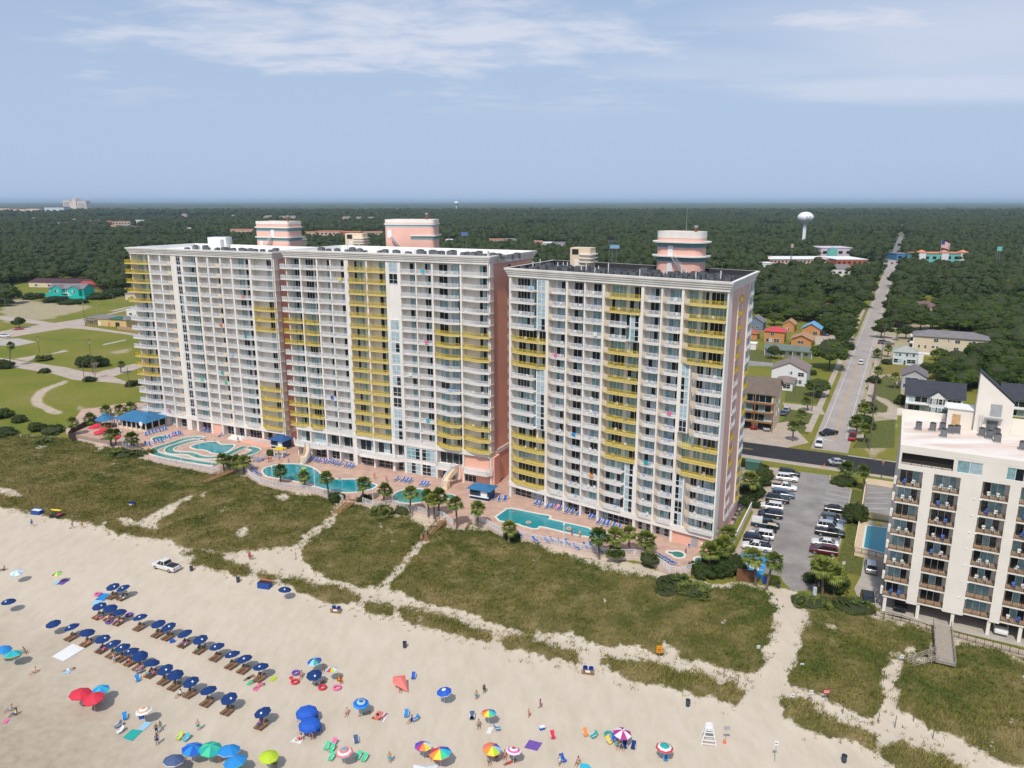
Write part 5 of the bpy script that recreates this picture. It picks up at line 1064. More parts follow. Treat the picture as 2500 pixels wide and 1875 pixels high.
house('pale_house', 'pale two-storey house with grey hipped roof and white outside stair', G(*H7(432,600)),9.6,9,5.6, 'hip', 2.2, BWHITE, PGREY, right=False, extra=ex_pale, wins=[('f', .7,3.9,1.1,1.1),('f', 2.1,3.9,1.1,1.1),('f', 4.9,3.9,1.0,1.2),('f', 6.2,3.9,1.0,1.2),('f', 7.5,3.9,1.0,1.2),('f', .4,.9,3.4,1.7),('f', 5.6,.9,3.4,1.7),('f', 4.3,.1,.9,2.0)])
house('cottage', 'small grey house with lilac-grey gabled roof and timber gable truss', G(*H7(545,945)),8.4,12,5.6, 'gy', 2.3, M('grey_siding', (.42,.43,.44),.8), LILAC, right=False, wins=[('f', 1,3.9,4.5,1.1),('f', .6,1,1.4,1.5)])
def ex_dark(t, w, d, h):
 b = MB(); x0, x1 = w * .42, w * .68; b.bx(x0, x1,-2.0,0,0, h - .1, HWHITE); b.add([(x0,-2, h - .1),(x1,-2, h - .1),((x0 + x1) / 2,-2, h + 1.7)], [(0,1,2)], HWHITE); b.build('front_bay', t)
 b = MB(); xm = (x0 + x1) / 2
 for s in (-1,1): b.add([(xm, -2.3, h + 1.95),(xm + s * (x1 - x0) * .6,-2.3, h - .25),(xm + s * (x1 - x0) * .6,2.5, h - .25 + .01),(xm, 3.5, h + 1.95)], [(0,1,2,3)], SLATE)
 b.build('bay_roof', t)
 for z in (.6,3.7):
  for x in (x0 + .7, x0 + 2.6): obj('window', window_mesh(1.1,1.9,1,(.5,),.2, rs_), t, (x, -2.04, z))
  for x in (x0 + .1, x0 + 1.95, x1 - .5): b = MB(); b.bx(x, x + .45,-2.1,-2.03, z, z + 1.9, SLATE); b.build('shutter', t)
 for a, c in ((0, x0),(x1, w)): b = MB(); b.bx(a, c, -1.8,0,2.9,3.15, HWHITE); o = b.build('balcony', t); obj('railing', railing_mesh([(a, -1.8),(c, -1.8)], HWHITE, .95,.14,.05), o, (0,0,3.15)); obj('window', window_mesh(c - a - 1.5,1.9,3,(),.85, rs_), t, (a + .8,-.03,3.4)); obj('window', window_mesh(c - a - 1.8,1.9,3,(),.7, rs_), t, (a + .9,-.03,.4))
house('villa', 'white two-storey villa with dark slate roof and shuttered front bay', G(*H7(600,1225)),17,11,6.1, 'gx', 3.8, HWHITE, SLATE, right=False, ov=.7, extra=ex_dark, wins=[('r', 3,3.6,1.2,1.5)])
house('villa', 'white villa with dark slate roof partly hidden behind the slanted stair house', G(*H7(1895,1290)),17,11,6.1, 'gx', 3.8, HWHITE, SLATE, right=False, ov=.7, extra=ex_dark)
# ---- left of the towers
def ex_teal(t, w, d, h):
 for x, ww, hh in ((5,8,2.6),(19,8,2.2)):
  b = MB(); b.bx(x, x + ww, -3,0,0, h, TURQ); b.add([(x, -3, h),(x + ww, -3, h),(x + ww / 2,-3, h + hh)], [(0,1,2)], TURQ); b.build('gable_wing', t); b = MB()
  for s in (-1,1): b.add([(x + ww / 2,-3.4, h + hh + .2),(x + ww / 2 + s * (ww / 2 + .5),-3.4, h - .1),(x + ww / 2 + s * (ww / 2 + .5),4, h - .09),(x + ww / 2,5, h + hh + .2)], [(0,1,2,3)], GREYS)
  b.build('wing_roof', t); obj('window', window_mesh(3,1.8,2,(.5,),.4, rs_), t, (x + 2.5,-3.03,3.6))
 b = MB(); b.bx(13.2,18.8,-2.4,0,2.8,3.1, WPLAST); o = b.build('balcony', t); obj('railing', railing_mesh([(13.2,-2.4),(18.8,-2.4)], WPLAST, 1.0,.3,.08), o, (0,0,3.1))
 b = MB()
 for k in range(9): b.bx(19.5 + .5 * k, 20 + .5 * k, -5,-3.4,0,2.9 - .32 * k, WPLAST)
 b.build('stair', t)
house('turquoise_house', 'turquoise two-storey house with grey roofs beyond the lawn', G(*LQ(415,912)),29,12,6.2, 'gx', 3.0, TURQ, GREYS, right=False, extra=ex_teal, ang=R(-8), wins=[('f', 1,3.4,2,1.6),('f', 14.5,3.4,1.6,2)])
fence(gz(LQ, [(335,905),(500,925),(720,942),(835,905)]),0, 'garden_wall', 'low turquoise wall in front of the turquoise house', MB().bx(0,6,-.15,.15,0,2.4, TURQ).mesh('wall_panel'),6)
house('low_hall', 'long low cream hall with dark maroon roof behind the turquoise house', G(*LQ(245,832)),95,20,4.2, 'gx', 2.2, BEIGE, M('maroon_roof', (.075,.03,.035),.8), right=False, ang=R(-10), cat='hall', wins=[('f', 6 + 12 * k, 1,4,1.6) for k in range(3)])
house('cottage', 'small pink house at the edge of the left wood', G(*LQ(560,738)),26,14,4.5, 'hip', 4, M('pink_siding', (.42,.26,.32),.8), GREYS, right=False, ang=R(-8), wins=[('f', 4,1.2,3,2),('f', 14,1.2,3,2)])
house('red_roof_hall', 'low building with red roof beyond the turquoise house', G(*LQ(675,845)),24,12,3.6, 'gx', 1.8, M('maroon_wall', (.22,.06,.06),.8), M('dull_red_roof', (.36,.06,.05),.7, var=.1, scale=.4), right=False, ang=R(-8), cat='building', wins=[('f', 4,1,3,1.5)])
def ex_yel(t, w, d, h):
 b = MB(); b.bx(-.2,9,-2.2,0, h - 1.0, h - .8, GREYS); b.build('awning', t); b = MB(); b.bx(9.4,11.2,-.15,-.02,.2,2.6, WPLAST); b.build('shell_sign', t); b = MB(); b.bx(17,17.7,-.12,-.02,.2,2.2, M('red_door', (.5,.05,.04),.6)); b.build('door', t); b = MB(); b.bx(22,25,-.12,-.02,.1,2.6, SHADOW); b.build('gateway', t)
 b = MB(); hip(b, 9,7, h, 1.2, M('dark_green_roof', (.03,.13,.07),.7),.4,.2); b.build('green_roof', t, loc=(w - 8,3.5,.3))
house('yellow_hall', 'low yellow building with grey roof at the left street crossing', G(*LZ(1165,515)),30,12,4.2, 'hip', 1.5, YELW, GREYS, right=False, ang=R(-19), extra=ex_yel, wins=[('f', 1.5 + 1.5 * k, 1.4,1.1,.9) for k in range(4)], cat='building')
house('cottage', 'small grey-roofed house half hidden by the left tower', G(*LZ(1695,178)),22,12,4.6, 'hip', 3, BEIGE, GREYS, right=False, ang=R(-10), wins=[('f', 4,1.2,2.5,1.5)])
house('white_shed', 'white shed beside the yellow building', G(*LZ(1715,425)),14,8,5, 'flat', 0, HWHITE, ROOFW, right=False, ang=R(-15), wins=[('f', 2,2,2,1.4)], cat='shed')
b = MB(); fence(gz(LZ, [(1590,575),(1890,605)]),0, 'board_fence', 'tan board fence in front of the yellow building', MB().bx(0,2.3,-.05,.05,0,1.8, M('tan_boards', (.42,.27,.17),.85, var=.1, scale=1)).mesh('board_panel'))
# ---------------------------------------------------------------- far buildings
FOOT = []
def fbox(name, label, x0, x1, yb, yt, wall, roof, dep=25, Y=None, cat='building', win=True, gable=0, hmax=None):
 g0 = G(x0, yb); g1 = G(x1, yb)
 if Y: k = Y / g0[1]; g0 = (ray(x0, yb)[0] / ray(x0, yb)[1] * Y, Y); g1 = (ray(x1, yb)[0] / ray(x1, yb)[1] * Y, Y)
 w = g1[0] - g0[0]; h = ZAT((x0 + x1) / 2, yt, g0[1])
 if hmax: h = min(h, hmax)
 FOOT.append((x0, x1, g0[1], dep))
 t = thing(name, label, cat, (*g0,0)); b = MB(); b.bx(0, w, 0, dep, 0, h, wall); b.build('wall', t); b = MB(); o = max(.4, w * .012)
 if gable: hip(b, w, dep, h, gable, roof, o, .5); b.v = [(x + w / 2, y + dep / 2, z) for x, y, z in b.v]
 else: b.bx(-o, w + o, -o, dep + o, h, h + max(.5, h * .06), roof)
 b.build('roof', t)
 if win:
  n = max(2, int(w / max(4, h * .8)))
  ww = w / n * .5; me = MB().bx(0, ww, -.15,.05,0, h * .32, GLASS).mesh('window')
  for i in range(n): obj('window', me, t, (w * (i + .25) / n, 0, h * .35))
 return t
CLAY = M('clay_roof', (.52,.24,.14),.8, var=.12, scale=.1); SALM2 = M('pale_salmon', (.62,.42,.34),.8); LIL2 = M('lilac_wall', (.60,.52,.58),.8); TQ2 = M('pale_turquoise', (.16,.48,.44),.7); OR2 = M('coral_roof', (.66,.26,.13),.7); BL2 = M('mid_blue_wall', (.07,.22,.42),.7); TANW = M('tan_wall', (.52,.40,.30),.8); REDW = M('brick_red_wall', (.42,.12,.08),.8)
fbox('shop_hall', 'long white-roofed shopping hall with salmon walls left of the road', 1879,2050,644,633, SALM2, ROOFW, 45, cat='shop'); fbox('shop_hall', 'white-roofed shop with orange-red front beside the long hall', 2042,2117,648,634, REDW, ROOFW, 50, cat='shop')
t = fbox('mall', 'lilac shopping mall with pale turquoise entrance gable', 2003,2080,627,606, LIL2, LIL2,40, cat='shop'); o = t.children[0]
b = MB(); b.bx(16,28,-3,0,0,9, TQ2); b.add([(16,-3,9),(28,-3,9),(22,-3,12.5)], [(0,1,2)], TQ2); b.add([(16,0,9),(22,0,12.5),(28,0,9)], [(0,1,2)], TQ2); b.build('entrance_gable', t, loc=(-8,0,0))
fbox('blue_shop', 'small blue shop with grey roof at the far crossing', 2188,2221,636,620, BL2, GREYS, 25, cat='shop')
t = fbox('plaza', 'turquoise and coral shopping plaza with corner towers', 2236,2360,640,619, TQ2, OR2,22, cat='shop')
w = G(2360,640)[0] - G(2236,640)[0]
for x in (2, w * .48, w - 9): b = MB(); b.bx(x, x + 8,-2,6,0,11.5, HWHITE); hip(bb := MB(),8,8,11.5,3, OR2,.8,0); b.add([(vx + x + 4, vy + 2, vz) for vx, vy, vz in bb.v], bb.f, OR2); b.build('corner_tower', t)
fbox('house', 'white house with grey roof left of the far road', 2027,2088,674,657, HWHITE, GREYS, 14, cat='house', gable=4); fbox('house', 'small red hut beside the far white house', 2018,2044,682,672, REDW, TAUPE, 10, cat='house', gable=2)
fbox('house', 'white cabin beside the long shopping hall', 1856,1886,655,643, HWHITE, ROOFW, 18, cat='house'); fbox('house', 'small tan house with orange roof among trees left of road', 2005,2030,748,738, ORNG, CLAY, 12, cat='house', gable=2.5)
fbox('house', 'grey-roofed house among the trees right of road', 2258,2280,718,704, GREYS, SLATE, 14, cat='house', gable=3); fbox('house', 'maroon-roofed house among the trees right of road', 2240,2290,768,750, TANW, M('maroon_shingle', (.17,.10,.10),.9),14, cat='house', gable=3)
fbox('house', 'white house with pink roof at the wood right of the dark tower roof', 1862,1882,640,628, HWHITE, SALM2,16, cat='house')
# big hotel far left
Yh = 4600; hx = lambda px: ray(px, 515)[0] / ray(px, 515)[1] * Yh
t = thing('far_hotel', 'large cream hotel rising above the distant woods at far left', 'hotel', (hx(156), Yh, 0)); hw = hx(214) - hx(156); HC = M('hotel_cream', (.75,.66,.58),.8)
for k, (a, c, hh) in enumerate([(0,.3,74),(.3,.62,60),(.62,1.0,68),(.42,.6,82)]): b = MB(); b.bx(hw * a, hw * c, k * -4,40,0, hh, HC); b.bx(hw * a - 1, hw * c + 1, k * -4 - 1,41, hh, hh + 3, HC); b.build('wing', t)
for k in range(9):
 b = MB(); b.bx(1, hw - 1,-16.4 + 4,-16 + 4,12 + 5.5 * k, 13.5 + 5.5 * k, M('hotel_shade', (.40,.36,.34),.8)) if False else b.bx(hw * .03, hw * .27,-.6,-.2,12 + 6 * k, 14.5 + 6 * k, M('hotel_windows', (.25,.24,.26),.5)); b.build('window_band', t)
 b = MB(); b.bx(hw * .66, hw * .97,-8.6,-8.2,12 + 5.6 * k, 14.2 + 5.6 * k, MATS['hotel_windows']); b.build('window_band', t)
for i, (a, c, yb, yt, wm, rm) in enumerate([(0,24,521,509, HC, CLAY),(26,60,520,511, HC, CLAY),(62,100,520,510, HC, CLAY),(110,157,522,506, BWHITE, GREYS)]):
 fbox('far_resort', 'distant cream resort building, %s left of the far hotel' % ORD[4 - i], a, c, yb, yt, wm, rm, 60,4000)
fl = [(117,145,552,544, TANW, GREYS),(146,171,551,543, HWHITE, GREYS),(172,197,541,535, M('mustard_wall', (.65,.45,.08),.8), TANW),(203,240,546,538, SALM2, CLAY),(241,274,548,540, REDW, CLAY),(275,318,550,541, TANW, CLAY),(319,357,547,538, HWHITE, ROOFW),(262,284,560,550, M('peach_wall', (.62,.40,.22),.8), CLAY),(285,312,560,551, TQ2, GREYS),(314,362,560,553, REDW, GREYS),(376,387,549,546, HWHITE, ROOFW),(455,476,568,557, SALM2, ROOFW),(556,622,575,561, SALM2, OR2),(72,92,537,532, HWHITE, ROOFW),(56,80,560,555, TANW, GREYS),(434,454,563,556, BL2, ROOFW),(488,502,568,563, TANW, CLAY),(18,36,558,554, TANW, GREYS)]
for i, (a, c, yb, yt, wm, rm) in enumerate(sorted(fl, key=lambda q: q[0])): fbox('roadside_shop', 'small roadside shop in the left middle distance, %s from the left' % ordw(i + 1), a, c, yb, yt, wm, rm, 30, cat='shop')
cl_ = [(735,770,577,567, SALM2, OR2),(772,830,576,565, SALM2, OR2),(832,880,576,566, REDW, OR2),(882,944,574,566, SALM2, CLAY),(1071,1083,591,584, M('bright_red', (.55,.04,.05),.7), M('bright_red', (.5,.04,.05),.7)),(1088,1120,591,586, HWHITE, ROOFW),(1187,1230,592,585, TANW, CLAY),(1232,1270,591,584, TANW, GREYS),(1298,1325,598,590, TANW, CLAY),(1326,1350,598,593, HWHITE, ROOFW),(1352,1387,600,593, LIL2, GREYS),(1395,1415,597,592, HWHITE, GREYS)]
for i, (a, c, yb, yt, wm, rm) in enumerate(cl_): fbox('roadside_shop', 'roadside building seen behind the middle and right towers, %s from the left' % ordw(i + 1), a, c, yb, yt, wm, rm, 30, cat='shop')
for i, (a, c, yb, yt) in enumerate([(640,668,538,526),(676,700,538,528),(704,724,538,527),(830,860,541,529),(864,886,540,531),(892,918,539,532),(440,456,532,522),(560,575,532,527)]):
 fbox('far_house', 'distant pale house with brown roof at the wood edge, %s in the row' % ordw(i + 1), a, c, yb, (yb + yt) / 2, SALM2 if i % 2 else TANW, TAUPE, 25, cat='house', gable=9)
# water towers, mast, flag, billboards
def water_tower(label, px, ytop, Y, r, lett=False):
 x = ray(px, ytop)[0] / ray(px, ytop)[1] * Y; zt = ZAT(px, ytop, Y); t = thing('water_tower', label, 'water tower', (x, Y, 0)); WT_ = M('tank_white', (.78,.79,.80),.4)
 b = MB(); pr = [(0, zt)] + [(r * math.sin(R(a)), zt - r * .72 * (1 - math.cos(R(a)))) for a in range(10,100,10)] + [(r * .92, zt - r * .98),(r * .72, zt - r * 1.2),(r * .4, zt - r * 1.45),(r * .22, zt - r * 1.65)]
 b.lathe(pr, (0,0,0), WT_, 28); b.build('tank', t, smooth=True); b = MB(); b.lathe([(r * .22, zt - r * 1.65),(r * .2,8),(r * .34,0)], (0,0,0), WT_, 16); b.build('pedestal', t, smooth=True)
 if lett:
  DK = M('tower_letter', (.16,.19,.26),.6); b = MB(); y_ = -r * 1.0; z_ = zt - r * .78
  for (x0, x1, z0, z1) in ((-2.9,-2.2,-2,2.4),(-2.9,-.9,1.8,2.4),(-2.9,-1.3,-.1,.5),(.9,2.9,1.8,2.4),(1.6,2.3,-2,2.4),(-2.2,2.2,-2.6,-2.0),(-.5,.5,-1.6,.2)): b.bx(x0, x1, y_ + .12 - .05 * 0, y_ + .6, z_ + z0, z_ + z1, DK)
  b.build('emblem', t)
 return t
water_tower('white water tower with dark emblem rising above the wood on the right', 1968,517,1120,11.3, True); water_tower('tiny white water tower on the horizon behind the middle tower', 1114,491.5,4300,12)
x = ray(746,490)[0] * 6000; t = thing('radio_mast', 'thin radio mast on the far horizon', 'mast', (x, 6000,0)); b = MB(); b.tube((0,0,0),(0,0,125),1.2,.5, LGREY, 4); b.build('mast', t); b = MB(); b.lathe([(0,1),(1.5,0),(0,-1)], (0,0,125), LGREY, 6); b.build('tip_light', t)
fx, fy = G(2293,640); t = thing('flagpole', 'tall flagpole with large striped flag above the far plaza', 'flagpole', (fx, fy, 0)); zt = ZAT(2293,588, fy); b = MB(); b.tube((0,0,0),(0,0, zt + 1),.35,.2, LGREY, 6); b.build('pole', t)
b = MB(); FR = M('flag_red', (.45,.03,.05),.8); FW = M('flag_white', (.75,.74,.74),.8); FB = M('flag_blue', (.03,.05,.20),.8); nx_ = 10; W_, Hh = 10.5,8.2
def fp_(u, v): return (u * W_, 1.3 * math.sin(u * 6 + v), zt - v * Hh - u * 2.6 + .5 * math.sin(u * 5))
for s in range(13):
 for k in range(nx_): b.add([fp_(k / nx_, s / 13), fp_((k + 1) / nx_, s / 13), fp_((k + 1) / nx_, (s + 1) / 13), fp_(k / nx_, (s + 1) / 13)], [(0,1,2,3)], FB if (s < 7 and k < 4) else (FR if s % 2 == 0 else FW))
b.build('flag', t)
for lab, x0, x1, y0, y1, mt in (('blue and pink billboard among the trees behind the right tower', 1489,1512,598,606, M('billboard_blue', (.22,.42,.60),.5)),('dark billboard seen from behind above the trees', 1484,1500,577,588, DARKM),('small blue billboard behind the middle tower', 1126,1142,567,574, M('billboard_navy', (.08,.18,.45),.5)),('tan billboard near the long shopping hall', 1931,1937,596,604, TANW),('turquoise billboard in the wood at far right', 2434,2446,602,612, TQ2)):
 Y = 760; gx = lambda p_: ray(p_, y1)[0] / ray(p_, y1)[1] * Y; z1, z0 = ZAT(x0, y0, Y), ZAT(x0, y1, Y); t = thing('billboard', lab, 'billboard', (gx(x0), Y, 0)); w = gx(x1) - gx(x0); b = MB(); b.bx(0, w, -.2,.2, z0, z1, mt); b.build('panel', t); b = MB(); b.bx(-.12, w + .12,-.3,.3, z0 - .3, z0, LGREY); b.build('catwalk', t)
 for k in (.25,.75): b = MB(); b.tube((w * k, .4,0),(w * k, .4, z1 - .3),.3,.3, GREYM); b.build('post', t)
# lattice tower far right
x, y = G(2497,660); t = thing('lattice_tower', 'steel lattice tower at the far right edge', 'tower', (x, y, 0)); zt = ZAT(2497,560, y); b = MB()
for sx_, sy_ in ((-1,-1),(1,-1),(1,1),(-1,1)): b.tube((sx_ * 2.4, sy_ * 2.4,0),(sx_ * .5, sy_ * .5, zt),.16,.12, LGREY, 4)
b.build('legs', t); b = MB()
for k in range(14):
 z = zt * k / 14; r0 = 2.4 - 1.9 * k / 14; r1 = 2.4 - 1.9 * (k + 1) / 14; z1 = zt * (k + 1) / 14
 b.tube((-r0,-r0, z),(r1,-r1, z1),.08,.08, LGREY, 4); b.tube((r0,-r0, z),(-r1,-r1, z1),.08,.08, LGREY, 4)
b.build('bracing', t)
# ================================================================= vegetation
def leaf_mat(name, ramp_, rough=.8, nscale=.35, amp=.7):
 m = bpy.data.materials.new(name); m.use_nodes = True; t = m.node_tree; b = t.nodes['Principled BSDF']; b.inputs['Roughness'].default_value = rough; b.inputs['Specular IOR Level'].default_value = .08
 g = t.nodes.new('ShaderNodeNewGeometry'); oi = t.nodes.new('ShaderNodeObjectInfo'); r = t.nodes.new('ShaderNodeValToRGB'); e = r.color_ramp.elements
 while len(e) < len(ramp_): e.new(.5)
 for k, (p_, c_) in enumerate(ramp_): e[k].position = p_; e[k].color = (*c_, 1)
 n = t.nodes.new('ShaderNodeTexNoise'); n.inputs['Scale'].default_value = nscale; n.inputs['Detail'].default_value = 3; t.links.new(g.outputs['Position'], n.inputs['Vector'])
 def mt(op, a, c, d=None):
  q = t.nodes.new('ShaderNodeMath'); q.operation = op
  for i, v in enumerate((a, c, d)):
   if v is None: continue
   if isinstance(v, (int, float)): q.inputs[i].default_value = v
   else: t.links.new(v, q.inputs[i])
  return q.outputs[0]
 v = mt('MULTIPLY_ADD', g.outputs['Random Per Island'], .34, mt('MULTIPLY_ADD', oi.outputs['Random'], .62, mt('MULTIPLY_ADD', n.outputs[0], amp, .05 - amp / 2)))
 t.links.new(v, r.inputs[0]); t.links.new(r.outputs[0], b.inputs['Base Color']); return m
OAKL = leaf_mat('oak_leaves', [(.1,(.0195,.0414,.0057)),(.45,(.0426,.0777,.0099)),(.75,(.0729,.1143,.0139)),(1,(.1156,.1581,.0202))])
OAKL2 = leaf_mat('far_leaves', [(.1,(.0153,.0364,.0062)),(.5,(.0322,.0657,.0092)),(.8,(.0551,.0954,.0134)),(1,(.0842,.1249,.0180))], nscale=.022, amp=1.5)
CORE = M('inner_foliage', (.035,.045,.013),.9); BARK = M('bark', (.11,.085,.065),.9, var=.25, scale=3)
PALML = leaf_mat('palm_leaves', [(.1,(.0523,.0850,.0173)),(.5,(.1118,.1531,.0296)),(.8,(.1790,.2125,.0419)),(1,(.2536,.2552,.0616))], .4,.8); DEADL = M('dead_fronds', (.24,.16,.07),.9, var=.25, scale=2); PTRUNK = M('palm_trunk', (.17,.13,.095),.9, var=.25, scale=4)
HEDGE = leaf_mat('hedge_leaves', [(.1,(.0161,.0328,.0062)),(.5,(.0344,.0606,.0114)),(.8,(.0574,.0883,.0186)),(1,(.0918,.1200,.0258))], .5,.9)
PALMET = leaf_mat('palmetto_leaves', [(.1,(.0351,.0580,.0126)),(.5,(.0761,.1093,.0231)),(.8,(.1287,.1544,.0369)),(1,(.1989,.1930,.0632))], .5,.7)
def quads(cs, nn, size, rs):
 """leaf-sized faces at cs with normals nn"""
 n = len(cs); u = np.cross(nn, rs.normal(size=(n, 3))); u /= np.linalg.norm(u, axis=1)[:, None] + 1e-9; w = np.cross(nn, u); s = size * rs.uniform(.6,1.3, n)[:, None]
 k = rs.uniform(.45,.8, n)[:, None]
 return np.stack([cs - u * s, cs + w * s * k, cs + u * s, cs - w * s * k], 1).reshape(-1,3)
def foliage_mesh(name, mat, R_, Hh, z0, ncl, nl, leaf, seed, core=True, flat=.62, rcl=.30, coremat=None):
 rs = np.random.RandomState(seed); V = []
 c = []
 while len(c) < ncl:
  p_ = rs.normal(size=3); p_ /= np.linalg.norm(p_); p_[2] = abs(p_[2]) * 1.0 - .18; rr = rs.uniform(.55,.9); ir = 1 + .18 * math.sin(3 * math.atan2(p_[1], p_[0]) + seed); c.append(p_ * np.array([R_ * rr * ir, R_ * rr * ir, Hh * rr]))
 c = np.array(c); cr = R_ * rcl * rs.uniform(.7,1.35, ncl)
 for k in range(ncl):
  d = rs.normal(size=(nl, 3)); d /= np.linalg.norm(d, axis=1)[:, None]; d[:, 2] = np.where(d[:, 2] < -.35,-d[:, 2], d[:, 2])
  pos = c[k] + d * cr[k] * np.array([1,1, flat]) * rs.uniform(.75,1.08,(nl, 1)); nn = d + rs.normal(scale=.55, size=(nl, 3)); nn[:, 2] += .35; nn /= np.linalg.norm(nn, axis=1)[:, None]
  V.append(quads(pos, nn, leaf, rs))
 V = np.concatenate(V); V[:, 2] += z0; F = np.arange(len(V)).reshape(-1,4); mb = MB(); mb.add(V.tolist(), F.tolist(), mat)
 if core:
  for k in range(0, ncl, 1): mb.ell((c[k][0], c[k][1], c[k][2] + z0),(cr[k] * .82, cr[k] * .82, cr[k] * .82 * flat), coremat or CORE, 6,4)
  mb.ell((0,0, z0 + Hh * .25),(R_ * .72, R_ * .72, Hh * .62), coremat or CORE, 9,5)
 return mb.mesh(name)
def trunk_mesh(h, r, R_, seed):
 rs = random.Random(seed); b = MB(); b.tube((0,0,-.2),(.15,.1, h * .55), r, r * .75, BARK, 7)
 for k in range(5): a = k * 1.26 + rs.random(); b.tube((.15,.1, h * .5),(math.cos(a) * R_ * .55, math.sin(a) * R_ * .55, h * (.95 + .2 * rs.random())), r * .55, r * .18, BARK, 5)
 return b.mesh('trunk')
OAKS = []
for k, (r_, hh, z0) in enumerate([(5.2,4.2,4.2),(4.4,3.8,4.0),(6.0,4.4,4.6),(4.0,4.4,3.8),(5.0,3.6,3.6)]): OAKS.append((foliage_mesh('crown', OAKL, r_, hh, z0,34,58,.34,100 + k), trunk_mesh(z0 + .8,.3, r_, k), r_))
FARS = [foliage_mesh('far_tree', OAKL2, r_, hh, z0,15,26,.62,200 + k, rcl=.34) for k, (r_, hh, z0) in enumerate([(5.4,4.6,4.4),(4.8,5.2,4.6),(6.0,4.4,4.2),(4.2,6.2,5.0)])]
SIL = [[(300,598),(1300,598),(1240,1180),(360,1040)], [(1238,650),(1848,655),(1800,1250),(1247,1220)], [(2194,1075),(2500,985),(2500,1600),(2140,1490)]]
PF = lambda zf, pts, z=4.5: [G(*zf(x, y), z) for x, y in pts]
IDF = lambda x, y: (x, y)
FORESTS = [
 ('right', 'broad dark green oak in the wood right of the road', PF(SZ, [(1270,255),(1800,200),(2400,170),(2400,1190),(2050,1180),(1860,1130),(1700,1110),(1570,1060),(1640,1010),(1830,985),(1900,870),(1990,745),(1370,690),(1240,690),(1150,720),(1160,640),(1160,560),(1185,500),(1225,400),(1262,300)])),
 ('between', 'broad dark green oak in the wood between the right tower and the road', PF(SZ, [(150,270),(520,310),(690,345),(740,395),(860,405),(960,340),(1050,260),(1120,290),(1085,400),(1045,520),(950,640),(915,730),(870,800),(770,740),(720,670),(560,640),(440,640),(330,600),(240,630),(150,600)])),
 ('left', 'broad dark green oak in the wood behind the left lawns', PF(LQ, [(-140,340),(400,330),(900,350),(1500,365),(2000,385),(2300,400),(2300,500),(1060,520),(1110,800),(1060,850),(880,845),(800,790),(760,750),(690,730),(640,660),(550,670),(450,760),(250,755),(120,770),(-140,790)])),
 ('leftedge', 'broad oak at the far left edge beyond the street', PF(LQ, [(-150,840),(30,850),(110,890),(60,950),(-150,950)]))]
HOLES = [PF(SZ, [(1440,420),(1540,420),(1540,510),(1440,510)], 0), PF(SZ, [(1400,530),(1580,530),(1580,670),(1400,680)], 0), PF(SZ, [(690,530),(780,530),(790,600),(680,600)], 0), PF(LQ, [(540,670),(690,670),(690,760),(540,760)], 0)]
rsf = np.random.RandomState(12); cand = []
for nm, lb, pl in FORESTS:
 A_ = np.array(pl); lo, hi = A_.min(0), A_.max(0); hi[1] = min(hi[1], 1500); lo[0] = max(lo[0], -900); st = 8.2
 gx_, gy_ = np.meshgrid(np.arange(lo[0], hi[0], st), np.arange(lo[1], hi[1], st)); gx_ = gx_.ravel() + rsf.uniform(-3.4,3.4, gx_.size); gy_ = gy_.ravel() + rsf.uniform(-3.4,3.4, gy_.size)
 k = inpoly(gx_, gy_, pl) & (np.abs(gx_ / gy_) < .74)
 for h_ in HOLES: k &= ~inpoly(gx_, gy_, h_)
 cand += [(x, y, lb, nm) for x, y in zip(gx_[k], gy_[k])]
def proj(x, y, z):
 dz = z - CAMH; yc = y * CP - dz * SP; up = y * SP + dz * CP; return 1250 + FPX * x / yc, 937.5 - FPX * up / yc
def near_road(x, y):
 s = (x - 95.5) * RDIR[0] + (y - 217) * RDIR[1]; o = (x - 95.5) * RN[0] + (y - 217) * RN[1]; return (abs(o) < 9 and s < 1500) or (725 < s < 768)
def blocked(x, y, front=95):
 px_ = 1250 + FPX * x / (y * CP + 64 * SP)
 for x0, x1, Yb, dp in FOOT:
  if x0 - 3 < px_ < x1 + 3 and Yb - min(front, Yb * .12) < y < Yb + dp + 6: return True
 return False
cand = [c for c in cand if not near_road(c[0], c[1]) and not blocked(c[0], c[1], 130)]
vis = [];  rest = []
for c in sorted(cand, key=lambda q: q[1]):
 px_, py_ = proj(c[0], c[1], 6); hid = any(inpoly(np.array([px_]), np.array([py_]), s)[0] for s in SIL)
 if not (-40 < px_ < 2540) or hid: continue
 (vis if len(vis) < 270 else rest).append(c)
print('trees', len(vis), len(rest))
rt = random.Random(4)
def oak(x, y, lb, grp, k=None, s=None):
 cm, tm, r_ = OAKS[k if k is not None else rt.randrange(len(OAKS))]; s = s or rt.uniform(.8,1.4)
 t = thing('oak_tree', lb, 'tree', (x, y, 0), rt.uniform(0,6.28), grp); t.scale = (s, s, s * rt.uniform(.85,1.1)); obj('crown', cm, t); obj('trunk', tm, t); return t
def tree_label(x, y, lb, nm):
 px_, py_ = proj(x, y, 6)
 if nm == 'right': return 'dark green oak right of the road, ' + ('near the dark-roofed villas' if py_ > 860 else 'beside the beige apartment house' if py_ > 790 and px_ > 2380 else 'at the roadside' if px_ < 2240 and py_ < 790 else 'behind the beige apartment house' if py_ > 755 else 'deep in the wood')
 if nm == 'between': return 'dark green oak left of the road, ' + ('at the roadside' if px_ > 2040 else 'behind the orange cottages' if py_ > 720 else 'deep in the wood')
 return lb
for x, y, lb, nm in vis: oak(x, y, tree_label(x, y, lb, nm), 'trees of the wood ' + {'right': 'right of the road', 'between': 'left of the road', 'left': 'behind the left lawns', 'leftedge': 'at the far left edge'}[nm])
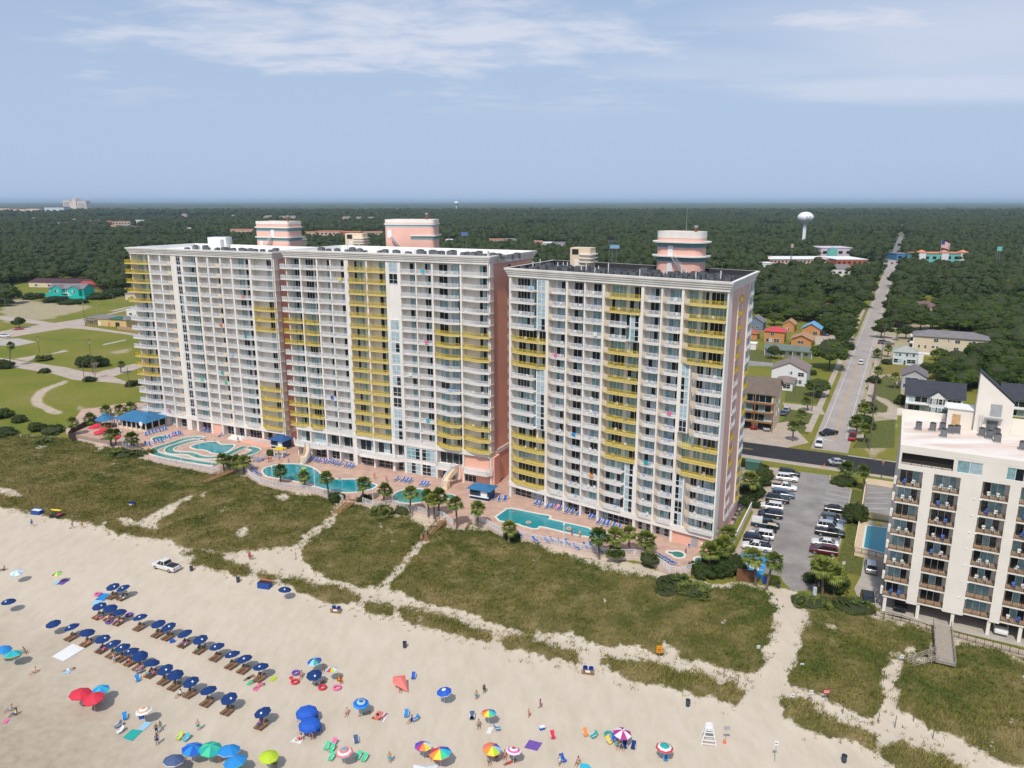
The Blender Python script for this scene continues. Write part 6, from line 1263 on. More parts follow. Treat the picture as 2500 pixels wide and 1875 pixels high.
# single trees that stand alone
for lb, zf, x, y, z, k, s in [('large spreading dark oak beside the road in front of the motel', SZ, 755,965,5,2,1.35),('second dark oak crowding the motel porch', SZ, 830,880,5,0,1.15),('round clipped tree on the lawn by the white gabled house', SZ, 665,1185,3.5,4,.95),('bright green tree behind the red-roofed house', SZ, 345,655,5,0,1.0),('dark tree between the beige apartment house and pale house', SZ, 1145,745,5,1,1.1),('small tree in front of the beige apartment house', SZ, 1580,920,4,3,.8),('dark bushy tree at the corner of the beige apartment house', SZ, 1850,890,4,3,.9),('small round tree beside the blue-roofed cottage', SZ, 790,700,4,3,1.0),('leafy tree beside the road above the motel oak', SZ, 850,800,4,1,1.1),('roadside oak left of the road beside the motel yard', SZ, 905,700,4.5,1,1.00),('roadside oak shading the left footpath', SZ, 845,870,4.5,4,0.95),('low oak right of the road above the parked cars', SZ, 1165,700,4.5,4,1.00),('oak behind the pale house and its stair', SZ, 1420,850,4.5,0,1.00),('oak at the left corner of the beige apartment house', SZ, 1330,760,4.5,1,0.95),('oak behind the lilac-roofed house', SZ, 1480,1040,4.5,3,0.95),('oak left of the white gabled house', SZ, 340,900,4.5,3,0.80),('oak between the two dark-roofed villas', SZ, 1760,1130,4.5,1,1.05),('small tree standing over the red car', LZ, 250,465,4,3,.8)]:
 c = G(*zf(x, y), z); oak(c[0], c[1], lb, None, k, s)
# far woodland: points + instances
FIELDS = [[G(*p_) for p_ in q] for q in ([(228,531),(390,527),(505,531),(488,544),(390,538),(240,539)], [(1286,546),(1388,547),(1392,557),(1262,557)], [(1850,547),(1917,549),(1917,558),(1850,558)], [(2193,545),(2216,545),(2205,572),(2190,572)])]
FIELDM = M('hay_field', (.20,.19,.06),.95, var=.15, scale=.02)
for q, lb in zip(FIELDS, ('long pale green field beyond the left shops', 'pale field beyond the middle tower', 'pale field left of the white water tower', 'small pale clearing at the far end of the road')): sheet('field', [q], .02, FIELDM, lb)
def scatter(y0, y1, st, sc):
 gx_, gy_ = np.meshgrid(np.arange(-y1 * .74, y1 * .74, st), np.arange(y0, y1, st)); gx_ = gx_.ravel() + rsf.uniform(-.42,.42, gx_.size) * st; gy_ = gy_.ravel() + rsf.uniform(-.42,.42, gy_.size) * st
 k = (np.abs(gx_ / gy_) < .73) & (gy_ > y0)
 for q in FIELDS: k &= ~inpoly(gx_, gy_, q)
 gap = fbm(gx_, gy_, 160,31,3) > -.60; k &= gap
 px_ = 1250 + FPX * gx_ / (gy_ * CP + 64 * SP)
 for q in FIELDS:
  A_ = np.array(q); k &= ~((gy_ > A_[:, 1].min() - 130) & (gy_ < A_[:, 1].min()) & (gx_ / gy_ > (A_[:, 0] / A_[:, 1]).min()) & (gx_ / gy_ < (A_[:, 0] / A_[:, 1]).max()))
 for x0, x1, Yb, dp in FOOT: k &= ~((px_ > x0 - 2) & (px_ < x1 + 2) & (gy_ > Yb - min(420, Yb * .15)) & (gy_ < Yb + dp + 8))
 s_ = (gx_ - 95.5) * RDIR[0] + (gy_ - 217) * RDIR[1]; o_ = (gx_ - 95.5) * RN[0] + (gy_ - 217) * RN[1]
 k &= ~((np.abs(o_) < 12) & (s_ < 1500)); k &= ~((s_ > 722) & (s_ < 766) & (o_ > -300))
 return np.stack([gx_[k], gy_[k], np.full(k.sum(), sc)], 1)
pts = [np.array([[c[0], c[1], 1.15] for c in rest])]
fa_ = scatter(700,1400,10.5,1.3); near = np.zeros(len(fa_), bool)
for nm, lb, pl in FORESTS: near |= inpoly(fa_[:, 0], fa_[:, 1], pl)
pts.append(fa_[~near]); pts.append(scatter(1400,2900,15,1.7)); pts.append(scatter(2900,4600,24,2.5)); pts = np.concatenate(pts); n = len(pts); print('woodland', n)
me = bpy.data.meshes.new('woodland'); me.vertices.add(n); me.vertices.foreach_set('co', np.stack([pts[:, 0], pts[:, 1], np.zeros(n)], 1).ravel())
sc_ = (pts[:, 2] * rsf.uniform(.6,1.35, n)).astype(np.float32); me.attributes.new('size', 'FLOAT', 'POINT').data.foreach_set('value', sc_); me.attributes.new('turn', 'FLOAT', 'POINT').data.foreach_set('value', rsf.uniform(0,6.28, n).astype(np.float32)); me.attributes.new('kind', 'INT', 'POINT').data.foreach_set('value', rsf.randint(0,4, n).astype(np.int32))
wobj = obj('woodland', me, kind='stuff'); tag(wobj, 'dense dark green woodland stretching away behind the towers', 'woodland')
ng = bpy.data.node_groups.new('scatter_trees', 'GeometryNodeTree'); ng.interface.new_socket('Geometry', in_out='INPUT', socket_type='NodeSocketGeometry'); ng.interface.new_socket('Geometry', in_out='OUTPUT', socket_type='NodeSocketGeometry')
gi = ng.nodes.new('NodeGroupInput'); go = ng.nodes.new('NodeGroupOutput'); jn = ng.nodes.new('GeometryNodeJoinGeometry')
def named(nm, ty): q = ng.nodes.new('GeometryNodeInputNamedAttribute'); q.data_type = ty; q.inputs[0].default_value = nm; return q.outputs[0]
sz_, tn_, kd_ = named('size', 'FLOAT'), named('turn', 'FLOAT'), named('kind', 'INT'); cr_ = ng.nodes.new('ShaderNodeCombineXYZ'); ng.links.new(tn_, cr_.inputs[2])
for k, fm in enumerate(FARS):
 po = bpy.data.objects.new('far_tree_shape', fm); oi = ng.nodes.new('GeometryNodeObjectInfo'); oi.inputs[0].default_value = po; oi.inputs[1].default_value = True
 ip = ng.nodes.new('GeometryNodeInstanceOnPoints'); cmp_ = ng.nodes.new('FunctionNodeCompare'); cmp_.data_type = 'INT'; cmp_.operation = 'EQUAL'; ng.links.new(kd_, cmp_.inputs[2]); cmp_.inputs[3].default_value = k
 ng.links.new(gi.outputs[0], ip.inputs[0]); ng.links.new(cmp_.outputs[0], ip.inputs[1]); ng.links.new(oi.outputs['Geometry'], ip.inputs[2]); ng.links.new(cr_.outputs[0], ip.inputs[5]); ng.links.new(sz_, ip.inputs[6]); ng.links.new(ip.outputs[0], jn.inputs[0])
ng.links.new(jn.outputs[0], go.inputs[0]); md = wobj.modifiers.new('scatter', 'NODES'); md.node_group = ng
# distant canopy to the horizon
na2, nr2 = 520,240; av2 = np.linspace(-.85,.85, na2); yv2 = 4300 * (80000 / 4300) ** (np.arange(nr2) / (nr2 - 1)); A2, Y2 = np.meshgrid(av2, yv2); X2 = A2 * Y2
Z2 = 12 + 7 * fbm(X2, Y2,420,41,3) + rsf.normal(0,2.6, X2.shape) + 9 * fbm(X2, Y2,2600,44,3); Z2[0] = -.2
co = np.stack([X2, Y2, Z2], -1).reshape(-1,3); idx = np.arange(na2 * nr2).reshape(nr2, na2); q = np.stack([idx[:-1, :-1], idx[:-1,1:], idx[1:, 1:], idx[1:, :-1]], -1).reshape(-1,4)
me = bpy.data.meshes.new('forest'); me.vertices.add(len(co)); me.vertices.foreach_set('co', co.ravel()); me.loops.add(q.size); me.loops.foreach_set('vertex_index', q.ravel()); me.polygons.add(len(q)); me.polygons.foreach_set('loop_start', np.arange(0, q.size, 4)); me.update()
me.materials.append(M('distant_canopy', (.05,.065,.022),.95, var=.5, scale=.0016, detail=6, stretch=(1,.35,1))); o = obj('forest', me, kind='stuff'); tag(o, 'far forest canopy merging into haze at the horizon', 'forest')
# ---------------------------------------------------------------- palms
def frond(b, mat, az, el, L_, rs, droop=.5, fans=9):
 d = Vector((math.cos(az) * math.cos(el), math.sin(az) * math.cos(el), math.sin(el))); c = d * (L_ * .5); sd = Vector((-math.sin(az), math.cos(az),0)); up = sd.cross(d) * -1
 b.bar((0,0,0), c, .05,.03, mat)
 for k in range(fans):
  t = (k / (fans - 1) - .5) * 2; a = t * 1.25; ln = L_ * (.62 - .14 * abs(t)); dd = (d * math.cos(a) + sd * math.sin(a)); m = c + dd * ln * .6; e = c + dd * ln + Vector((0,0,-droop * ln * (.55 + .3 * abs(t)))); w = dd.cross(up).normalized() * (ln * .13)
  b.add([c, m - w, e, m + w], [(0,1,2,3)], mat)
def palm_crown(seed, n=34, L_=1.9, low=-.55):
 b = MB(); rs = random.Random(seed)
 for k in range(n): el = low + (1.45 - low) * (k / n) ** .85 + rs.uniform(-.12,.12); frond(b, PALML, k * 2.4 + rs.uniform(-.3,.3), el, L_ * rs.uniform(.85,1.12), rs, .75 if el < .3 else .35)
 return b.mesh('crown')
def dead_skirt(seed):
 b = MB(); rs = random.Random(seed)
 for k in range(9): frond(b, DEADL, k * 1.4,-1.0 + rs.uniform(-.15,.2),1.3, rs, .3,5)
 return b.mesh('dead_fronds')
PCR = [palm_crown(k) for k in range(4)]; PSK = [dead_skirt(k) for k in range(2)]
def palm(x, y, z, h, label, seed, cs=1.0, group='palms', lean=0.0):
 rs = random.Random(seed); t = thing('palm_tree', label, 'palm tree', (x, y, z),0, group); lx, ly = lean + rs.uniform(-.25,.25), rs.uniform(-.25,.25); b = MB(); pp = Vector((0,0,-.2)); n = 6
 for k in range(n): f = (k + 1) / n; q = Vector((lx * f * f, ly * f * f, h * f)); b.tube(pp, q, .23 - .05 * (k / n) + (.06 if k == 0 else 0),.22 - .05 * f, PTRUNK, 7, cap=False); pp = q
 b.build('trunk', t); o = obj('crown', PCR[seed % 4], t, pp, rs.uniform(0,6)); o.scale = (cs,) * 3; o = obj('dead_fronds', PSK[seed % 2], t, pp - Vector((0,0,.1)), rs.uniform(0,6)); o.scale = (cs,) * 3
def palm_px(zf, cr, bs, label, seed, z=DECK, group='palms on the pool deck', cs=1.0):
 x, y = G(*zf(*bs), z); zt = ZAT(*zf(*cr), y); cx_ = ray(*zf(*cr)); lean = cx_[0] / cx_[1] * y - x; palm(x, y, z, max(1.2, zt - z), label, seed, cs, group, max(-1.2, min(1.2, lean)))
ds = [(D2,(265,345),(270,440)),(D2,(450,395),(460,470)),(D2,(630,400),(640,545)),(D2,(910,445),(905,580)),(D2,(1070,495),(1065,590)),(D2,(1270,520),(1270,670)),(D2,(1400,545),(1410,690)),(D2,(1450,570),(1455,710)),(D2,(1490,545),(1490,690)),(D2,(1625,605),(1630,780)),(D2,(1790,640),(1790,770)),(D2,(2030,780),(2030,890)),(D1,(850,575),(860,660)),(D1,(900,570),(895,650)),(D1,(1010,600),(1015,675)),(D1,(1720,765),(1730,855)),(D1,(1780,780),(1785,830)),(D1,(1830,780),(1832,855)),(D1,(1885,780),(1882,862)),(D3,(1680,1320),(1670,1640)),(D3,(1945,1320),(1940,1600)),(D3,(2190,1250),(2180,1590)),(D4,(250,1240),(235,1480)),(PK, (490,910),(480,1070)),(PK, (570,880),(570,1040)),(PK, (620,830),(608,1000)),(PK, (660,750),(650,900))]
ds = sorted(ds, key=lambda q: q[0](*q[1])[0])
for i, (zf, c_, b_) in enumerate(ds): palm_px(zf, c_, b_, 'sabal palm on the pool deck, %s from the left' % ordw(i + 1),300 + i, cs=random.Random(i).uniform(.9,1.15))
for i, (zf, c_, b_, lb) in enumerate([(PK, (885,960),(900,1215), 'sabal palm at the foot of the car park beside the brown screen'),(PK, (1070,1000),(1000,1255), 'leaning sabal palm beside the blue waste bin'),(PK, (1490,1050),(1500,1320), 'sabal palm right of the car park exit'),(PK, (1625,1110),(1605,1310), 'shorter sabal palm beside the clipped bush near the exit'),(PK, (1735,165),(1745,275), 'left palm on the car park entrance island'),(PK, (1885,190),(1875,365), 'right palm on the car park entrance island'),(PK, (855,260),(855,430), 'thin palm between the tower hedges and the car park'),(SZ, (1115,1060),(1090,1290), 'tall palm on the right verge of the road'),(SZ, (1245,1110),(1240,1195), 'palm on the bright lawn beside the lilac-roofed house'),(SZ, (1385,1265),(1375,1350), 'browning palm in front of the dark-roofed villa'),(SZ, (1690,1250),(1675,1320), 'green palm in front of the dark-roofed villa'),(SZ, (1020,1340),(1015,1420), 'upper palm in the clump beside the red pickup'),(SZ, (960,1440),(955,1540), 'left palm in the clump beside the red pickup'),(SZ, (1020,1500),(1010,1600), 'lower palm in the clump beside the red pickup'),(SZ, (540,1390),(530,1470), 'palm on the lawn by the brown balcony block'),(SZ, (480,1480),(475,1590), 'nearest palm at the brown balcony block forecourt'),(SZ, (580,1290),(590,1360), 'palm beside the drive of the white gabled house'),(SZ, (1265,765),(1255,835), 'palm in front of the wood near the pale house'),(SZ, (1550,935),(1540,1025), 'palm in the yard of the pale house'),(SZ, (1195,895),(1190,960), 'palm at the left corner of the pale house'),(SZ, (1115,930),(1112,965), 'low palm on the road verge near the pale house'),(LZ, (155,800),(145,1075), 'tall thin palm beside the sandy street'),(LZ, (1640,1050),(1635,1165), 'stout palm beside the side street near the left tower'),(D1,(560,480),(550,600), 'large palm at the corner of the bar patio fence'),(D1,(690,455),(690,520), 'palm behind the red patio parasols'),(D1,(820,385),(820,450), 'left palm behind the gazebo'),(D1,(925,380),(925,450), 'middle palm behind the gazebo'),(D1,(1010,365),(1010,430), 'right palm behind the bar pavilion')]):
 palm_px(zf, c_, b_, lb, 400 + i, 0.0, None, random.Random(i + 50).uniform(.95,1.25))
# shrubs, hedges, palmettos
SHR = [foliage_mesh('foliage', HEDGE, 1.0,.85,.35,26,60,.085,500 + k, flat=.9, rcl=.36) for k in range(3)]
def pm(seed):
 b = MB(); rs = random.Random(seed)
 for c in range(9):
  a = rs.uniform(0,6.28); r_ = rs.uniform(0,.62); n0 = len(b.v)
  for k in range(13): frond(b, PALMET, k * 2.4 + rs.random(), rs.uniform(.05,1.25), rs.uniform(.4,.62), rs, .45,7)
  for i in range(n0, len(b.v)): v = b.v[i]; b.v[i] = (v[0] + r_ * math.cos(a), v[1] + r_ * math.sin(a), v[2] + .12 + .25 * rs.random() * 0)
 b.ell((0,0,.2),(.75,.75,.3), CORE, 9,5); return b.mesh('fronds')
PMS = [pm(k) for k in range(3)]
def stem_mesh():
 b = MB()
 for k in range(5): a = k * 1.26; b.tube((0,0,-.1),(.4 * math.cos(a),.4 * math.sin(a),.55),.05,.03, BARK, 5)
 return b.mesh('stems')
STEM = stem_mesh()
def shrub(zf, x, y, rx, h, label, kind='s', z=0.0, ry=None, name=None):
 c = G(*zf(x, y), z); t = thing(name or ('palmetto' if kind == 'p' else 'shrub'), label, 'palmetto' if kind == 'p' else 'shrub', (*c, z), rt.uniform(0,6.28) if not ry else RA); me = rt.choice(PMS if kind == 'p' else SHR); o = obj('foliage' if kind != 'p' else 'fronds', me, t); o.scale = (rx, ry or rx, h); o2 = obj('stems', STEM, t); o2.scale = (rx * .7, rx * .7, h * .6)
for zf, x, y, rx, h, lb, kd in [(PK, 150,1230,4.2,3.6, 'large palmetto clump left of the clipped dark hedge', 'p'),(PK, 330,1290,4.0,3.4, 'palmetto clump in front of the clipped dark hedge', 'p'),(PK, 90,1290,3.0,2.6, 'low palmetto clump on the dune below the spas', 'p'),(PK, 560,1090,3.4,2.6, 'clipped dark green hedge mound beside the spas', 's'),(PK, 660,1090,3.2,2.8, 'clipped dark hedge mound beside the brown screen', 's'),(PK, 420,1110,3.0,2.2, 'low dark hedge at the curved spa fence', 's'),(PK, 840,500,2.6,2.2, 'clipped hedge nearest the white service wall', 's'),(PK, 880,400,3.0,2.4, 'clipped hedge beside the thin palm', 's'),(PK, 985,250,2.6,2.2, 'clipped hedge beside the green utility box', 's'),(PK, 945,310,2.4,2.0, 'clipped hedge between utility box and car park', 's'),(PK, 785,135,1.8,1.4, 'small clipped bush by the black street', 's'),(PK, 970,155,2.2,1.7, 'palmetto beside the tall green utility box', 'p'),(PK, 1690,295,3.0,1.3, 'low clipped hedge on the car park entrance island', 's'),(PK, 1785,630,2.9,3.4, 'tall dark bush between car park and rectangular pool', 's'),(PK, 1560,1220,3.6,3.0, 'clipped dark bush under the two exit palms', 's'),(PK, 1440,1400,3.6,2.6, 'palmetto clump right of the sandy access lane', 'p'),(PK, 1330,1370,3.0,2.2, 'low palmetto at the edge of the sandy lane', 'p'),(PK, 1750,1430,4.2,3.2, 'large palmetto clump in front of the ivory block', 'p'),(PK, 1880,1440,2.6,2.2, 'palmetto below the ivory block railing', 'p'),
 (D1,960,745,4.6,3.8, 'big rounded palmetto thicket below the bar patio', 'p'),(D1,1050,735,3.6,3.0, 'palmetto thicket beside the lazy river wall', 'p'),(D1,1145,735,2.6,3.2, 'yellowing palmetto at the corner of the lazy river wall', 'p'),(D1,400,560,4.2,3.8, 'tall palmetto clump left of the bar patio', 'p'),(D1,350,640,3.4,2.6, 'low palmetto clump at the left dune edge', 'p'),(D1,285,545,2.6,2.4, 'single dark bush at the left dune edge', 's'),(D1,155,475,2.4,2.0, 'round bush on the left lawn edge', 's'),(D1,20,580,4.0,2.0, 'broad low bush at the far left dune edge', 's'),(D1,15,440,3.4,2.6, 'bush cluster at the far left of the lawn', 's'),(D1,345,95,2.2,1.6, 'small bush beside the sandy street', 's'),(D1,690,160,2.6,1.6, 'low bush at the foot of the leafless tree', 's'),(D1,1020,195,2.6,1.8, 'low bush beside the leaning pole near the left tower', 's'),(LZ, 610,990,4.4,4.0, 'dark palmetto thicket in the middle of the lawn', 'p'),(LZ, 1180,1080,4.2,4.2, 'left dark bush behind the leafless tree', 's'),(LZ, 1330,1080,4.0,4.0, 'right dark bush behind the leafless tree', 's'),(LZ, 40,1100,4.2,3.2, 'dark bush beside the tall thin palm', 's'),
 (D2,1060,690,3.6,4.2, 'tall dark palmetto below the paddling pool', 'p'),(D2,1210,670,2.6,2.6, 'palmetto behind the fence at the paddling pool', 'p'),(D2,920,600,1.8,2.0, 'small bush at the foot of the deck palm', 's'),(D2,700,590,2.0,2.2, 'bush beside the second beach steps', 's'),(D2,2050,880,1.9,2.0, 'bush at the palm left of the long pool fence', 's'),(D2,2090,70,1.2,3.2, 'planted palmetto between the left and middle towers', 'p'),(DB, 145,770,1.5,2.8, 'planted palmetto beside the navy kiosk', 'p'),(D3,1960,1620,2.6,2.4, 'palmetto under the deck palms of the right tower', 'p'),(D4,330,1600,2.8,3.0, 'palmetto at the fence left of the spas', 'p'),(SZ, 1000,1480,3.6,3.4, 'dense green bush beside the red pickup', 's'),(SZ, 1040,1370,3.0,3.0, 'dense bush in the verge palms', 's'),(SZ, 1085,1150,2.6,2.2, 'bush beside the footpath on the right verge', 's'),(SZ, 1290,1310,2.2,3.0, 'tall bush at the corner of the dark-roofed villa', 's'),(SZ, 1600,960,3.0,3.2, 'dark bush in the yard of the pale house', 's'),(SZ, 1300,1000,2.0,1.6, 'bush at the porch of the pale house', 's'),(SZ, 1180,1010,2.0,2.0, 'bush left of the pale house', 's'),(SZ, 620,1090,2.0,1.8, 'bush beside the white gabled house', 's'),(LQ, 480,955,9,3.0, 'clipped green bank below the turquoise garden wall', 's'),(LQ, 620,970,9,2.6, 'green bank in the middle below the turquoise wall', 's'),(LQ, 280,930,8,3.6, 'green bank left of the turquoise house', 's'),(LQ, 850,930,9,4, 'dark bush right of the turquoise house', 's'),(LQ, 980,905,9,5, 'dark bush beside the left tower beyond the lawn', 's')]:
 dk = zf in (D3, D4, DB) or (zf is D2 and y < 500); shrub(zf, x, y, rx, h, lb, kd, DECK if dk else 0.0)
# leafless tree on the left lawn
c = G(*LZ(1275,1235)); t = thing('bare_tree', 'pale leafless tree leaning beside the sandy street', 'tree', (*c, 0)); b = MB(); rb = random.Random(3); BB = M('bleached_wood', (.30,.24,.19),.9)
def br(p, d, l, r, k):
 q = p + d * l; b.tube(p, q, r, r * .7, BB, 5)
 if k:
  for _ in range(3): br(q, (d + Vector((rb.uniform(-.8,.8), rb.uniform(-.8,.8), rb.uniform(-.2,.5)))).normalized(), l * .72, r * .62, k - 1)
br(Vector((0,0,0)), Vector((.25,0,.95)),2.4,.22,4); b.build('branches', t)
# ================================================================= vehicles
TYRE = M('tyre', (.02,.02,.022),.8); RIM = M('rim', (.45,.46,.48),.35,.6); CGLASS = M('car_glass', (.012,.015,.018),.05, spec=.7); HLAMP = M('headlamp', (.7,.7,.68),.15); TLAMP = M('tail_lamp', (.35,.01,.01),.25); PNT = M('car_paint', (.5,.5,.5),.25)
def paint(nm, c): return M('paint_' + nm, c, .22,.1, spec=.6)
PC = {'white': paint('white', (.72,.72,.71)), 'black': paint('black', (.012,.013,.016)), 'navy': paint('navy', (.018,.026,.05)), 'grey': paint('grey', (.10,.115,.13)), 'silver': paint('silver', (.42,.44,.47)), 'steel': paint('steel', (.10,.15,.22)), 'maroon': paint('maroon', (.10,.012,.022)), 'red': paint('red', (.36,.015,.03)), 'teal': paint('teal', (.015,.045,.06))}
def car_parts(kind):
 L_, W_, belt, roof, cab = {'suv': (4.8,1.9,1.05,1.72,(-2.2,1.15,-1.95,.35)), 'sedan': (4.7,1.82,.92,1.42,(-1.75,1.05,-1.0,.25)), 'pickup': (5.7,1.98,1.12,1.85,(-.55,1.45,-.35,.7))}[kind]
 h = L_ / 2; w = W_ / 2; b = MB(); hood = belt - (.08 if kind != 'pickup' else .03)
 S = [(-h, .48, belt - .1, w * .86),(-h + .08,.34, belt, w * .96),(-h * .4,.28, belt, w),(cab[1] - .2,.28, belt, w),(cab[1] + .1,.28, belt - .04, w),(h - .35,.32, hood - .06, w * .97),(h - .05,.42, hood - .2, w * .88),(h, .5, hood - .3, w * .8)]
 vs = []
 for x, z0, z1, hw in S: vs += [(x, -hw * .93, z0),(x, -hw, z0 + .15),(x, -hw, z1 - .14),(x, -hw + .1, z1),(x, hw - .1, z1),(x, hw, z1 - .14),(x, hw, z0 + .15),(x, hw * .93, z0)]
 fs = [(i * 8 + j, (i + 1) * 8 + j, (i + 1) * 8 + (j + 1) % 8, i * 8 + (j + 1) % 8) for i in range(len(S) - 1) for j in range(8)] + [tuple(range(8)), tuple(range((len(S) - 1) * 8, len(S) * 8))[::-1]]
 b.add(vs, [f[::-1] for f in fs], PNT)
 x0, x1, X0, X1 = cab
 if kind == 'pickup': b.bx(-h + .15, x0 - .12,-w + .16, w - .16, belt - .02, belt + .012, DARKM)
 body = b.mesh('body'); g = MB(); cw = w - .06; tw = w * .74
 g.add([(x0,-cw, belt - .02),(x1,-cw, belt - .02),(x1, cw, belt - .02),(x0, cw, belt - .02),(X0,-tw, roof - .05),(X1,-tw, roof - .05),(X1, tw, roof - .05),(X0, tw, roof - .05)], [(0,1,5,4),(1,2,6,5),(2,3,7,6),(3,0,4,7)], CGLASS); glass = g.mesh('windows')
 r = MB(); r.add([(X0 - .05,-tw - .03, roof - .06),(X1 + .08,-tw - .03, roof - .06),(X1 + .08, tw + .03, roof - .06),(X0 - .05, tw + .03, roof - .06),(X0 + .08,-tw + .12, roof + .02),(X1 - .1,-tw + .12, roof + .02),(X1 - .1, tw - .12, roof + .02),(X0 + .08, tw - .12, roof + .02)], [(4,5,6,7),(0,1,5,4),(1,2,6,5),(2,3,7,6),(3,0,4,7)], PNT)
 for s in (-1,1):
  for xa, xb in ((x0, X0),(x1, X1),((x0 + x1) / 2,(X0 + X1) / 2)) + ((((x0 * 3 + x1) / 4),(X0 * 3 + X1) / 4),) * (kind == 'suv'): r.bar((xa, s * (cw + .005), belt - .02),(xb, s * (tw + .015), roof - .05),.09,.05, PNT)
 rf = r.mesh('roof'); wr_ = .37 if kind != 'sedan' else .33; tm = MB(); tm.lathe([(wr_ * .62,-.11),(wr_, -.1),(wr_, .1),(wr_ * .62,.11)], (0,0,0), TYRE, 14, Matrix.Rotation(R(90),4, 'X')); rm = MB(); rm.lathe([(0,-.1),(wr_ * .64,-.09),(wr_ * .64,.09),(0,.1)], (0,0,0), RIM, 10, Matrix.Rotation(R(90),4, 'X'))
 return dict(body=body, glass=glass, roof=rf, tyre=tm.mesh('wheel'), rim=rm.mesh('rim'), hl=MB().box((0,0,0),(.12,.34,.16), HLAMP).mesh('headlight'), tl=MB().box((0,0,0),(.1,.26,.22), TLAMP).mesh('tail_light'), L=L_, W=W_, wr=wr_, belt=belt, hood=hood, x0=x0, w=w)
CARS = {k: car_parts(k) for k in ('suv', 'sedan', 'pickup')}
def car(x, y, z, rz, kind, col, label, name=None, group=None):
 c = CARS[kind]; p = PC[col]; sc = 1.14 if kind != 'pickup' else 1.06
 t = thing(name or {'suv': 'parked_car', 'sedan': 'parked_car', 'pickup': 'pickup_truck'}[kind], label, 'pickup' if kind == 'pickup' else 'car', (x, y, z), rz, group); t.scale = (sc,) * 3; obj('body', c['body'], t, mat=[p]); obj('windows', c['glass'], t); obj('roof', c['roof'], t, mat=[p])
 for sx_ in (-.3,.31):
  for s in (-1,1): o = obj('wheel', c['tyre'], t, (c['L'] * sx_, s * (c['w'] - .1), c['wr'])); obj('rim', c['rim'], o)
 for s in (-1,1): obj('headlight', c['hl'], t, (c['L'] / 2 - .1, s * c['w'] * .66, c['hood'] - .3)); obj('tail_light', c['tl'], t, (-c['L'] / 2 + .03, s * c['w'] * .72, c['belt'] - .28))
 return t
def car_px(zf, x, y, h, *a, z=0.015, **k): c = G(*zf(x, y),.5); return car(c[0], c[1], z, R(h), *a, **k)
LOT = 'cars in the car park beside the right tower'
for x, y, h, k, c, lb in [(1205,210,-22, 'suv', 'black', 'black SUV at the street end of the left parking row'),(1185,255,-22, 'suv', 'white', 'long white SUV second in the left parking row'),(1160,335,-22, 'pickup', 'white', 'white crew-cab pickup below the long white SUV'),(1150,400,-22, 'suv', 'steel', 'steel blue SUV between white pickup and black SUV'),(1100,445,-22, 'suv', 'black', 'glossy black SUV in the middle of the left parking row'),(1040,510,158, 'suv', 'white', 'white SUV above the navy SUV in the left row'),(1035,580,158, 'suv', 'navy', 'navy SUV above the teal pickup'),(950,768,158, 'suv', 'white', 'white SUV below the golf cart'),(910,810,-22, 'suv', 'navy', 'navy SUV next to the last white pickup'),(912,872,158, 'pickup', 'white', 'white pickup beside the blue painted bay'),(1630,535,-22, 'sedan', 'black', 'black sedan beside the empty marked bays'),(1600,622,-22, 'suv', 'grey', 'grey SUV below the narrow grass island'),(1585,652,-22, 'sedan', 'steel', 'steel blue sedan between two SUVs in the right row'),(1570,690,-22, 'suv', 'silver', 'silver SUV in the right parking row'),(1570,745,-22, 'pickup', 'black', 'black pickup in the right parking row'),(1525,835,158, 'sedan', 'white', 'white hatchback above the maroon SUV'),(1515,905,158, 'suv', 'maroon', 'dark maroon SUV at the lower end of the right row'),(775,350,60, 'suv', 'black', 'black car between the right tower and its hedges')]: car_px(PK, x, y, h, k, c, lb, group=LOT)
t = car_px(PK, 990,668,-22, 'pickup', 'teal', 'dark teal pickup with a white cap over its bed', group=LOT); b = MB(); b.add([(-2.8,-.95,0),(-.6,-.95,0),(-.6,.95,0),(-2.8,.95,0),(-2.7,-.82,.75),(-.65,-.82,.75),(-.65,.82,.75),(-2.7,.82,.75)], [(4,5,6,7),(0,1,5,4),(1,2,6,5),(2,3,7,6),(3,0,4,7)], PC['white']); b.build('bed_cap', t, loc=(0,0,1.13))
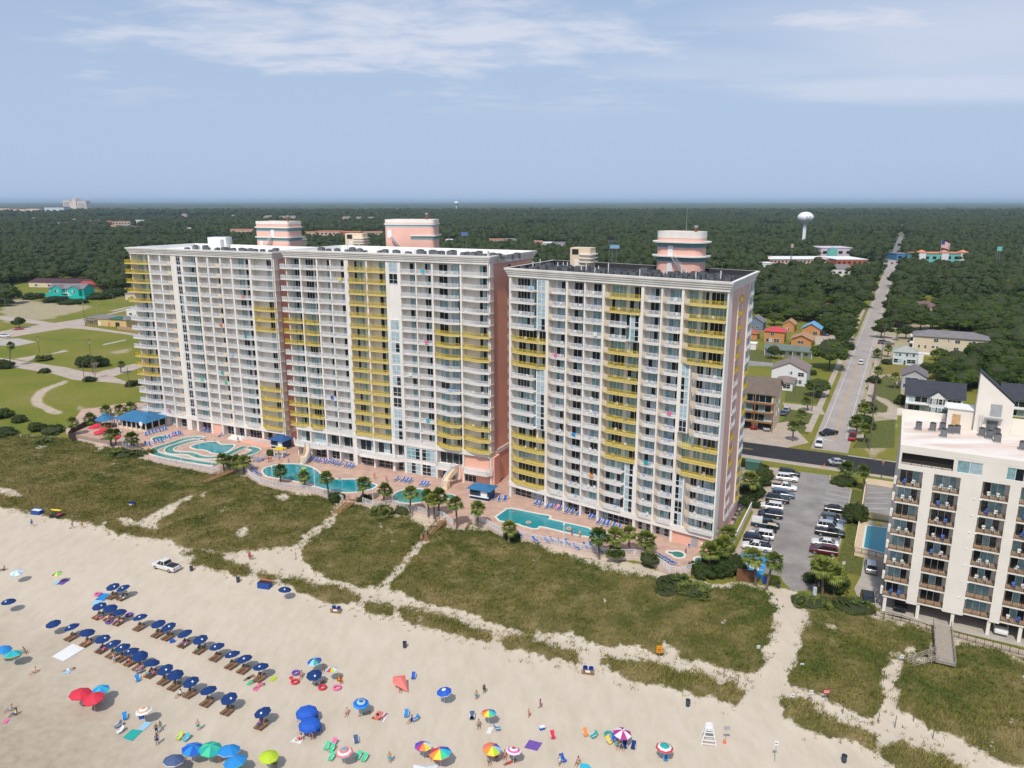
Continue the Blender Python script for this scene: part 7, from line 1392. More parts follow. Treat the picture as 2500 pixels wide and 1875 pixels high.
for zf, x, y, h, k, c, lb in [(PK, 1940,1050,68, 'suv', 'silver', 'silver SUV parked on the drive left of the ivory block'),(PK, 1910,1335,68, 'suv', 'black', 'black SUV parked nearest the beach left of the ivory block'),(PK, 1650,108,-8, 'sedan', 'silver', 'silver sedan driving on the fresh black street'),(SZ, 745,1530,200, 'pickup', 'black', 'black pickup turning at the end of the long road'),(SZ, 675,1612,245, 'suv', 'white', 'white SUV waiting at the stop line'),(SZ, 925,1560,62, 'pickup', 'red', 'red pickup parked under the verge palms'),(SZ, 990,1000,62, 'suv', 'white', 'white car driving away along the long road'),(SZ, 1135,236,60, 'suv', 'navy', 'dark car waiting at the far crossing'),(SZ, 1157,221,60, 'suv', 'red', 'red car at the far crossing'),(SZ, 1222,256,60, 'suv', 'red', 'red and white van on the far road'),(SZ, 1258,249,60, 'sedan', 'maroon', 'maroon car right of the far road'),(SZ, 1195,228,-25, 'sedan', 'silver', 'silver car crossing at the far main road'),(SZ, 412,1378,60, 'sedan', 'steel', 'dark blue car beside the brown balcony block'),(SZ, 432,1355,60, 'sedan', 'silver', 'silver car behind the dark blue one at the balcony block'),(SZ, 712,790,-30, 'suv', 'navy', 'dark car parked by the blue-roofed cottage'),(SZ, 1160,852,-20, 'suv', 'black', 'dark car parked in front of the pale house'),(SZ, 1195,856,-20, 'sedan', 'grey', 'grey car parked in front of the pale house'),(SZ, 1610,1392,150, 'suv', 'black', 'black car parked behind the ivory block roof'),(SZ, 180,1478,-100, 'sedan', 'red', 'red car in the left garage of the balcony block'),(SZ, 275,1490,-100, 'sedan', 'silver', 'silver car in the right garage of the balcony block'),(LQ, 155,1185,20, 'sedan', 'red', 'red car driving on the left street'),(LQ, 38,1248,20, 'suv', 'white', 'white car at the left edge of the left street')]: car_px(zf, x, y, h, k, c, lb)
for u, k, c, lb in ((3.0, 'pickup', 'black', 'black pickup in the first bay under the ivory block'),(18.0, 'pickup', 'white', 'white pickup in the parking under the ivory block'),(22.6, 'suv', 'silver', 'silver SUV in the parking under the ivory block')): car(wp[0] + we[0] * u - wn[0] * 3.6, wp[1] + we[1] * u - wn[1] * 3.6,.035, R(240), k, c, lb)
B4 = zm(0,1350,3.16); B5 = zm(560,1400,3.456); B6 = zm(1150,1450,3.16)
car_px(B4,1283,105,155, 'pickup', 'white', 'white pickup parked on the beach by the dune', z=.03)
c = G(*PK(1045,735)); t = thing('golf_cart', 'golf cart with tan canopy beside the teal pickup', 'golf cart', (*c, .01), R(-22)); b = MB(); b.bx(-1.1,1.1,-.55,.55,.3,.62, DARKM); b.bx(-.5,-.1,-.5,.5,.62,1.1, DARKM); b.build('body', t); b = MB(); b.bx(-.95,.85,-.6,.6,1.85,1.93, M('tan_canopy', (.55,.45,.34),.7)); b.build('canopy', t)
for x in (-.8,.75):
 for y in (-.5,.5): b = MB(); b.tube((x, y, .5),(x, y, 1.86),.03,.03, DARKM, 5); b.build('post', t); o = obj('wheel', CARS['sedan']['tyre'], t, (x, y, .26)); o.scale = (.75,.9,.75)
c = G(*D1(442,1215)); t = thing('beach_buggy', 'black beach buggy carrying a yellow rescue board', 'buggy', (*c, .05), R(-15)); b = MB(); b.bx(-1.4,1.4,-.65,.65,.45,.85, DARKM); b.bx(.4,1.3,-.6,.6,.85,1.05, PC['red']); b.build('body', t)
for x in (-1,1):
 for y in (-.75,.75): obj('wheel', CARS['suv']['tyre'], t, (x, y, .37))
for x in (-.7,.4):
 for y in (-.6,.6): b = MB(); b.tube((x, y, .8),(x * .9, y, 1.75),.04,.04, DARKM, 5); b.build('roll_bar', t)
b = MB(); b.ell((0,0,1.9),(1.5,.38,.1), M('board_yellow', (.8,.6,.02),.4),14,6); b.build('rescue_board', t)
# ================================================================= poles, signs, street furniture
PWOOD = M('pole_wood', (.15,.12,.095),.9, var=.15, scale=2)
def pole(zf, top, bot, label, arms=1, z=0.0, light=False, r=.14, box=False):
 x, y = G(*zf(*bot), z); h = max(3, ZAT(*zf(*top), y) - z); t = thing('street_lamp' if light else 'utility_pole', label, 'street lamp' if light else 'utility pole', (x, y, z)); b = MB(); b.tube((0,0,0),(0,0, h), r, r * .65, LGREY if light else PWOOD, 7); b.build('pole', t)
 if light:
  for s in (-1,1)[:1 + arms]: b = MB(); b.tube((0,0, h - .2),(s * 1.5,0, h + .35),.05,.04, LGREY, 5); b.box((s * 1.7,0, h + .35),(.7,.25,.12), LGREY); b.build('lamp_arm', t)
 else:
  for k in range(arms): b = MB(); b.box((0,0, h - .35 - .9 * k),(2.4,.12,.14), PWOOD, -.45); b.build('crossarm', t)
  if box: b = MB(); b.tube((.3,-.2, h - 2.2),(.3,-.2, h - 1.2),.28,.28, LGREY, 8); b.build('transformer', t)
 return (x, y, z + h - .3)
pr = [pole(SZ, (1245,365),(1210,500), 'utility pole far along the right side of the road', 1), pole(SZ, (1215,475),(1185,660), 'third utility pole along the right side of the road', 2), pole(SZ, (1188,715),(1140,1000), 'second utility pole along the right side of the road', 2, r=.17), pole(SZ, (1140,1090),(1078,1285), 'dark thin utility pole on the verge', 1), pole(SZ, (1093,1300),(1050,1650), 'tall grey utility pole nearest the black street', 2, r=.2)]
pole(SZ, (632,1130),(620,1365), 'wooden pole beside the round clipped tree', 0); pole(SZ, (760,470),(757,560), 'small pole among the trees left of the road', 1); pole(SZ, (838,755),(830,860), 'pole with transformer beside the road oaks', 1, box=True)
pl_ = [pole(LZ, (520,660),(535,890), 'pole with white transformer left on the lawn', 1, box=True), pole(LZ, (1180,695),(1258,1180), 'leaning pole rising behind the leafless tree', 2, box=True)]; pole(LZ, (1100,985),(1145,1300), 'dark thin pole beside the leafless tree', 0); pole(LZ, (1695,1080),(1748,1370), 'dark leaning pole near the left tower', 0); pole(LZ, (1125,190),(1155,520), 'pole with transformer at the left street crossing', 1, box=True)
for i, (a, c_, n) in enumerate([((1300,235),(1315,375),1),((1530,110),(1542,295),0),((1680,130),(1695,330),0),((300,370),(350,480),1),((50,165),(92,390),0)]): pole(LZ, a, c_, 'grey street lamp by the left streets, %s listed from the crossing' % ORD[i + 1] if False else ('twin-arm street lamp behind the yellow building', 'street lamp left of the small grey-roofed house', 'street lamp nearest the left tower beyond the lawn', 'twin-arm street lamp near the red car', 'street lamp at the far left edge')[i], n, light=True, r=.09)
for i, (px_, yt, yb) in enumerate([(1876,609,632),(1906,608,630),(1936,603,625),(2103,592,632),(2145,600,640),(2188,602,632),(2367,603,640),(1840,605,640),(1530,592,608),(1552,590,606)]):
 pole(IDF, (px_, yt),(px_, yb + 8), 'distant pole along the far main road, %s from the left' % ordw(sorted([1876,1906,1936,2103,2145,2188,2367,1840,1530,1552]).index(px_) + 1),1)
def wire(ps, label):
 t = thing('power_line', label, 'cable', ps[0])
 for dz in (0,.55):
  b = MB()
  for a, c_ in zip(ps, ps[1:]):
   n = 8; q = [Vector(a).lerp(Vector(c_), k / n) + Vector((.6 * (dz > 0),0,-dz - .8 * 4 * (k / n) * (1 - k / n))) - Vector(ps[0]) for k in range(n + 1)]
   for u, v in zip(q, q[1:]): b.tube(u, v, .03,.03, DARKM, 3, cap=False)
  b.build('cable', t)
wire([pr[4], pr[3], pr[2], pr[1], pr[0]], 'power cables strung along the right side of the road'); wire(pl_, 'power cable crossing the left lawn')
def sign(zf, top, bot, w, h, mat, label, z=0.0, rz=0.0, post=LGREY, text=None):
 x, y = G(*zf(*bot), z); hh = max(.8, ZAT(*zf(*top), y) - z); t = thing('sign', label, 'sign', (x, y, z), rz); b = MB(); b.tube((0,0,0),(0,0, hh),.04,.04, post, 5); b.build('post', t); b = MB(); b.bx(-w / 2, w / 2,-.07,-.03, hh - h / 2, hh + h / 2, mat); b.build('panel', t)
 if text:
  for k, (tm, x0, x1, z0, z1) in enumerate(text): b = MB(); b.bx(x0 * w, x1 * w, -.09,-.072, hh + z0 * h, hh + z1 * h, tm); b.build('lettering', t)
SR = M('sign_red', (.45,.03,.05),.5); SO = M('sign_orange', (.80,.30,.01),.5); SD = M('sign_dark', (.05,.05,.06),.6)
sign(B6,(1453,425),(1450,505),.95,1.3, SO, 'bright orange notice board standing in the dune', text=[(SD, -.3,.3,-.05,.02),(SD, -.3,.2,-.25,-.18)])
sign(Z7,(678,910),(678,1000),1.0,.7, SR, 'red notice sign at the dune edge right of the lane', text=[(WPLAST, -.4,.4,.12,.24),(WPLAST, -.35,.35,-.2,-.08)])
for zf, a, c_, lb in [(Z7,(568,912),(560,1015), 'small white sign left of the red notice'),(Z7,(433,938),(423,1008), 'small white sign at the mouth of the sandy lane'),(Z7,(290,1308),(288,1455), 'white sign on a tall post on the open beach'),(Z7,(1258,640),(1262,690), 'round sign beside the boardwalk ramp'),(Z7,(497,712),(495,740), 'tiny white marker right of the sandy lane'),(Z7,(168,570),(160,600), 'tiny white marker left of the sandy lane'),(PK, (1690,1010),(1690,1070), 'small blue-white sign on the verge near the exit palms'),(SZ, (580,1470),(578,1500), 'white street sign on the lawn corner')]: sign(zf, a, c_, .55,.6, WPLAST, lb, text=[(SD, -.3,.3,-.05,.1)])
FP = []
for i, (zf, a, c_) in enumerate([(B6,(68,275),(66,300)),(B6,(348,335),(346,375)),(B6,(637,405),(635,430)),(B6,(1246,530),(1244,575)),(B6,(1575,605),(1573,650)),(B6,(1952,540),(1948,655)),(B6,(2060,640),(2058,705)),(B6,(1670,470),(1668,500)),(B6,(2136,505),(2132,545)),(B5,(1555,330),(1553,400)),(B5,(1830,395),(1828,450)),(B5,(2113,470),(2112,530)),(B5,(1290,260),(1288,300)),(Z7,(818,1015),(812,1085)),(Z7,(1092,1080),(1085,1160)),(Z7,(1222,1090),(1215,1190)),(Z7,(1360,1095),(1357,1150)),(Z7,(1512,1205),(1507,1280)),(Z7,(1230,990),(1228,1050)),(Z7,(1242,860),(1240,905)),(Z7,(1128,775),(1126,840)),(Z7,(1142,600),(1140,655)),(D2,(600,1040),(600,1080)),(D2,(390,970),(388,1030)),(D2,(155,910),(153,940))]):
 x, y = G(*zf(*c_)); h = min(1.9, max(1.0, ZAT(*zf(*a), y))); hz_, _ = hterr(np.array([x]), np.array([y])); b = MB(); b.tube((0,0,-.2),(.03,0, h),.06,.05, PWOOD, 5); b.tube((-.35,0, h * .7),(.35,0, h * .74),.015,.015, PWOOD, 4); o = b.build('fence_post', loc=(x, y, float(hz_[0]))); FP.append(tag(o, None, 'post', 'sand fence posts along the dunes'))
for i, o in enumerate(sorted(FP, key=lambda q: q.location.x / q.location.y)): o['label'] = 'weathered wooden sand fence post in the dunes, %s from the left' % ordw(i + 1)
# bins and boxes
def bin_(zf, x, y, label, mat, r=.33, h=.95, z=0.0):
 c = G(*zf(x, y), z); t = thing('waste_bin', label, 'bin', (*c, z)); b = MB(); b.lathe([(0,0),(r * .85,0),(r, h),(r * 1.08, h),(r * 1.08, h + .06),(r * .9, h + .06),(r * .85,.1),(0,.1)], (0,0,0), mat, 12); b.build('drum', t); b = MB(); b.lathe([(r * 1.02, h * .3),(r * 1.02, h * .36)], (0,0,0), SD, 12); b.build('hoop', t)
BINM = M('blue_grey_drum', (.045,.065,.09),.6, var=.15, scale=3)
for zf, x, y, lb in [(B5,1480,625, 'blue-grey waste drum alone on the open sand'),(B6,1672,865, 'dark waste drum below the right dune tip'),(Z7,822,1455, 'dark waste drum at the bottom right of the beach'),(B4,1478,140, 'dark waste drum beside the beach pickup'),(PK, 1105,1235, 'squat waste drum at the car park exit'),(B4,1838,228, 'small blue drum beside the dune strip')]: bin_(zf, x, y, lb, BINM)
c = G(*PK(985,1195)); t = thing('waste_bin', 'big blue wheeled bin by the leaning palm', 'bin', (*c, 0), R(-20)); b = MB(); b.bx(-.45,.45,-.4,.4,.1,1.15, M('bin_blue', (.01,.05,.28),.5)); b.build('body', t); b = MB(); b.bx(-.5,.5,-.46,.44,1.15,1.25, MATS['bin_blue']); b.build('lid', t)
c = G(*PK(805,1180)); t = thing('screen', 'brown slatted screen beside the blue parking bay', 'screen', (*c, 0), R(-15))
for k in range(10): b = MB(); b.box((0,0,.25 + .24 * k),(3.0,.08,.2), M('rust_slats', (.20,.085,.04),.8, var=.2, scale=2)); b.build('slat', t)
for x in (-1.5,1.5): b = MB(); b.tube((x, .1,0),(x, .1,2.7),.08,.08, PWOOD); b.build('post', t)
c = G(*PK(875,170)); t = thing('utility_cabinet', 'tall green utility box by the black street', 'utility box', (*c, 0), RA); b = MB(); b.bx(-1.8,1.8,-1.2,1.2,0,2.4, M('utility_green', (.05,.13,.10),.6)); b.build('casing', t); b = MB(); b.bx(-1.9,1.9,-1.3,1.3,2.4,2.55, M('utility_green_top', (.10,.22,.18),.5)); b.build('lid', t)
c = G(*PK(890,345)); t = thing('utility_cabinet', 'small teal utility box among the hedges', 'utility box', (*c, 0), RA); b = MB(); b.bx(-.9,.9,-.6,.6,0,1.7, MATS['utility_green']); b.build('casing', t); b = MB(); b.bx(-.95,.95,-.65,.65,1.7,1.8, MATS['utility_green_top']); b.build('lid', t)
fence(gz(PK, [(865,520),(700,860)], 0),0, 'service_wall', 'white wall round the service yard of the right tower', MB().bx(0,2.3,-.12,.12,0,1.7, PALE).mesh('wall_panel')); fence(gz(PK, [(740,500),(865,520)], 0),0, 'service_wall', 'white end wall of the service yard', MB().bx(0,2.3,-.12,.12,0,1.6, PALE).mesh('wall_panel'))
for i, (x, y) in enumerate([(745,520),(720,560),(735,590),(705,620),(690,660),(760,545)]): c = G(*PK(x, y)); t = thing('condenser', 'grey condenser in the service yard, %s from the street' % ORD[i + 1], 'condenser', (*c, .02), RA); t.scale = (1.3,) * 3; obj('casing', ACB, t); obj('fan', ACF, t)
c = G(*PK(1428,1330)); t = thing('shower_post', 'pale beach shower post right of the access lane', 'shower', (*c, 0)); b = MB(); b.bx(-.3,.3,-.15,.15,0,2.2, M('pale_post', (.55,.62,.66),.6)); b.build('post', t); b = MB(); b.tube((0,-.1,2.0),(0,-.5,1.95),.03,.03, LGREY, 5); b.build('spout', t)
for zf, x, y, lb in [(B5,300,120, 'blue beach rental box with orange cover at the dune'),(D1,290,1190, 'blue beach rental box near the buggy')]:
 c = G(*zf(x, y)); t = thing('rental_box', lb, 'box', (*c, .03), R(-15)); b = MB(); b.bx(-1.2,1.2,-.6,.6,0,1.15, M('rental_blue', (.015,.07,.30),.5)); b.build('box', t); b = MB(); b.bx(-1.1,1.1,-.5,.5,1.12,1.17, SHADOW if zf is B5 else WPLAST); b.build('opening', t); b = MB(); b.bx(-1.25,1.25,.5,.66,1.15,1.3, M('rental_orange', (.7,.18,.08),.6) if zf is B5 else MATS['rental_blue']); b.build('lid', t)
for zf, x, y, lb in [(B5,905,325, 'wooden slatted recycling stand with two blue bins at the dune'),(B6,903,610, 'wooden slatted recycling stand below the orange notice'),(D1,1020,1125, 'small wooden recycling stand at the left dune path')]:
 c = G(*zf(x, y)); t = thing('recycling_stand', lb, 'recycling stand', (*c, .03), R(-12))
 for s in (-.45,.45): b = MB(); b.lathe([(0,.1),(.32,.1),(.38,1.0),(.3,1.0),(.28,.3)], (s, 0,0), MATS['bin_blue'], 10); b.build('drum', t)
 for k in range(12): b = MB(); b.bx(-.06,.06,-.02,.02,0,.85, WOOD); b.build('slat', t, loc=(-.9 + k * .163,-.5,0))
 b = MB(); b.bx(-.35,.35,-.54,-.52,.4,.75, WPLAST); b.build('notice', t)
c = G(*B6(1832,1145)); t = thing('lifeguard_stand', 'white wooden lifeguard stand on the open sand', 'lifeguard stand', (*c, 0), R(-10))
for s in (-1,1): b = MB(); b.bar((s * .95,-.7,0),(s * .35,.1,2.5),.09,.09, WPLAST); b.bar((s * .95,1.0,0),(s * .4,.5,2.5),.09,.09, WPLAST); b.build('leg', t)
for k in range(5): w_ = .92 - .12 * k; b = MB(); b.bar((-w_, -.66 + .16 * k, .2 + .48 * k),(w_, -.66 + .16 * k, .2 + .48 * k),.12,.07, WPLAST); b.build('rung', t)
b = MB(); b.bx(-.45,.45,0,.6,1.75,1.83, WPLAST); b.bx(-.45,.45,.55,.62,1.83,2.6, WPLAST); b.build('seat', t)
c = G(*B6(1955,1150)); t = thing('flag_post', 'grey warning sign on a post with orange base', 'sign', (*c, 0)); b = MB(); b.tube((0,0,0),(.2,0,2.3),.03,.03, LGREY, 5); b.build('post', t); b = MB(); b.lathe([(.25,0),(.1,.5),(0,.5)], (0,0,0), M('cone_orange', (.75,.16,.05),.6),8); b.build('base', t); b = MB(); b.bx(-.2,.6,-.05,-.02,2.0,2.6, LGREY); b.build('panel', t)
c = G(*PK(1518,145)); t = thing('traffic_cone', 'orange traffic cone standing on the black street', 'cone', (*c, .03)); b = MB(); b.lathe([(.2,0),(.06,.9),(0,.9)], (0,0,0), MATS['cone_orange'], 8); b.build('cone', t); b = MB(); b.bx(-.28,.28,-.28,.28,0,.05, MATS['cone_orange']); b.build('foot', t)
# ================================================================= beach: parasols, loungers, people
def colm(nm, c, r=.7): return M('cloth_' + nm, c, r)
K = {'navy': colm('navy', (.004,.034,.15),.85), 'blue': colm('blue', (.015,.10,.50)), 'azure': colm('azure', (.02,.24,.60)), 'cyan': colm('cyan', (.03,.45,.60)), 'teal': colm('teal', (.02,.36,.33)), 'green': colm('green', (.06,.55,.28)), 'lime': colm('lime', (.45,.60,.03)), 'red': colm('red', (.62,.03,.06)), 'coral': colm('coral', (.75,.18,.15)), 'orange': colm('orange', (.75,.25,.05)), 'yellow': colm('yellow', (.78,.62,.05)), 'white': colm('white', (.74,.74,.73)), 'pink': colm('pink', (.72,.15,.34)), 'purple': colm('purple', (.16,.08,.36)), 'magenta': colm('magenta', (.45,.03,.22)), 'slate': colm('slate', (.07,.11,.22)), 'sky': colm('sky', (.30,.55,.72)), 'tan': colm('tan', (.55,.42,.28)), 'black': colm('black', (.02,.02,.025))}
UM = {}
def canopy_mesh(pan, rings, hem, n=8):
 key = (pan, rings, hem)
 if key in UM: return UM[key]
 b = MB(); pr = [(0.0,.40),(.28,.36),(.55,.25),(.80,.11),(1.0,0.0)]
 for i in range(n):
  a0, a1 = 2 * math.pi * i / n, 2 * math.pi * (i + 1) / n
  for j in range(4):
   (r0, z0),(r1, z1) = pr[j], pr[j + 1]; m = K[rings[j % len(rings)]] if rings else K[pan[i % len(pan)]]; s = .035 * j
   q = [(r0 * math.cos(a0), r0 * math.sin(a0), z0),(r1 * math.cos(a0), r1 * math.sin(a0), z1),(r1 * math.cos(a1), r1 * math.sin(a1), z1),(r0 * math.cos(a1), r0 * math.sin(a1), z0)]
   b.add(q[1:] if j == 0 and False else q, [(0,1,2,3)], m)
  e0, e1 = (math.cos(a0), math.sin(a0)),(math.cos(a1), math.sin(a1)); b.add([(*e0,0),(*e1,0),(e1[0] * 1.005, e1[1] * 1.005,-.07),(e0[0] * 1.005, e0[1] * 1.005,-.07)], [(0,1,2,3)], K[hem])
 b.lathe([(0,.45),(.018,.43),(.018,.38)], (0,0,0), K['white'], 6); UM[key] = b.mesh('canopy'); return UM[key]
POLE = MB().tube((0,0,-.1),(0,0,2.05),.025,.022, WPLAST, 6).mesh('pole'); RIB = MB()
for i in range(8): a = math.pi * i / 4; RIB.tube((0,0,.22),(.62 * math.cos(a),.62 * math.sin(a),.16),.012,.012, LGREY, 3, cap=False)
RIB = RIB.mesh('ribs'); LOGO = MB().add([(.42,-.1,.335),(.62,-.1,.235),(.62,.1,.235),(.42,.1,.335)], [(0,1,2,3)], K['white']).mesh('white_label')
def umbrella(zf, x, y, label, pan=('navy',), rings=None, hem=None, r=1.12, tilt=None, h=2.0, logo=False, group=None):
 c = G(*zf(x, y), h + .15); z, _ = hterr(np.array([c[0]]), np.array([c[1]])); t = thing('beach_umbrella', label, 'umbrella', (*c, float(z[0])),0, group); obj('pole', POLE, t).scale = (1,1, h / 2)
 o = obj('canopy', canopy_mesh(tuple(pan), rings, hem or (rings[-1] if rings else pan[0])), t, (0,0, h)); a = tilt or (random.uniform(-.14,.14), random.uniform(-.14,.14)); o.rotation_euler = (a[0], a[1], random.uniform(0,6) if not logo else R(-60 + random.uniform(-40,40))); o.scale = (r, r, r * 1.0); obj('ribs', RIB, o)
 if logo: obj('white_label', LOGO, o, (0,0,.012))
 return c
LW = lounger_proto('beach_lounger', M('lounger_wood', (.16,.085,.045),.75, var=.2, scale=3), M('lounger_slat', (.21,.115,.06),.75, var=.2, scale=4)); LW['category'] = 'lounger'; LW.scale = (.9,.82,.9)
# ---- people: one continuous skinned body for each pose
SKIN = [M('skin_a', (.58,.34,.24),.5), M('skin_b', (.46,.25,.16),.5), M('skin_c', (.20,.10,.06),.5)]; HAIR = [M('hair_dark', (.03,.02,.015),.6), M('hair_brown', (.12,.07,.035),.6), M('hair_blond', (.38,.26,.12),.6)]
POSES = {'stand': dict(pe=(0,0,.95), ch=(0,.02,1.32), hd=(0,-.02,1.63), el=(.27,.03,1.12), wr=(.29,-.07,.88), kn=(.12,-.02,.5), an=(.13,.03,.07)),
  'walk': dict(pe=(0,0,.94), ch=(0,-.03,1.31), hd=(0,-.08,1.62), el=(.27,.1,1.12), wr=(.28,-.12,.95), kn=(.11,-.16,.52), an=(.12,-.26,.07), kn2=(.11,.06,.5), an2=(.12,.34,.12)),
  'sit': dict(pe=(0,0,.2), ch=(0,.14,.56), hd=(0,.12,.9), el=(.27,.24,.36), wr=(.3,.12,.1), kn=(.15,-.42,.42), an=(.16,-.74,.07)),
  'recline': dict(pe=(0,0,.5), ch=(0,.34,.72), hd=(0,.6,.98), el=(.3,.3,.5), wr=(.26,.02,.55), kn=(.1,-.46,.6), an=(.12,-.92,.46)),
  'lie': dict(pe=(0,0,.13), ch=(0,.4,.15), hd=(0,.74,.17), el=(.34,.5,.1), wr=(.28,.78,.1), kn=(.1,-.44,.14), an=(.12,-.88,.1)),
  'bend': dict(pe=(0,.1,.9), ch=(0,-.3,1.12), hd=(0,-.58,1.2), el=(.25,-.45,.85), wr=(.2,-.5,.58), kn=(.12,-.04,.48), an=(.13,.02,.07))}
def body_mesh(nm, p):
 V, E, Rd = [], [], []
 def v(c, r): V.append(tuple(c)); Rd.append(r); return len(V) - 1
 def e(a, c): E.append((a, c))
 mid = lambda a, c, t=.5: tuple(a[i] + (c[i] - a[i]) * t for i in range(3)); pe, ch, hd = p['pe'], p['ch'], p['hd']
 P0 = v(pe, .125); W_ = v(mid(pe, ch, .5),.105); C_ = v(ch, .13); N_ = v(mid(ch, hd, .55),.052); H0 = v(mid(ch, hd, .8),.07); H1 = v(hd, .098); H2 = v(mid(ch, hd, 1.34),.07); [e(a, c) for a, c in ((P0, W_),(W_, C_),(C_, N_),(N_, H0),(H0, H1),(H1, H2))]
 fw = (0,-.11,.0) if nm not in ('lie',) else (0,0,-.08); no = v([hd[i] + fw[i] for i in range(3)], .018); e(H1, no)
 sp = Vector(ch) - Vector(pe); sp.normalize()
 for s in (-1,1):
  f = lambda c: (c[0] * s, c[1], c[2]); sh = v((.18 * s, ch[1] + sp.y * .1, ch[2] + sp.z * .1),.062); el = v(f(p['el']),.042); wr = v(f(p['wr']),.03); e(C_, sh); e(sh, el); e(el, wr); d = (Vector(p['wr']) - Vector(p['el'])).normalized(); d = Vector((d.x * s, d.y, d.z)); pm_ = v(Vector(V[wr]) + d * .07,.036); e(wr, pm_); sd = d.orthogonal().normalized()
  for k in range(4): fb = Vector(V[pm_]) + sd * (.018 * (k - 1.5)); k1 = v(fb + d * (.05 + .012 * (1.5 - abs(k - 1.5))),.0095); k2 = v(fb + d * (.085 + .015 * (1.5 - abs(k - 1.5))) + d.cross(sd) * .012,.0085); e(pm_, k1); e(k1, k2)
  th = v(Vector(V[wr]) + d * .05 + sd * .045,.011); e(wr, th)
  kn, an = (p['kn'], p['an']) if s > 0 or 'kn2' not in p else (p['kn2'], p['an2']); hp = v((.1 * s, pe[1], pe[2] - .03),.092); k_ = v(f(kn),.058); cf = v(mid(f(kn), f(an),.35),.056); a_ = v(f(an),.036); up = nm in ('recline', 'lie'); toe = v((an[0] * s * 1.1, an[1] - (.04 if up else .17), an[2] + (.17 if up and nm == 'recline' else .0 if up else -.03)),.032); [e(a, c) for a, c in ((P0, hp),(hp, k_),(k_, cf),(cf, a_),(a_, toe))]
 me = bpy.data.meshes.new('tmp'); me.from_pydata(V, E, []); o = bpy.data.objects.new('tmp', me); C.objects.link(o); m = o.modifiers.new('skin', 'SKIN'); m.use_smooth_shade = True
 for i, r in enumerate(Rd): me.skin_vertices[0].data[i].radius = (r, r); me.skin_vertices[0].data[i].use_root = (i == 0)
 o.modifiers.new('sub', 'SUBSURF').levels = 1; dg = bpy.context.evaluated_depsgraph_get(); r_ = bpy.data.meshes.new_from_object(o.evaluated_get(dg)); r_.name = 'body'; bpy.data.objects.remove(o); r_.materials.clear(); r_.materials.append(SKIN[0]); return r_
def cloth_meshes(nm, p):
 pe, ch, hd = Vector(p['pe']), Vector(p['ch']), Vector(p['hd']); b = MB(); m = K['blue']; sp = (ch - pe).normalized(); b.tube(pe - sp * .08, pe + sp * .12,.168,.15, m, 10)
 for s in (-1,1):
  kn = Vector(p['kn'] if s > 0 or 'kn2' not in p else p['kn2']); kn = Vector((kn.x * s, kn.y, kn.z)); h0 = Vector((.09 * s, pe.y, pe.z - .02)); b.tube(h0, h0.lerp(kn, .62),.118,.1, m, 8, cap=False)
 sh = b.mesh('shorts', True); b = MB(); b.tube(pe.lerp(ch, .05), pe.lerp(ch, .6),.15,.135, m, 10); b.tube(pe.lerp(ch, .6), ch + sp * .1,.135,.16, m, 10); su = b.mesh('swimsuit', True); b = MB(); q = (hd - ch).normalized(); T = Matrix.Translation(hd + q * .035 + Vector((0,.025,.0))); b.ell((0,0,0),(.108,.118,.118), HAIR[0], 9,6, T); b.tube(hd + Vector((0,.07,.02)), hd + Vector((0,.11,-.1)) if nm not in ('lie', 'recline') else hd + Vector((0,.1,.0)),.08,.05, HAIR[0], 7); hr = b.mesh('hair', True); return sh, su, hr
BODY = {k: (body_mesh(k, p), *cloth_meshes(k, p)) for k, p in POSES.items()}
rp_ = random.Random(21)
def person(x, y, z, rz, pose, label, cl='blue', suit=None, sc=1.0):
 if pose in ('stand', 'walk', 'sit', 'lie', 'bend') and z == 0: h_, _ = hterr(np.array([x]), np.array([y])); z = float(h_[0])
 t = thing('person', label, 'person', (x, y, z), rz); bm_, sh, su, hr = BODY[pose]; t.scale = (sc,) * 3; obj('body', bm_, t, mat=[rp_.choice((SKIN[0], SKIN[0], SKIN[1], SKIN[1], SKIN[2]))]); obj('hair', hr, t, mat=[rp_.choice(HAIR)])
 obj('shorts', sh, t, mat=[K[cl]])
 if suit: obj('swimsuit', su, t, mat=[K[suit]])
def per(zf, x, y, pose, label, cl='blue', suit=None, rz=None, z=0.0, sc=1.0): c = G(*zf(x, y), z); person(c[0], c[1], z, R(rz if rz is not None else rp_.uniform(-180,180)), pose, label, cl, suit, sc)
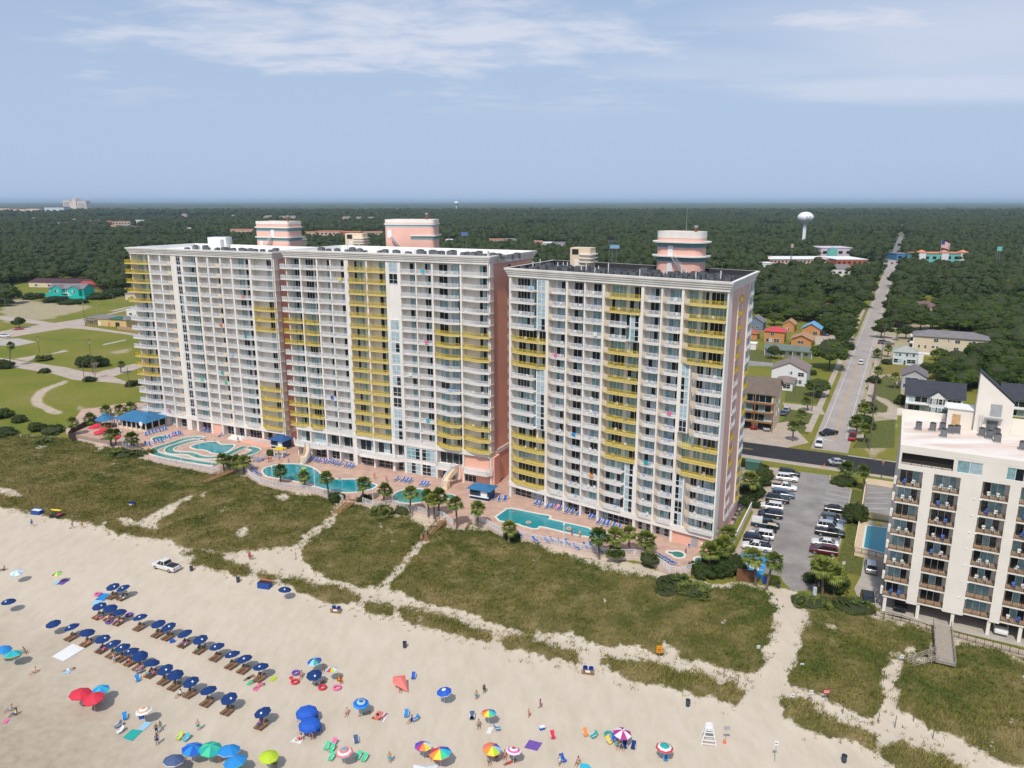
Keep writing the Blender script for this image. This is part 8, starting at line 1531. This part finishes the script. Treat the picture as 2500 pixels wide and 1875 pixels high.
# rows of rental parasols with loungers
back_ = [(870,255),(950,265),(765,405),(850,420),(920,450),(1080,490),(1220,540),(1300,562),(1425,615),(1545,662),(1673,715),(1792,775),(1885,808),(2012,870)]
front_ = [(410,540),(553,565),(672,607),(790,657),(872,692),(945,720),(1012,752),(1080,788),(1170,840),(1273,892),(1353,933),(1472,988),(1607,1052),(1766,1115),(2025,1222)]
occ = {('b', 1): 1,('b', 2): 1,('b', 3): 1,('b', 4): 1,('b', 9): 1,('f', 2): 1,('f', 3): 1,('f', 4): 1,('f', 6): 1,('f', 7): 1,('f', 8): 1,('f', 14): 1,('b', 8): 1}
for rw, lst, nm in (('b', back_, 'rear'),('f', front_, 'front')):
 for i, (x, y) in enumerate(lst):
  c = umbrella(B4, x, y, 'navy beach umbrella, %s from the left in the %s row' % (ordw(i + 1), nm), logo=rp_.random() < .6, group='navy rental umbrellas in two rows', r=1.18, tilt=(random.uniform(.06,.22), random.uniform(-.12,.04)))
  if rw == 'f' and i == 0: continue
  for s in (-1,1):
   g = (c[0] + .8 * s * .45 - .2, c[1] - .8 * s * .2 - .42); an = R(-27 + rp_.uniform(-8,8)); z = hterr(np.array([g[0]]), np.array([g[1]]))[0][0]; place(LW, USED, (*g, float(z)), an, 'brown wooden lounger, %s one under the %s navy umbrella of the %s row' % ('left' if s < 0 else 'right', ordw(i + 1), nm), 'wooden loungers under the navy umbrellas')
   if (rw, i) in occ and rp_.random() < .8: person(g[0], g[1], float(z) - .1, an, 'recline', 'person reclining on the %s lounger of the %s navy umbrella, %s row' % ('left' if s < 0 else 'right', ordw(i + 1), nm), rp_.choice(list(K)), rp_.choice([None, 'pink', 'black', 'coral', 'teal']))
for zf, x, y, lb in [(B4,65,370, 'navy beach umbrella alone at the far left edge'),(B5,467,130, 'navy umbrella standing beside the blue rental box'),(B5,715,848, 'navy umbrella in the crowded family group')]: umbrella(zf, x, y, lb, logo=True, r=1.18)
RB = ('red', 'orange', 'yellow', 'green', 'cyan', 'blue', 'purple', 'pink')
for zf, x, y, lb, kw in [(B4,128,147, 'pale blue and white segmented umbrella far left', dict(pan=('sky', 'white'))),(B4,440,155, 'yellow and green segmented umbrella near the left towels', dict(pan=('yellow', 'green', 'lime', 'slate'), r=.9)),(B4,20,742, 'blue umbrella cut by the left edge', dict(pan=('azure',), hem='lime', r=1.3)),(B4,100,775, 'turquoise umbrella at the left edge', dict(pan=('teal', 'cyan'), hem='lime', r=1.3)),(B4,620,1080, 'left of two big red umbrellas', dict(pan=('red',), r=1.5)),(B4,720,1115, 'right of two big red umbrellas', dict(pan=('red',), r=1.45)),(B4,778,1045, 'bright cyan umbrella behind the red pair', dict(pan=('cyan', 'azure'), r=1.15)),(B4,1108,1210, 'floral cream umbrella with orange centre', dict(rings=('orange', 'white', 'tan', 'white'), r=1.1)),(B4,1490,1505, 'left big blue umbrella in the bottom group', dict(pan=('azure', 'blue'), r=1.45)),(B4,1625,1505, 'sea-green umbrella in the bottom group', dict(pan=('green', 'teal'), r=1.45)),(B4,1765,1515, 'blue umbrella with pale rim in the bottom group', dict(pan=('azure',), hem='sky', rings=('azure', 'azure', 'azure', 'azure'), r=1.45)),(B4,1812,1600, 'lowest blue umbrella with pale green rim', dict(rings=('azure', 'azure', 'azure', 'azure'), hem='green', r=1.45)),(B4,1340,1592, 'slate umbrella with white rim in the bottom group', dict(pan=('slate',), hem='white', r=1.3)),
 (B5,718,735, 'blue and green striped umbrella above the crowded group', dict(pan=('blue', 'sky', 'teal', 'slate'), hem='white')),(B5,862,805, 'pastel segmented umbrella in the crowded group', dict(pan=('sky', 'red', 'lime', 'white'), r=.95)),(B5,1812,992, 'blue umbrella with white centre standing alone', dict(rings=('white', 'blue', 'blue', 'blue'), hem='white')),(B5,1110,1090, 'blue and white ringed umbrella', dict(rings=('slate', 'sky', 'blue', 'azure'), r=1.15)),(B5,332,1538, 'lime green umbrella at the bottom', dict(pan=('lime',), r=1.25)),(B5,970,1500, 'coral and turquoise ringed umbrella among green chairs', dict(rings=('cyan', 'coral', 'white', 'coral'), hem='cyan', r=1.15)),(B5,1636,1448, 'yellow and navy segmented umbrella beside the rainbow one', dict(pan=('blue', 'magenta', 'orange', 'yellow', 'white', 'sky'), r=1.15)),(B5,1780,1508, 'large rainbow umbrella at the bottom centre', dict(pan=RB, r=1.45)),
 (B6,137,912, 'rainbow umbrella near the two standing children', dict(pan=RB[1:] + RB[:1], r=1.05)),(B6,160,1190, 'large pastel rainbow umbrella', dict(pan=('coral', 'orange', 'yellow', 'lime', 'sky', 'purple'), r=1.22)),(B6,328,1202, 'red and white ringed umbrella', dict(rings=('red', 'white', 'pink', 'white'), hem='pink', r=1.05)),(B6,1168,1068, 'purple and white segmented umbrella with navy centre', dict(pan=('magenta', 'white'), hem='purple', r=1.25)),(B6,1493,1178, 'green umbrella with white and red rings', dict(rings=('teal', 'teal', 'white', 'red'), hem='teal', r=1.15))]: umbrella(zf, x, y, lb, **kw)
for i, (x, y) in enumerate([(720,515),(762,553),(805,530),(905,590),(745,500)]): c = umbrella(D1, x, y, ('red patio parasol nearest the gazebo', 'lower left red patio parasol', 'upper right red patio parasol', 'red patio parasol beside the patio palms', 'red patio parasol behind the first one')[i], pan=('red',), r=1.5, h=2.5 + DECK); 
for k, (x, y, r_) in enumerate([(655,1172,1.55),(680,1275,1.55)]):
 c = G(*B5(x, y + 30),1.0); t = thing('beach_shelter', ('upper', 'lower')[k] + ' of two bright blue dome beach shelters', 'shelter', (*c, 0)); b = MB(); b.lathe([(r_, 1.35),(r_ * .9,1.75),(r_ * .55,2.1),(0,2.25)], (0,0,0), K['blue'], 8); b.build('canopy', t)
 for s in (-1,1): b = MB(); b.tube((s * r_ * .9,0,0),(s * r_ * .9,0,1.5),.03,.03, LGREY, 5); b.build('pole', t)
 b = MB(); b.add([(-r_ * .9,.6,0),(r_ * .9,.6,0),(r_ * .9,.5,1.5),(-r_ * .9,.5,1.5)], [(0,1,2,3)], K['blue']); b.build('side_panel', t)
c = G(*B5(1440,900),1.2); t = thing('beach_shelter', 'coral sunshade sail with pointed corner', 'shelter', (*c, 0)); b = MB(); b.add([(-1.6,.9,1.9),(.9,1.2,2.0),(.2,-.1,2.3),(1.9,-2.0,.3),(-1.4,-.9,1.5)], [(0,4,2),(0,2,1),(2,4,3),(1,2,3)], K['coral']); t.scale = (.72,) * 3; b.build('sail', t); b = MB(); b.tube((.2,-.1,0),(.2,-.1,2.3),.03,.03, LGREY, 5); b.build('pole', t)
c = G(1036,1878,2.6); t = thing('canopy_tent', 'white tent top just entering at the bottom edge', 'tent', (*c, 0)); b = MB(); hip(b, 3,3,2.0,.9, K['white'], 0,0); b.build('roof', t)
for sx_ in (-1.45,1.45):
 for sy_ in (-1.45,1.45): b = MB(); b.tube((sx_, sy_, 0),(sx_, sy_, 2.0),.03,.03, LGREY, 5); b.build('leg', t)
# towels, mats, floats, chairs
def mat_(zf, pts, col, label, nm='towel'): q = gz(zf, pts, .06); c = q[0]; q = [(p_[0] - c[0], p_[1] - c[1]) for p_ in q]; o = MB().prism(q, .0,.035, K[col]).build(nm, loc=(*c, .045)); tag(o, label, nm)
for zf, p_, cl, lb in [(B4, [(400,800),(560,700),(655,735),(490,835)], 'white', 'large white beach mat below the front umbrella row'),(B4, [(945,1425),(1020,1360),(1100,1372),(1020,1450)], 'teal', 'sea-green towel at the floral umbrella'),(B4, [(1065,1360),(1120,1300),(1175,1308),(1105,1372)], 'sky', 'pale blue towel at the floral umbrella'),(B4, [(735,360),(790,310),(880,318),(800,370)], 'azure', 'blue towel in front of the rear row'),(B4, [(700,395),(740,355),(790,370),(740,400)], 'sky', 'pale towel beside the blue towel'),(B4, [(440,240),(490,200),(540,208),(480,245)], 'purple', 'purple striped towel near the yellow-green umbrella'),(B4, [(410,235),(440,215),(470,222),(430,248)], 'sky', 'light blue towel near the yellow-green umbrella'),(B6, [(410,1185),(450,1125),(550,1150),(510,1210)], 'purple', 'purple blanket in the middle of the lower beach'),(B6, [(118,1075),(135,1030),(175,1030),(150,1080)], 'white', 'white towel with red spot below the rainbow umbrella'),(B5, [(1200,1225),(1250,1160),(1300,1170),(1260,1240)], 'coral', 'left coral towel under the sunbathers'),(B5, [(1255,1240),(1310,1180),(1345,1190),(1300,1255)], 'white', 'right pale towel under the sunbathers'),(B5, [(515,1420),(560,1380),(630,1395),(600,1440)], 'white', 'striped white towel below the blue shelters'),(B5, [(140,940),(180,895),(200,905),(170,945)], 'green', 'green towel between two sunbathers'),(B5, [(195,985),(260,915),(290,925),(230,995)], 'pink', 'pink towel right of the rear row'),(B5, [(335,905),(370,865),(405,875),(370,912)], 'lime', 'lime towel with a dark bag'),(B4, [(475,925),(520,890),(575,880),(530,930)], 'sky', 'pale blue towel under the lone sunbather'),(B4, [(20,1310),(45,1275),(70,1285),(45,1318)], 'pink', 'pink mat at the lower left edge'),(B6, [(838,1343),(845,1305),(905,1315),(930,1343)], 'cyan', 'aqua mat cut by the bottom edge'),(B5, [(500,885),(515,865),(540,872),(525,898)], 'red', 'small red mat left of the crowded group'),(B5, [(905,900),(930,860),(955,870),(950,930)], 'orange', 'orange towel right of the crowded group')]: mat_(zf, p_, cl, lb)
def ring(zf, x, y, col, label, r=.5, z=.05): c = G(*zf(x, y), z); b = MB(); b.lathe([(r + .17 * math.cos(a * math.pi / 4),.17 + .15 * math.sin(a * math.pi / 4)) for a in range(9)], (0,0,0), K[col], 16); tag(b.build('swim_ring', loc=(*c, z)), label, 'swim ring')
for zf, x, y, cl, lb, z in [(B4,842,537, 'purple', 'purple swim ring on the sand', .05),(B4,768,500, 'coral', 'coral swim ring beside the rear row loungers', .05),(B4,998,482, 'purple', 'dark swim ring behind the rear row', .05),(B5,910,970, 'pink', 'pink swim ring right of the crowded group', .05),(B5,785,968, 'red', 'red float in front of the crowded group', .05),(B5,555,920, 'red', 'red float left of the crowded group', .05),(B5,562,845, 'purple', 'violet swim ring left of the crowded group', .05),(D3,487,1085, 'tan', 'yellow ring floating in the long pool', DECK + .02),(D3,1165,1190, 'tan', 'pale ring at the right end of the long pool', DECK + .02),(DB, 710,1000, 'lime', 'lime float in the large pool', DECK + .02),(B4,755,322, 'pink', 'pink float beside the blue towel', .05),(B6,1062,1090, 'teal', 'teal beach ball ring by the purple umbrella', .05),(W5,392,902, 'yellow', 'yellow ring beside the rectangular pool', .62)]: ring(zf, x, y, cl, lb, z=z)
def bchair(zf, x, y, col, label, rz):
 c = G(*zf(x, y),.1); t = thing('beach_chair', label, 'beach chair', (*c, .02), R(rz)); b = MB(); b.bx(-.28,.28,-.3,.28,.2,.24, K[col]); b.build('seat', t); b = MB(); b.bar((0,.27,.22),(0,.62,.82),.56,.04, K[col]); b.build('backrest', t); b = MB()
 for s in (-.3,.3): b.bar((s, -.3,.02),(s, .5,.5),.03,.03, LGREY); b.bar((s, .45,.02),(s, -.25,.45),.03,.03, LGREY); b.bar((s, -.3,.46),(s, .42,.5),.05,.03, WPLAST)
 b.build('frame', t)
for zf, x, y, cl, lb, rz in [(B5,818,1480, 'green', 'green folding chair left of the coral ringed umbrella', -20),(B5,860,1500, 'green', 'green folding chair second left of the coral ringed umbrella', -20),(B5,857,1570, 'green', 'lowest green folding chair at the coral ringed umbrella', -20),(B5,1087,1560, 'green', 'green folding chair right of the coral ringed umbrella', -20),(B5,1137,1578, 'green', 'outermost right green folding chair', -20),(B5,875,1450, 'pink', 'pink folding chair above the green ones', -20),(B5,1493,1205, 'azure', 'empty blue chair beside the seated person', 0),(B5,1560,1240, 'azure', 'blue chair holding the seated person', -60),(B5,1072,1425, 'slate', 'dark folding chair with towels', 20),(B6,885,1090, 'orange', 'orange chair on the open sand', 10),(B6,940,1105, 'teal', 'green high-backed chair beside the orange one', -60),(B6,1095,1135, 'blue', 'blue chair left of the purple umbrella', -20),(B6,1070,1150, 'yellow', 'yellow chair left of the purple umbrella', 30),(B6,1250,1190, 'navy', 'navy chair right of the purple umbrella', -20),(B6,1185,1185, 'navy', 'navy chair in front of the purple umbrella', -10),(B6,1500,1280, 'azure', 'blue patterned chair below the green ringed umbrella', -10),(B6,210,1045, 'azure', 'small blue chair below the rainbow umbrella', 100),(B6,632,1110, 'red', 'red chair with a pale seat', 10),(B6,715,1290, 'blue', 'blue and white chair near the bottom', 30),(B6,10,960, 'navy', 'dark chair at the left of the rainbow umbrella', 0),(B4,1380,1435, 'lime', 'lime chair above the bottom group', -20),(B4,1430,1445, 'cyan', 'cyan chair above the bottom group', -30),(B4,965,1280, 'azure', 'blue chair left of the floral umbrella', 30),(B4,905,1345, 'slate', 'grey-blue chair below the floral umbrella', -40),(B4,920,1385, 'white', 'white chair below the floral umbrella', -40),(B4,1068,925, 'slate', 'grey chair in front of the front row', -60),(B4,1065,985, 'azure', 'bright blue chair in front of the front row', 40),(B5,2045,1225, 'slate', 'slate chair near the rainbow umbrella', 0),(B5,1552,885, 'blue', 'blue chair beside the coral sail', 0)]: bchair(zf, x, y, cl, lb, rz)
for zf, x, y, cl, lb in [(B6,548,1045, 'white', 'blue and white cool box on the open sand'),(B4,1330,690, 'blue', 'small blue cool box by the rear row'),(B4,1095,1275, 'black', 'dark bag under the floral umbrella')]:
 c = G(*zf(x, y)); t = thing('cool_box', lb, 'cool box', (*c, .03), R(20)); b = MB(); b.bx(-.35,.35,-.22,.22,0,.36, K['blue']); b.build('box', t); b = MB(); b.bx(-.37,.37,-.24,.24,.36,.45, K[cl]); b.build('lid', t)
# people on the sand
for a in [(B4,885,850, 'stand', 'person in pale shorts standing among the front row umbrellas', 'sky', 'coral', 0),(B4,1240,1360, 'stand', 'child standing beside the two adults at the lower left', 'teal', None, 20,0,.75),(B4,1215,1480, 'stand', 'adult in grey shirt below the floral umbrella towels', 'navy', 'slate', 30),(B4,1210,1400, 'walk', 'person with long hair behind the grey-shirted adult', 'navy', None, 200),(B4,1532,1370, 'stand', 'person in turquoise shorts with raised arms at lower left', 'teal', None, 10),(B4,1930,55, 'stand', 'person in red at the dune gap by the beach', 'red', 'red', 0),(B5,1355,1600, 'stand', 'person in teal shorts standing at the bottom centre', 'cyan', None, 0),(B5,2085,1065, 'stand', 'boy in turquoise shorts of the standing pair', 'teal', None, 10,0,.9),(B5,2150,1010, 'stand', 'girl of the standing pair', 'black', 'black', -20,0,.9),(B6,533,880, 'walk', 'child in pink walking on the open sand', 'pink', 'pink', 100,0,.85),(B6,445,955, 'stand', 'child in orange swimsuit digging on the open sand', 'orange', 'orange', 60,0,.85),(B6,683,1325, 'stand', 'person in white hat near the bottom edge', 'white', 'sky', 40),(D1,248,1280, 'walk', 'person in blue walking near the rental box', 'blue', 'blue', 60),(D1,560,1298, 'walk', 'left walker of the pair below the left dune', 'sky', 'slate', 100),(D1,637,1298, 'walk', 'right walker of the pair below the left dune', 'coral', 'coral', 100),(B5,993,1185, 'sit', 'person sitting on the sand left of the blue ringed umbrella', 'tan', None, 0),(B4,270,925, 'sit', 'person sitting alone left of the big white mat', 'tan', None, -40),(B4,85,1215, 'sit', 'left person of the seated pair at lower left', 'sky', None, -50),(B4,122,1250, 'sit', 'right person of the seated pair at lower left', 'blue', 'yellow', -50),(B4,190,770, 'sit', 'person sitting beside the turquoise umbrella', 'teal', None, 60),(B4,30,135, 'sit', 'person sitting at the far left top of the beach', 'navy', None, -40),(B4,530,905, 'lie', 'lone sunbather on the pale blue towel', 'white', None, -60,.03),(B5,1535,1250, 'sit', 'person in navy sitting with legs stretched in the blue chair', 'navy', 'navy', -40),(B5,600,1405, 'sit', 'person in red sitting on the striped towel', 'red', None, -60),(B5,700,1400, 'bend', 'person bending over below the blue shelters', 'purple', 'magenta', 0),(B5,1245,1200, 'lie', 'sunbather on the coral towel', 'black', None, 150,.05),(B5,1300,1215, 'lie', 'sunbather on the pale towel', 'pink', None, 150,.05),(B5,1140,1190, 'lie', 'person lying below the blue ringed umbrella', 'teal', None, -60,.03),(B5,1445,985, 'sit', 'person in maroon under the coral sail', 'magenta', 'magenta', 0),(B6,60,1020, 'sit', 'person in teal shorts seated left of the rainbow umbrella', 'teal', None, 0),(B6,1128,1180, 'sit', 'person in turquoise under the purple umbrella', 'teal', 'teal', 0),(B6,1160,1195, 'sit', 'person in navy under the purple umbrella', 'navy', 'navy', 10),(B6,825,1310, 'sit', 'person with long dark hair near the aqua mat', 'tan', None, -30),(B6,262,1260, 'sit', 'person left under the red ringed umbrella', 'coral', None, 0),(B6,300,1305, 'lie', 'person lying in front of the red ringed umbrella', 'red', None, -60,.03),(B6,142,1300, 'sit', 'person under the large pastel umbrella, left', 'teal', None, 0),(B6,190,1262, 'sit', 'person under the large pastel umbrella, right', 'orange', None, 20),(B5,165,885, 'lie', 'sunbather left of the green towel', 'black', None, -40,.05),(B5,215,915, 'lie', 'sunbather right of the green towel', 'slate', 'slate', -40,.05),(B5,250,955, 'lie', 'sunbather in pink on the pink towel', 'pink', None, -50,.05),(B5,610,870, 'sit', 'person left in the crowded group', 'pink', None, 0),(B5,760,930, 'lie', 'person lying in front of the crowded group', 'white', None, -60,.03),(B5,930,910, 'sit', 'person in orange right of the crowded group', 'orange', 'orange', 40),(B5,800,815, 'sit', 'person at the top right of the crowded group', 'green', None, 20),(B4,1390,1100, 'sit', 'person in stripes below the front row', 'slate', 'white', -30),(B4,1580,745, 'sit', 'person sitting out in the sun beside the rear row', 'tan', None, -30),(B5,1690,1555, 'sit', 'person beside the large rainbow umbrella', 'black', 'sky', 30),(B5,385,1610, 'sit', 'person in yellow under the lime umbrella', 'yellow', 'black', 20),(B4,1410,1610, 'sit', 'person right of the slate umbrella', 'coral', None, 20),(B4,1695,1620, 'stand', 'person standing between the bottom group umbrellas', 'coral', 'coral', 0),(B4,745,1165, 'sit', 'person in navy under the big red umbrellas', 'navy', 'navy', 0)]: per(*a)
# people on the deck and streets
for a in [(D3,1215,1295, 'stand', 'person in dark red shorts at the long pool edge', 'magenta', 'slate', 10, DECK),(D3,1350,1330, 'stand', 'person in yellow at the long pool edge', 'orange', 'yellow', 200, DECK),(D3,237,985, 'stand', 'swimmer at the left end of the long pool', 'navy', None, 0, DECK - 1.0),(D4,925,1470, 'stand', 'dark child standing beside the fish-shaped spa', 'purple', 'purple', 0, DECK, .8),(DB, 112,890, 'stand', 'left person of the pair near the play slide', 'coral', None, 0, DECK),(DB, 152,875, 'stand', 'right person of the pair near the play slide', 'magenta', None, 0, DECK),(DB, 297,880, 'walk', 'person in red in front of the play slide', 'red', 'red', 60, DECK),(DB, 447,905, 'walk', 'child in blue at the rim of the large pool', 'azure', 'azure', 90, DECK, .8),(DB, 1897,1170, 'stand', 'person in yellow shorts by the middle tower steps', 'orange', None, 0, DECK),(DB, 2105,1225, 'walk', 'child in pink near the middle tower planter', 'pink', 'pink', 0, DECK, .85),(DB, 530,1180, 'stand', 'swimmer left of centre in the large pool', 'navy', None, 0, DECK - 1.05),(DB, 930,1135, 'stand', 'swimmer at the narrow part of the large pool', 'teal', None, 0, DECK - 1.05),(DB, 1310,1250, 'stand', 'swimmer in the right lobe of the large pool', 'white', None, 0, DECK - 1.0),(DB, 1235,1335, 'stand', 'swimmer near the lower edge of the large pool', 'navy', None, 90, DECK - 1.05),(DB, 610,1060, 'stand', 'swimmer at the top of the large pool', 'white', None, 0, DECK - 1.05),(DA, 1500,510, 'stand', 'dark figure on the steps of the left tower', 'black', 'slate', 0, DECK),(DA, 1080,490, 'sit', 'bather sitting at the lazy river entrance', 'coral', None, 0, DECK),(DA, 1210,560, 'stand', 'swimmer in the kidney-shaped pool', 'navy', None, 0, DECK - 1.0),(SZ, 957,1392, 'walk', 'dark-clothed walker on the right side of the road', 'navy', 'navy', 160),(PK, 2030,275, 'walk', 'walker in dark clothes on the street footpath', 'slate', 'slate', 90,.03),(PK, 2050,132, 'stand', 'right road worker in orange vest', 'orange', 'orange', 0),(PK, 1972,95, 'bend', 'left road worker in orange vest', 'orange', 'orange', 0),(PK, 1470,1248, 'stand', 'person in pink shirt beside the beach shower', 'white', 'pink', 0),(D2,1465,800, 'stand', 'person at the top of the narrow beach steps', 'navy', 'white', 200,.5),(D2,1405,860, 'walk', 'dark figure halfway down the narrow beach steps', 'black', 'black', 200,.4),(D2,1355,895, 'walk', 'person at the foot of the narrow beach steps', 'coral', None, 200,.1),(D2,30,1020, 'stand', 'person in red with a red bag at the dune gap', 'red', 'magenta', 20)]: per(*a)
c = (ray(1394,437)[0] / ray(1394,437)[1] * 150,150, ZAT(1394,437,150)); t = thing('gull', 'small gull gliding in the sky above the towers', 'bird', c, .4); b = MB(); b.ell((0,0,0),(.07,.2,.06), K['white'], 8,6); b.build('body', t)
for s in (-1,1): b = MB(); b.add([(0,.06,.02),(s * .2,.1,.1),(s * .42,.0,.04),(s * .2,-.02,.09),(0,-.08,.02)], [(0,1,3,4),(1,2,3)], K['white']); b.build('wing', t)
# towels drying on the balcony rails
for T_, nm, nrw, lst in ((TA, 'left', 17, [(8,3, 'coral'),(6,6, 'coral'),(6,12, 'green'),(6,11, 'teal'),(4,12, 'green'),(1,16, 'pink'),(8,7, 'teal'),(7,9, 'sky')]),(TB, 'middle', 16, [(8,0, 'cyan'),(8,6, 'pink'),(3,1, 'yellow'),(8,13, 'cyan'),(2,12, 'blue'),(7,9, 'white'),(9,10, 'azure')]),(TC, 'right', 17, [(3,3, 'white'),(1,5, 'pink'),(0,0, 'sky'),(6,8, 'pink'),(2,11, 'azure'),(5,12, 'teal'),(3,14, 'orange')])):
 for bi, row, cl in lst:
  u0, u1 = T_.bays[bi]; p_ = T_.loc(u0 + (u1 - u0) * rp_.uniform(.45,.75),.58, T_.z0 + (nrw - 1 - row) * T_.fh + .72); b = MB(); b.bx(-.45,.45,-.05,.0,-.36,.38, K[cl]); b.bx(-.45,.45,.0,.2,.36,.39, K[cl]); o = b.build('towel', loc=(p_[0] + T_.foot[0][0], p_[1] + T_.foot[0][1], p_[2]), rz=T_.ang); tag(o, '%s towel hung on the %s balcony down, bay %s of the %s tower' % (cl, ORD[row + 1], ('one two three four five six seven eight nine ten'.split())[bi], nm), 'towel', 'towels on the tower balconies')
# ================================================================= summer haze
b = MB(); b.bx(-95000,95000,-2500,95000,-1.5,128, M('haze_hull', (.5,.5,.5)))
hm = bpy.data.materials.new('haze'); hm.use_nodes = True; ht = hm.node_tree; ht.nodes.clear(); ho = ht.nodes.new('ShaderNodeOutputMaterial'); pv = ht.nodes.new('ShaderNodeVolumePrincipled')
pv.inputs['Color'].default_value = (.60,.80,1.0,1); pv.inputs['Density'].default_value = 4.8e-5; pv.inputs['Anisotropy'].default_value = 0; ht.links.new(pv.outputs[0], ho.inputs['Volume'])
o = b.build('haze', kind='stuff'); o.data.materials.clear(); o.data.materials.append(hm); tag(o, 'thin blue summer haze over the whole plain', 'haze')
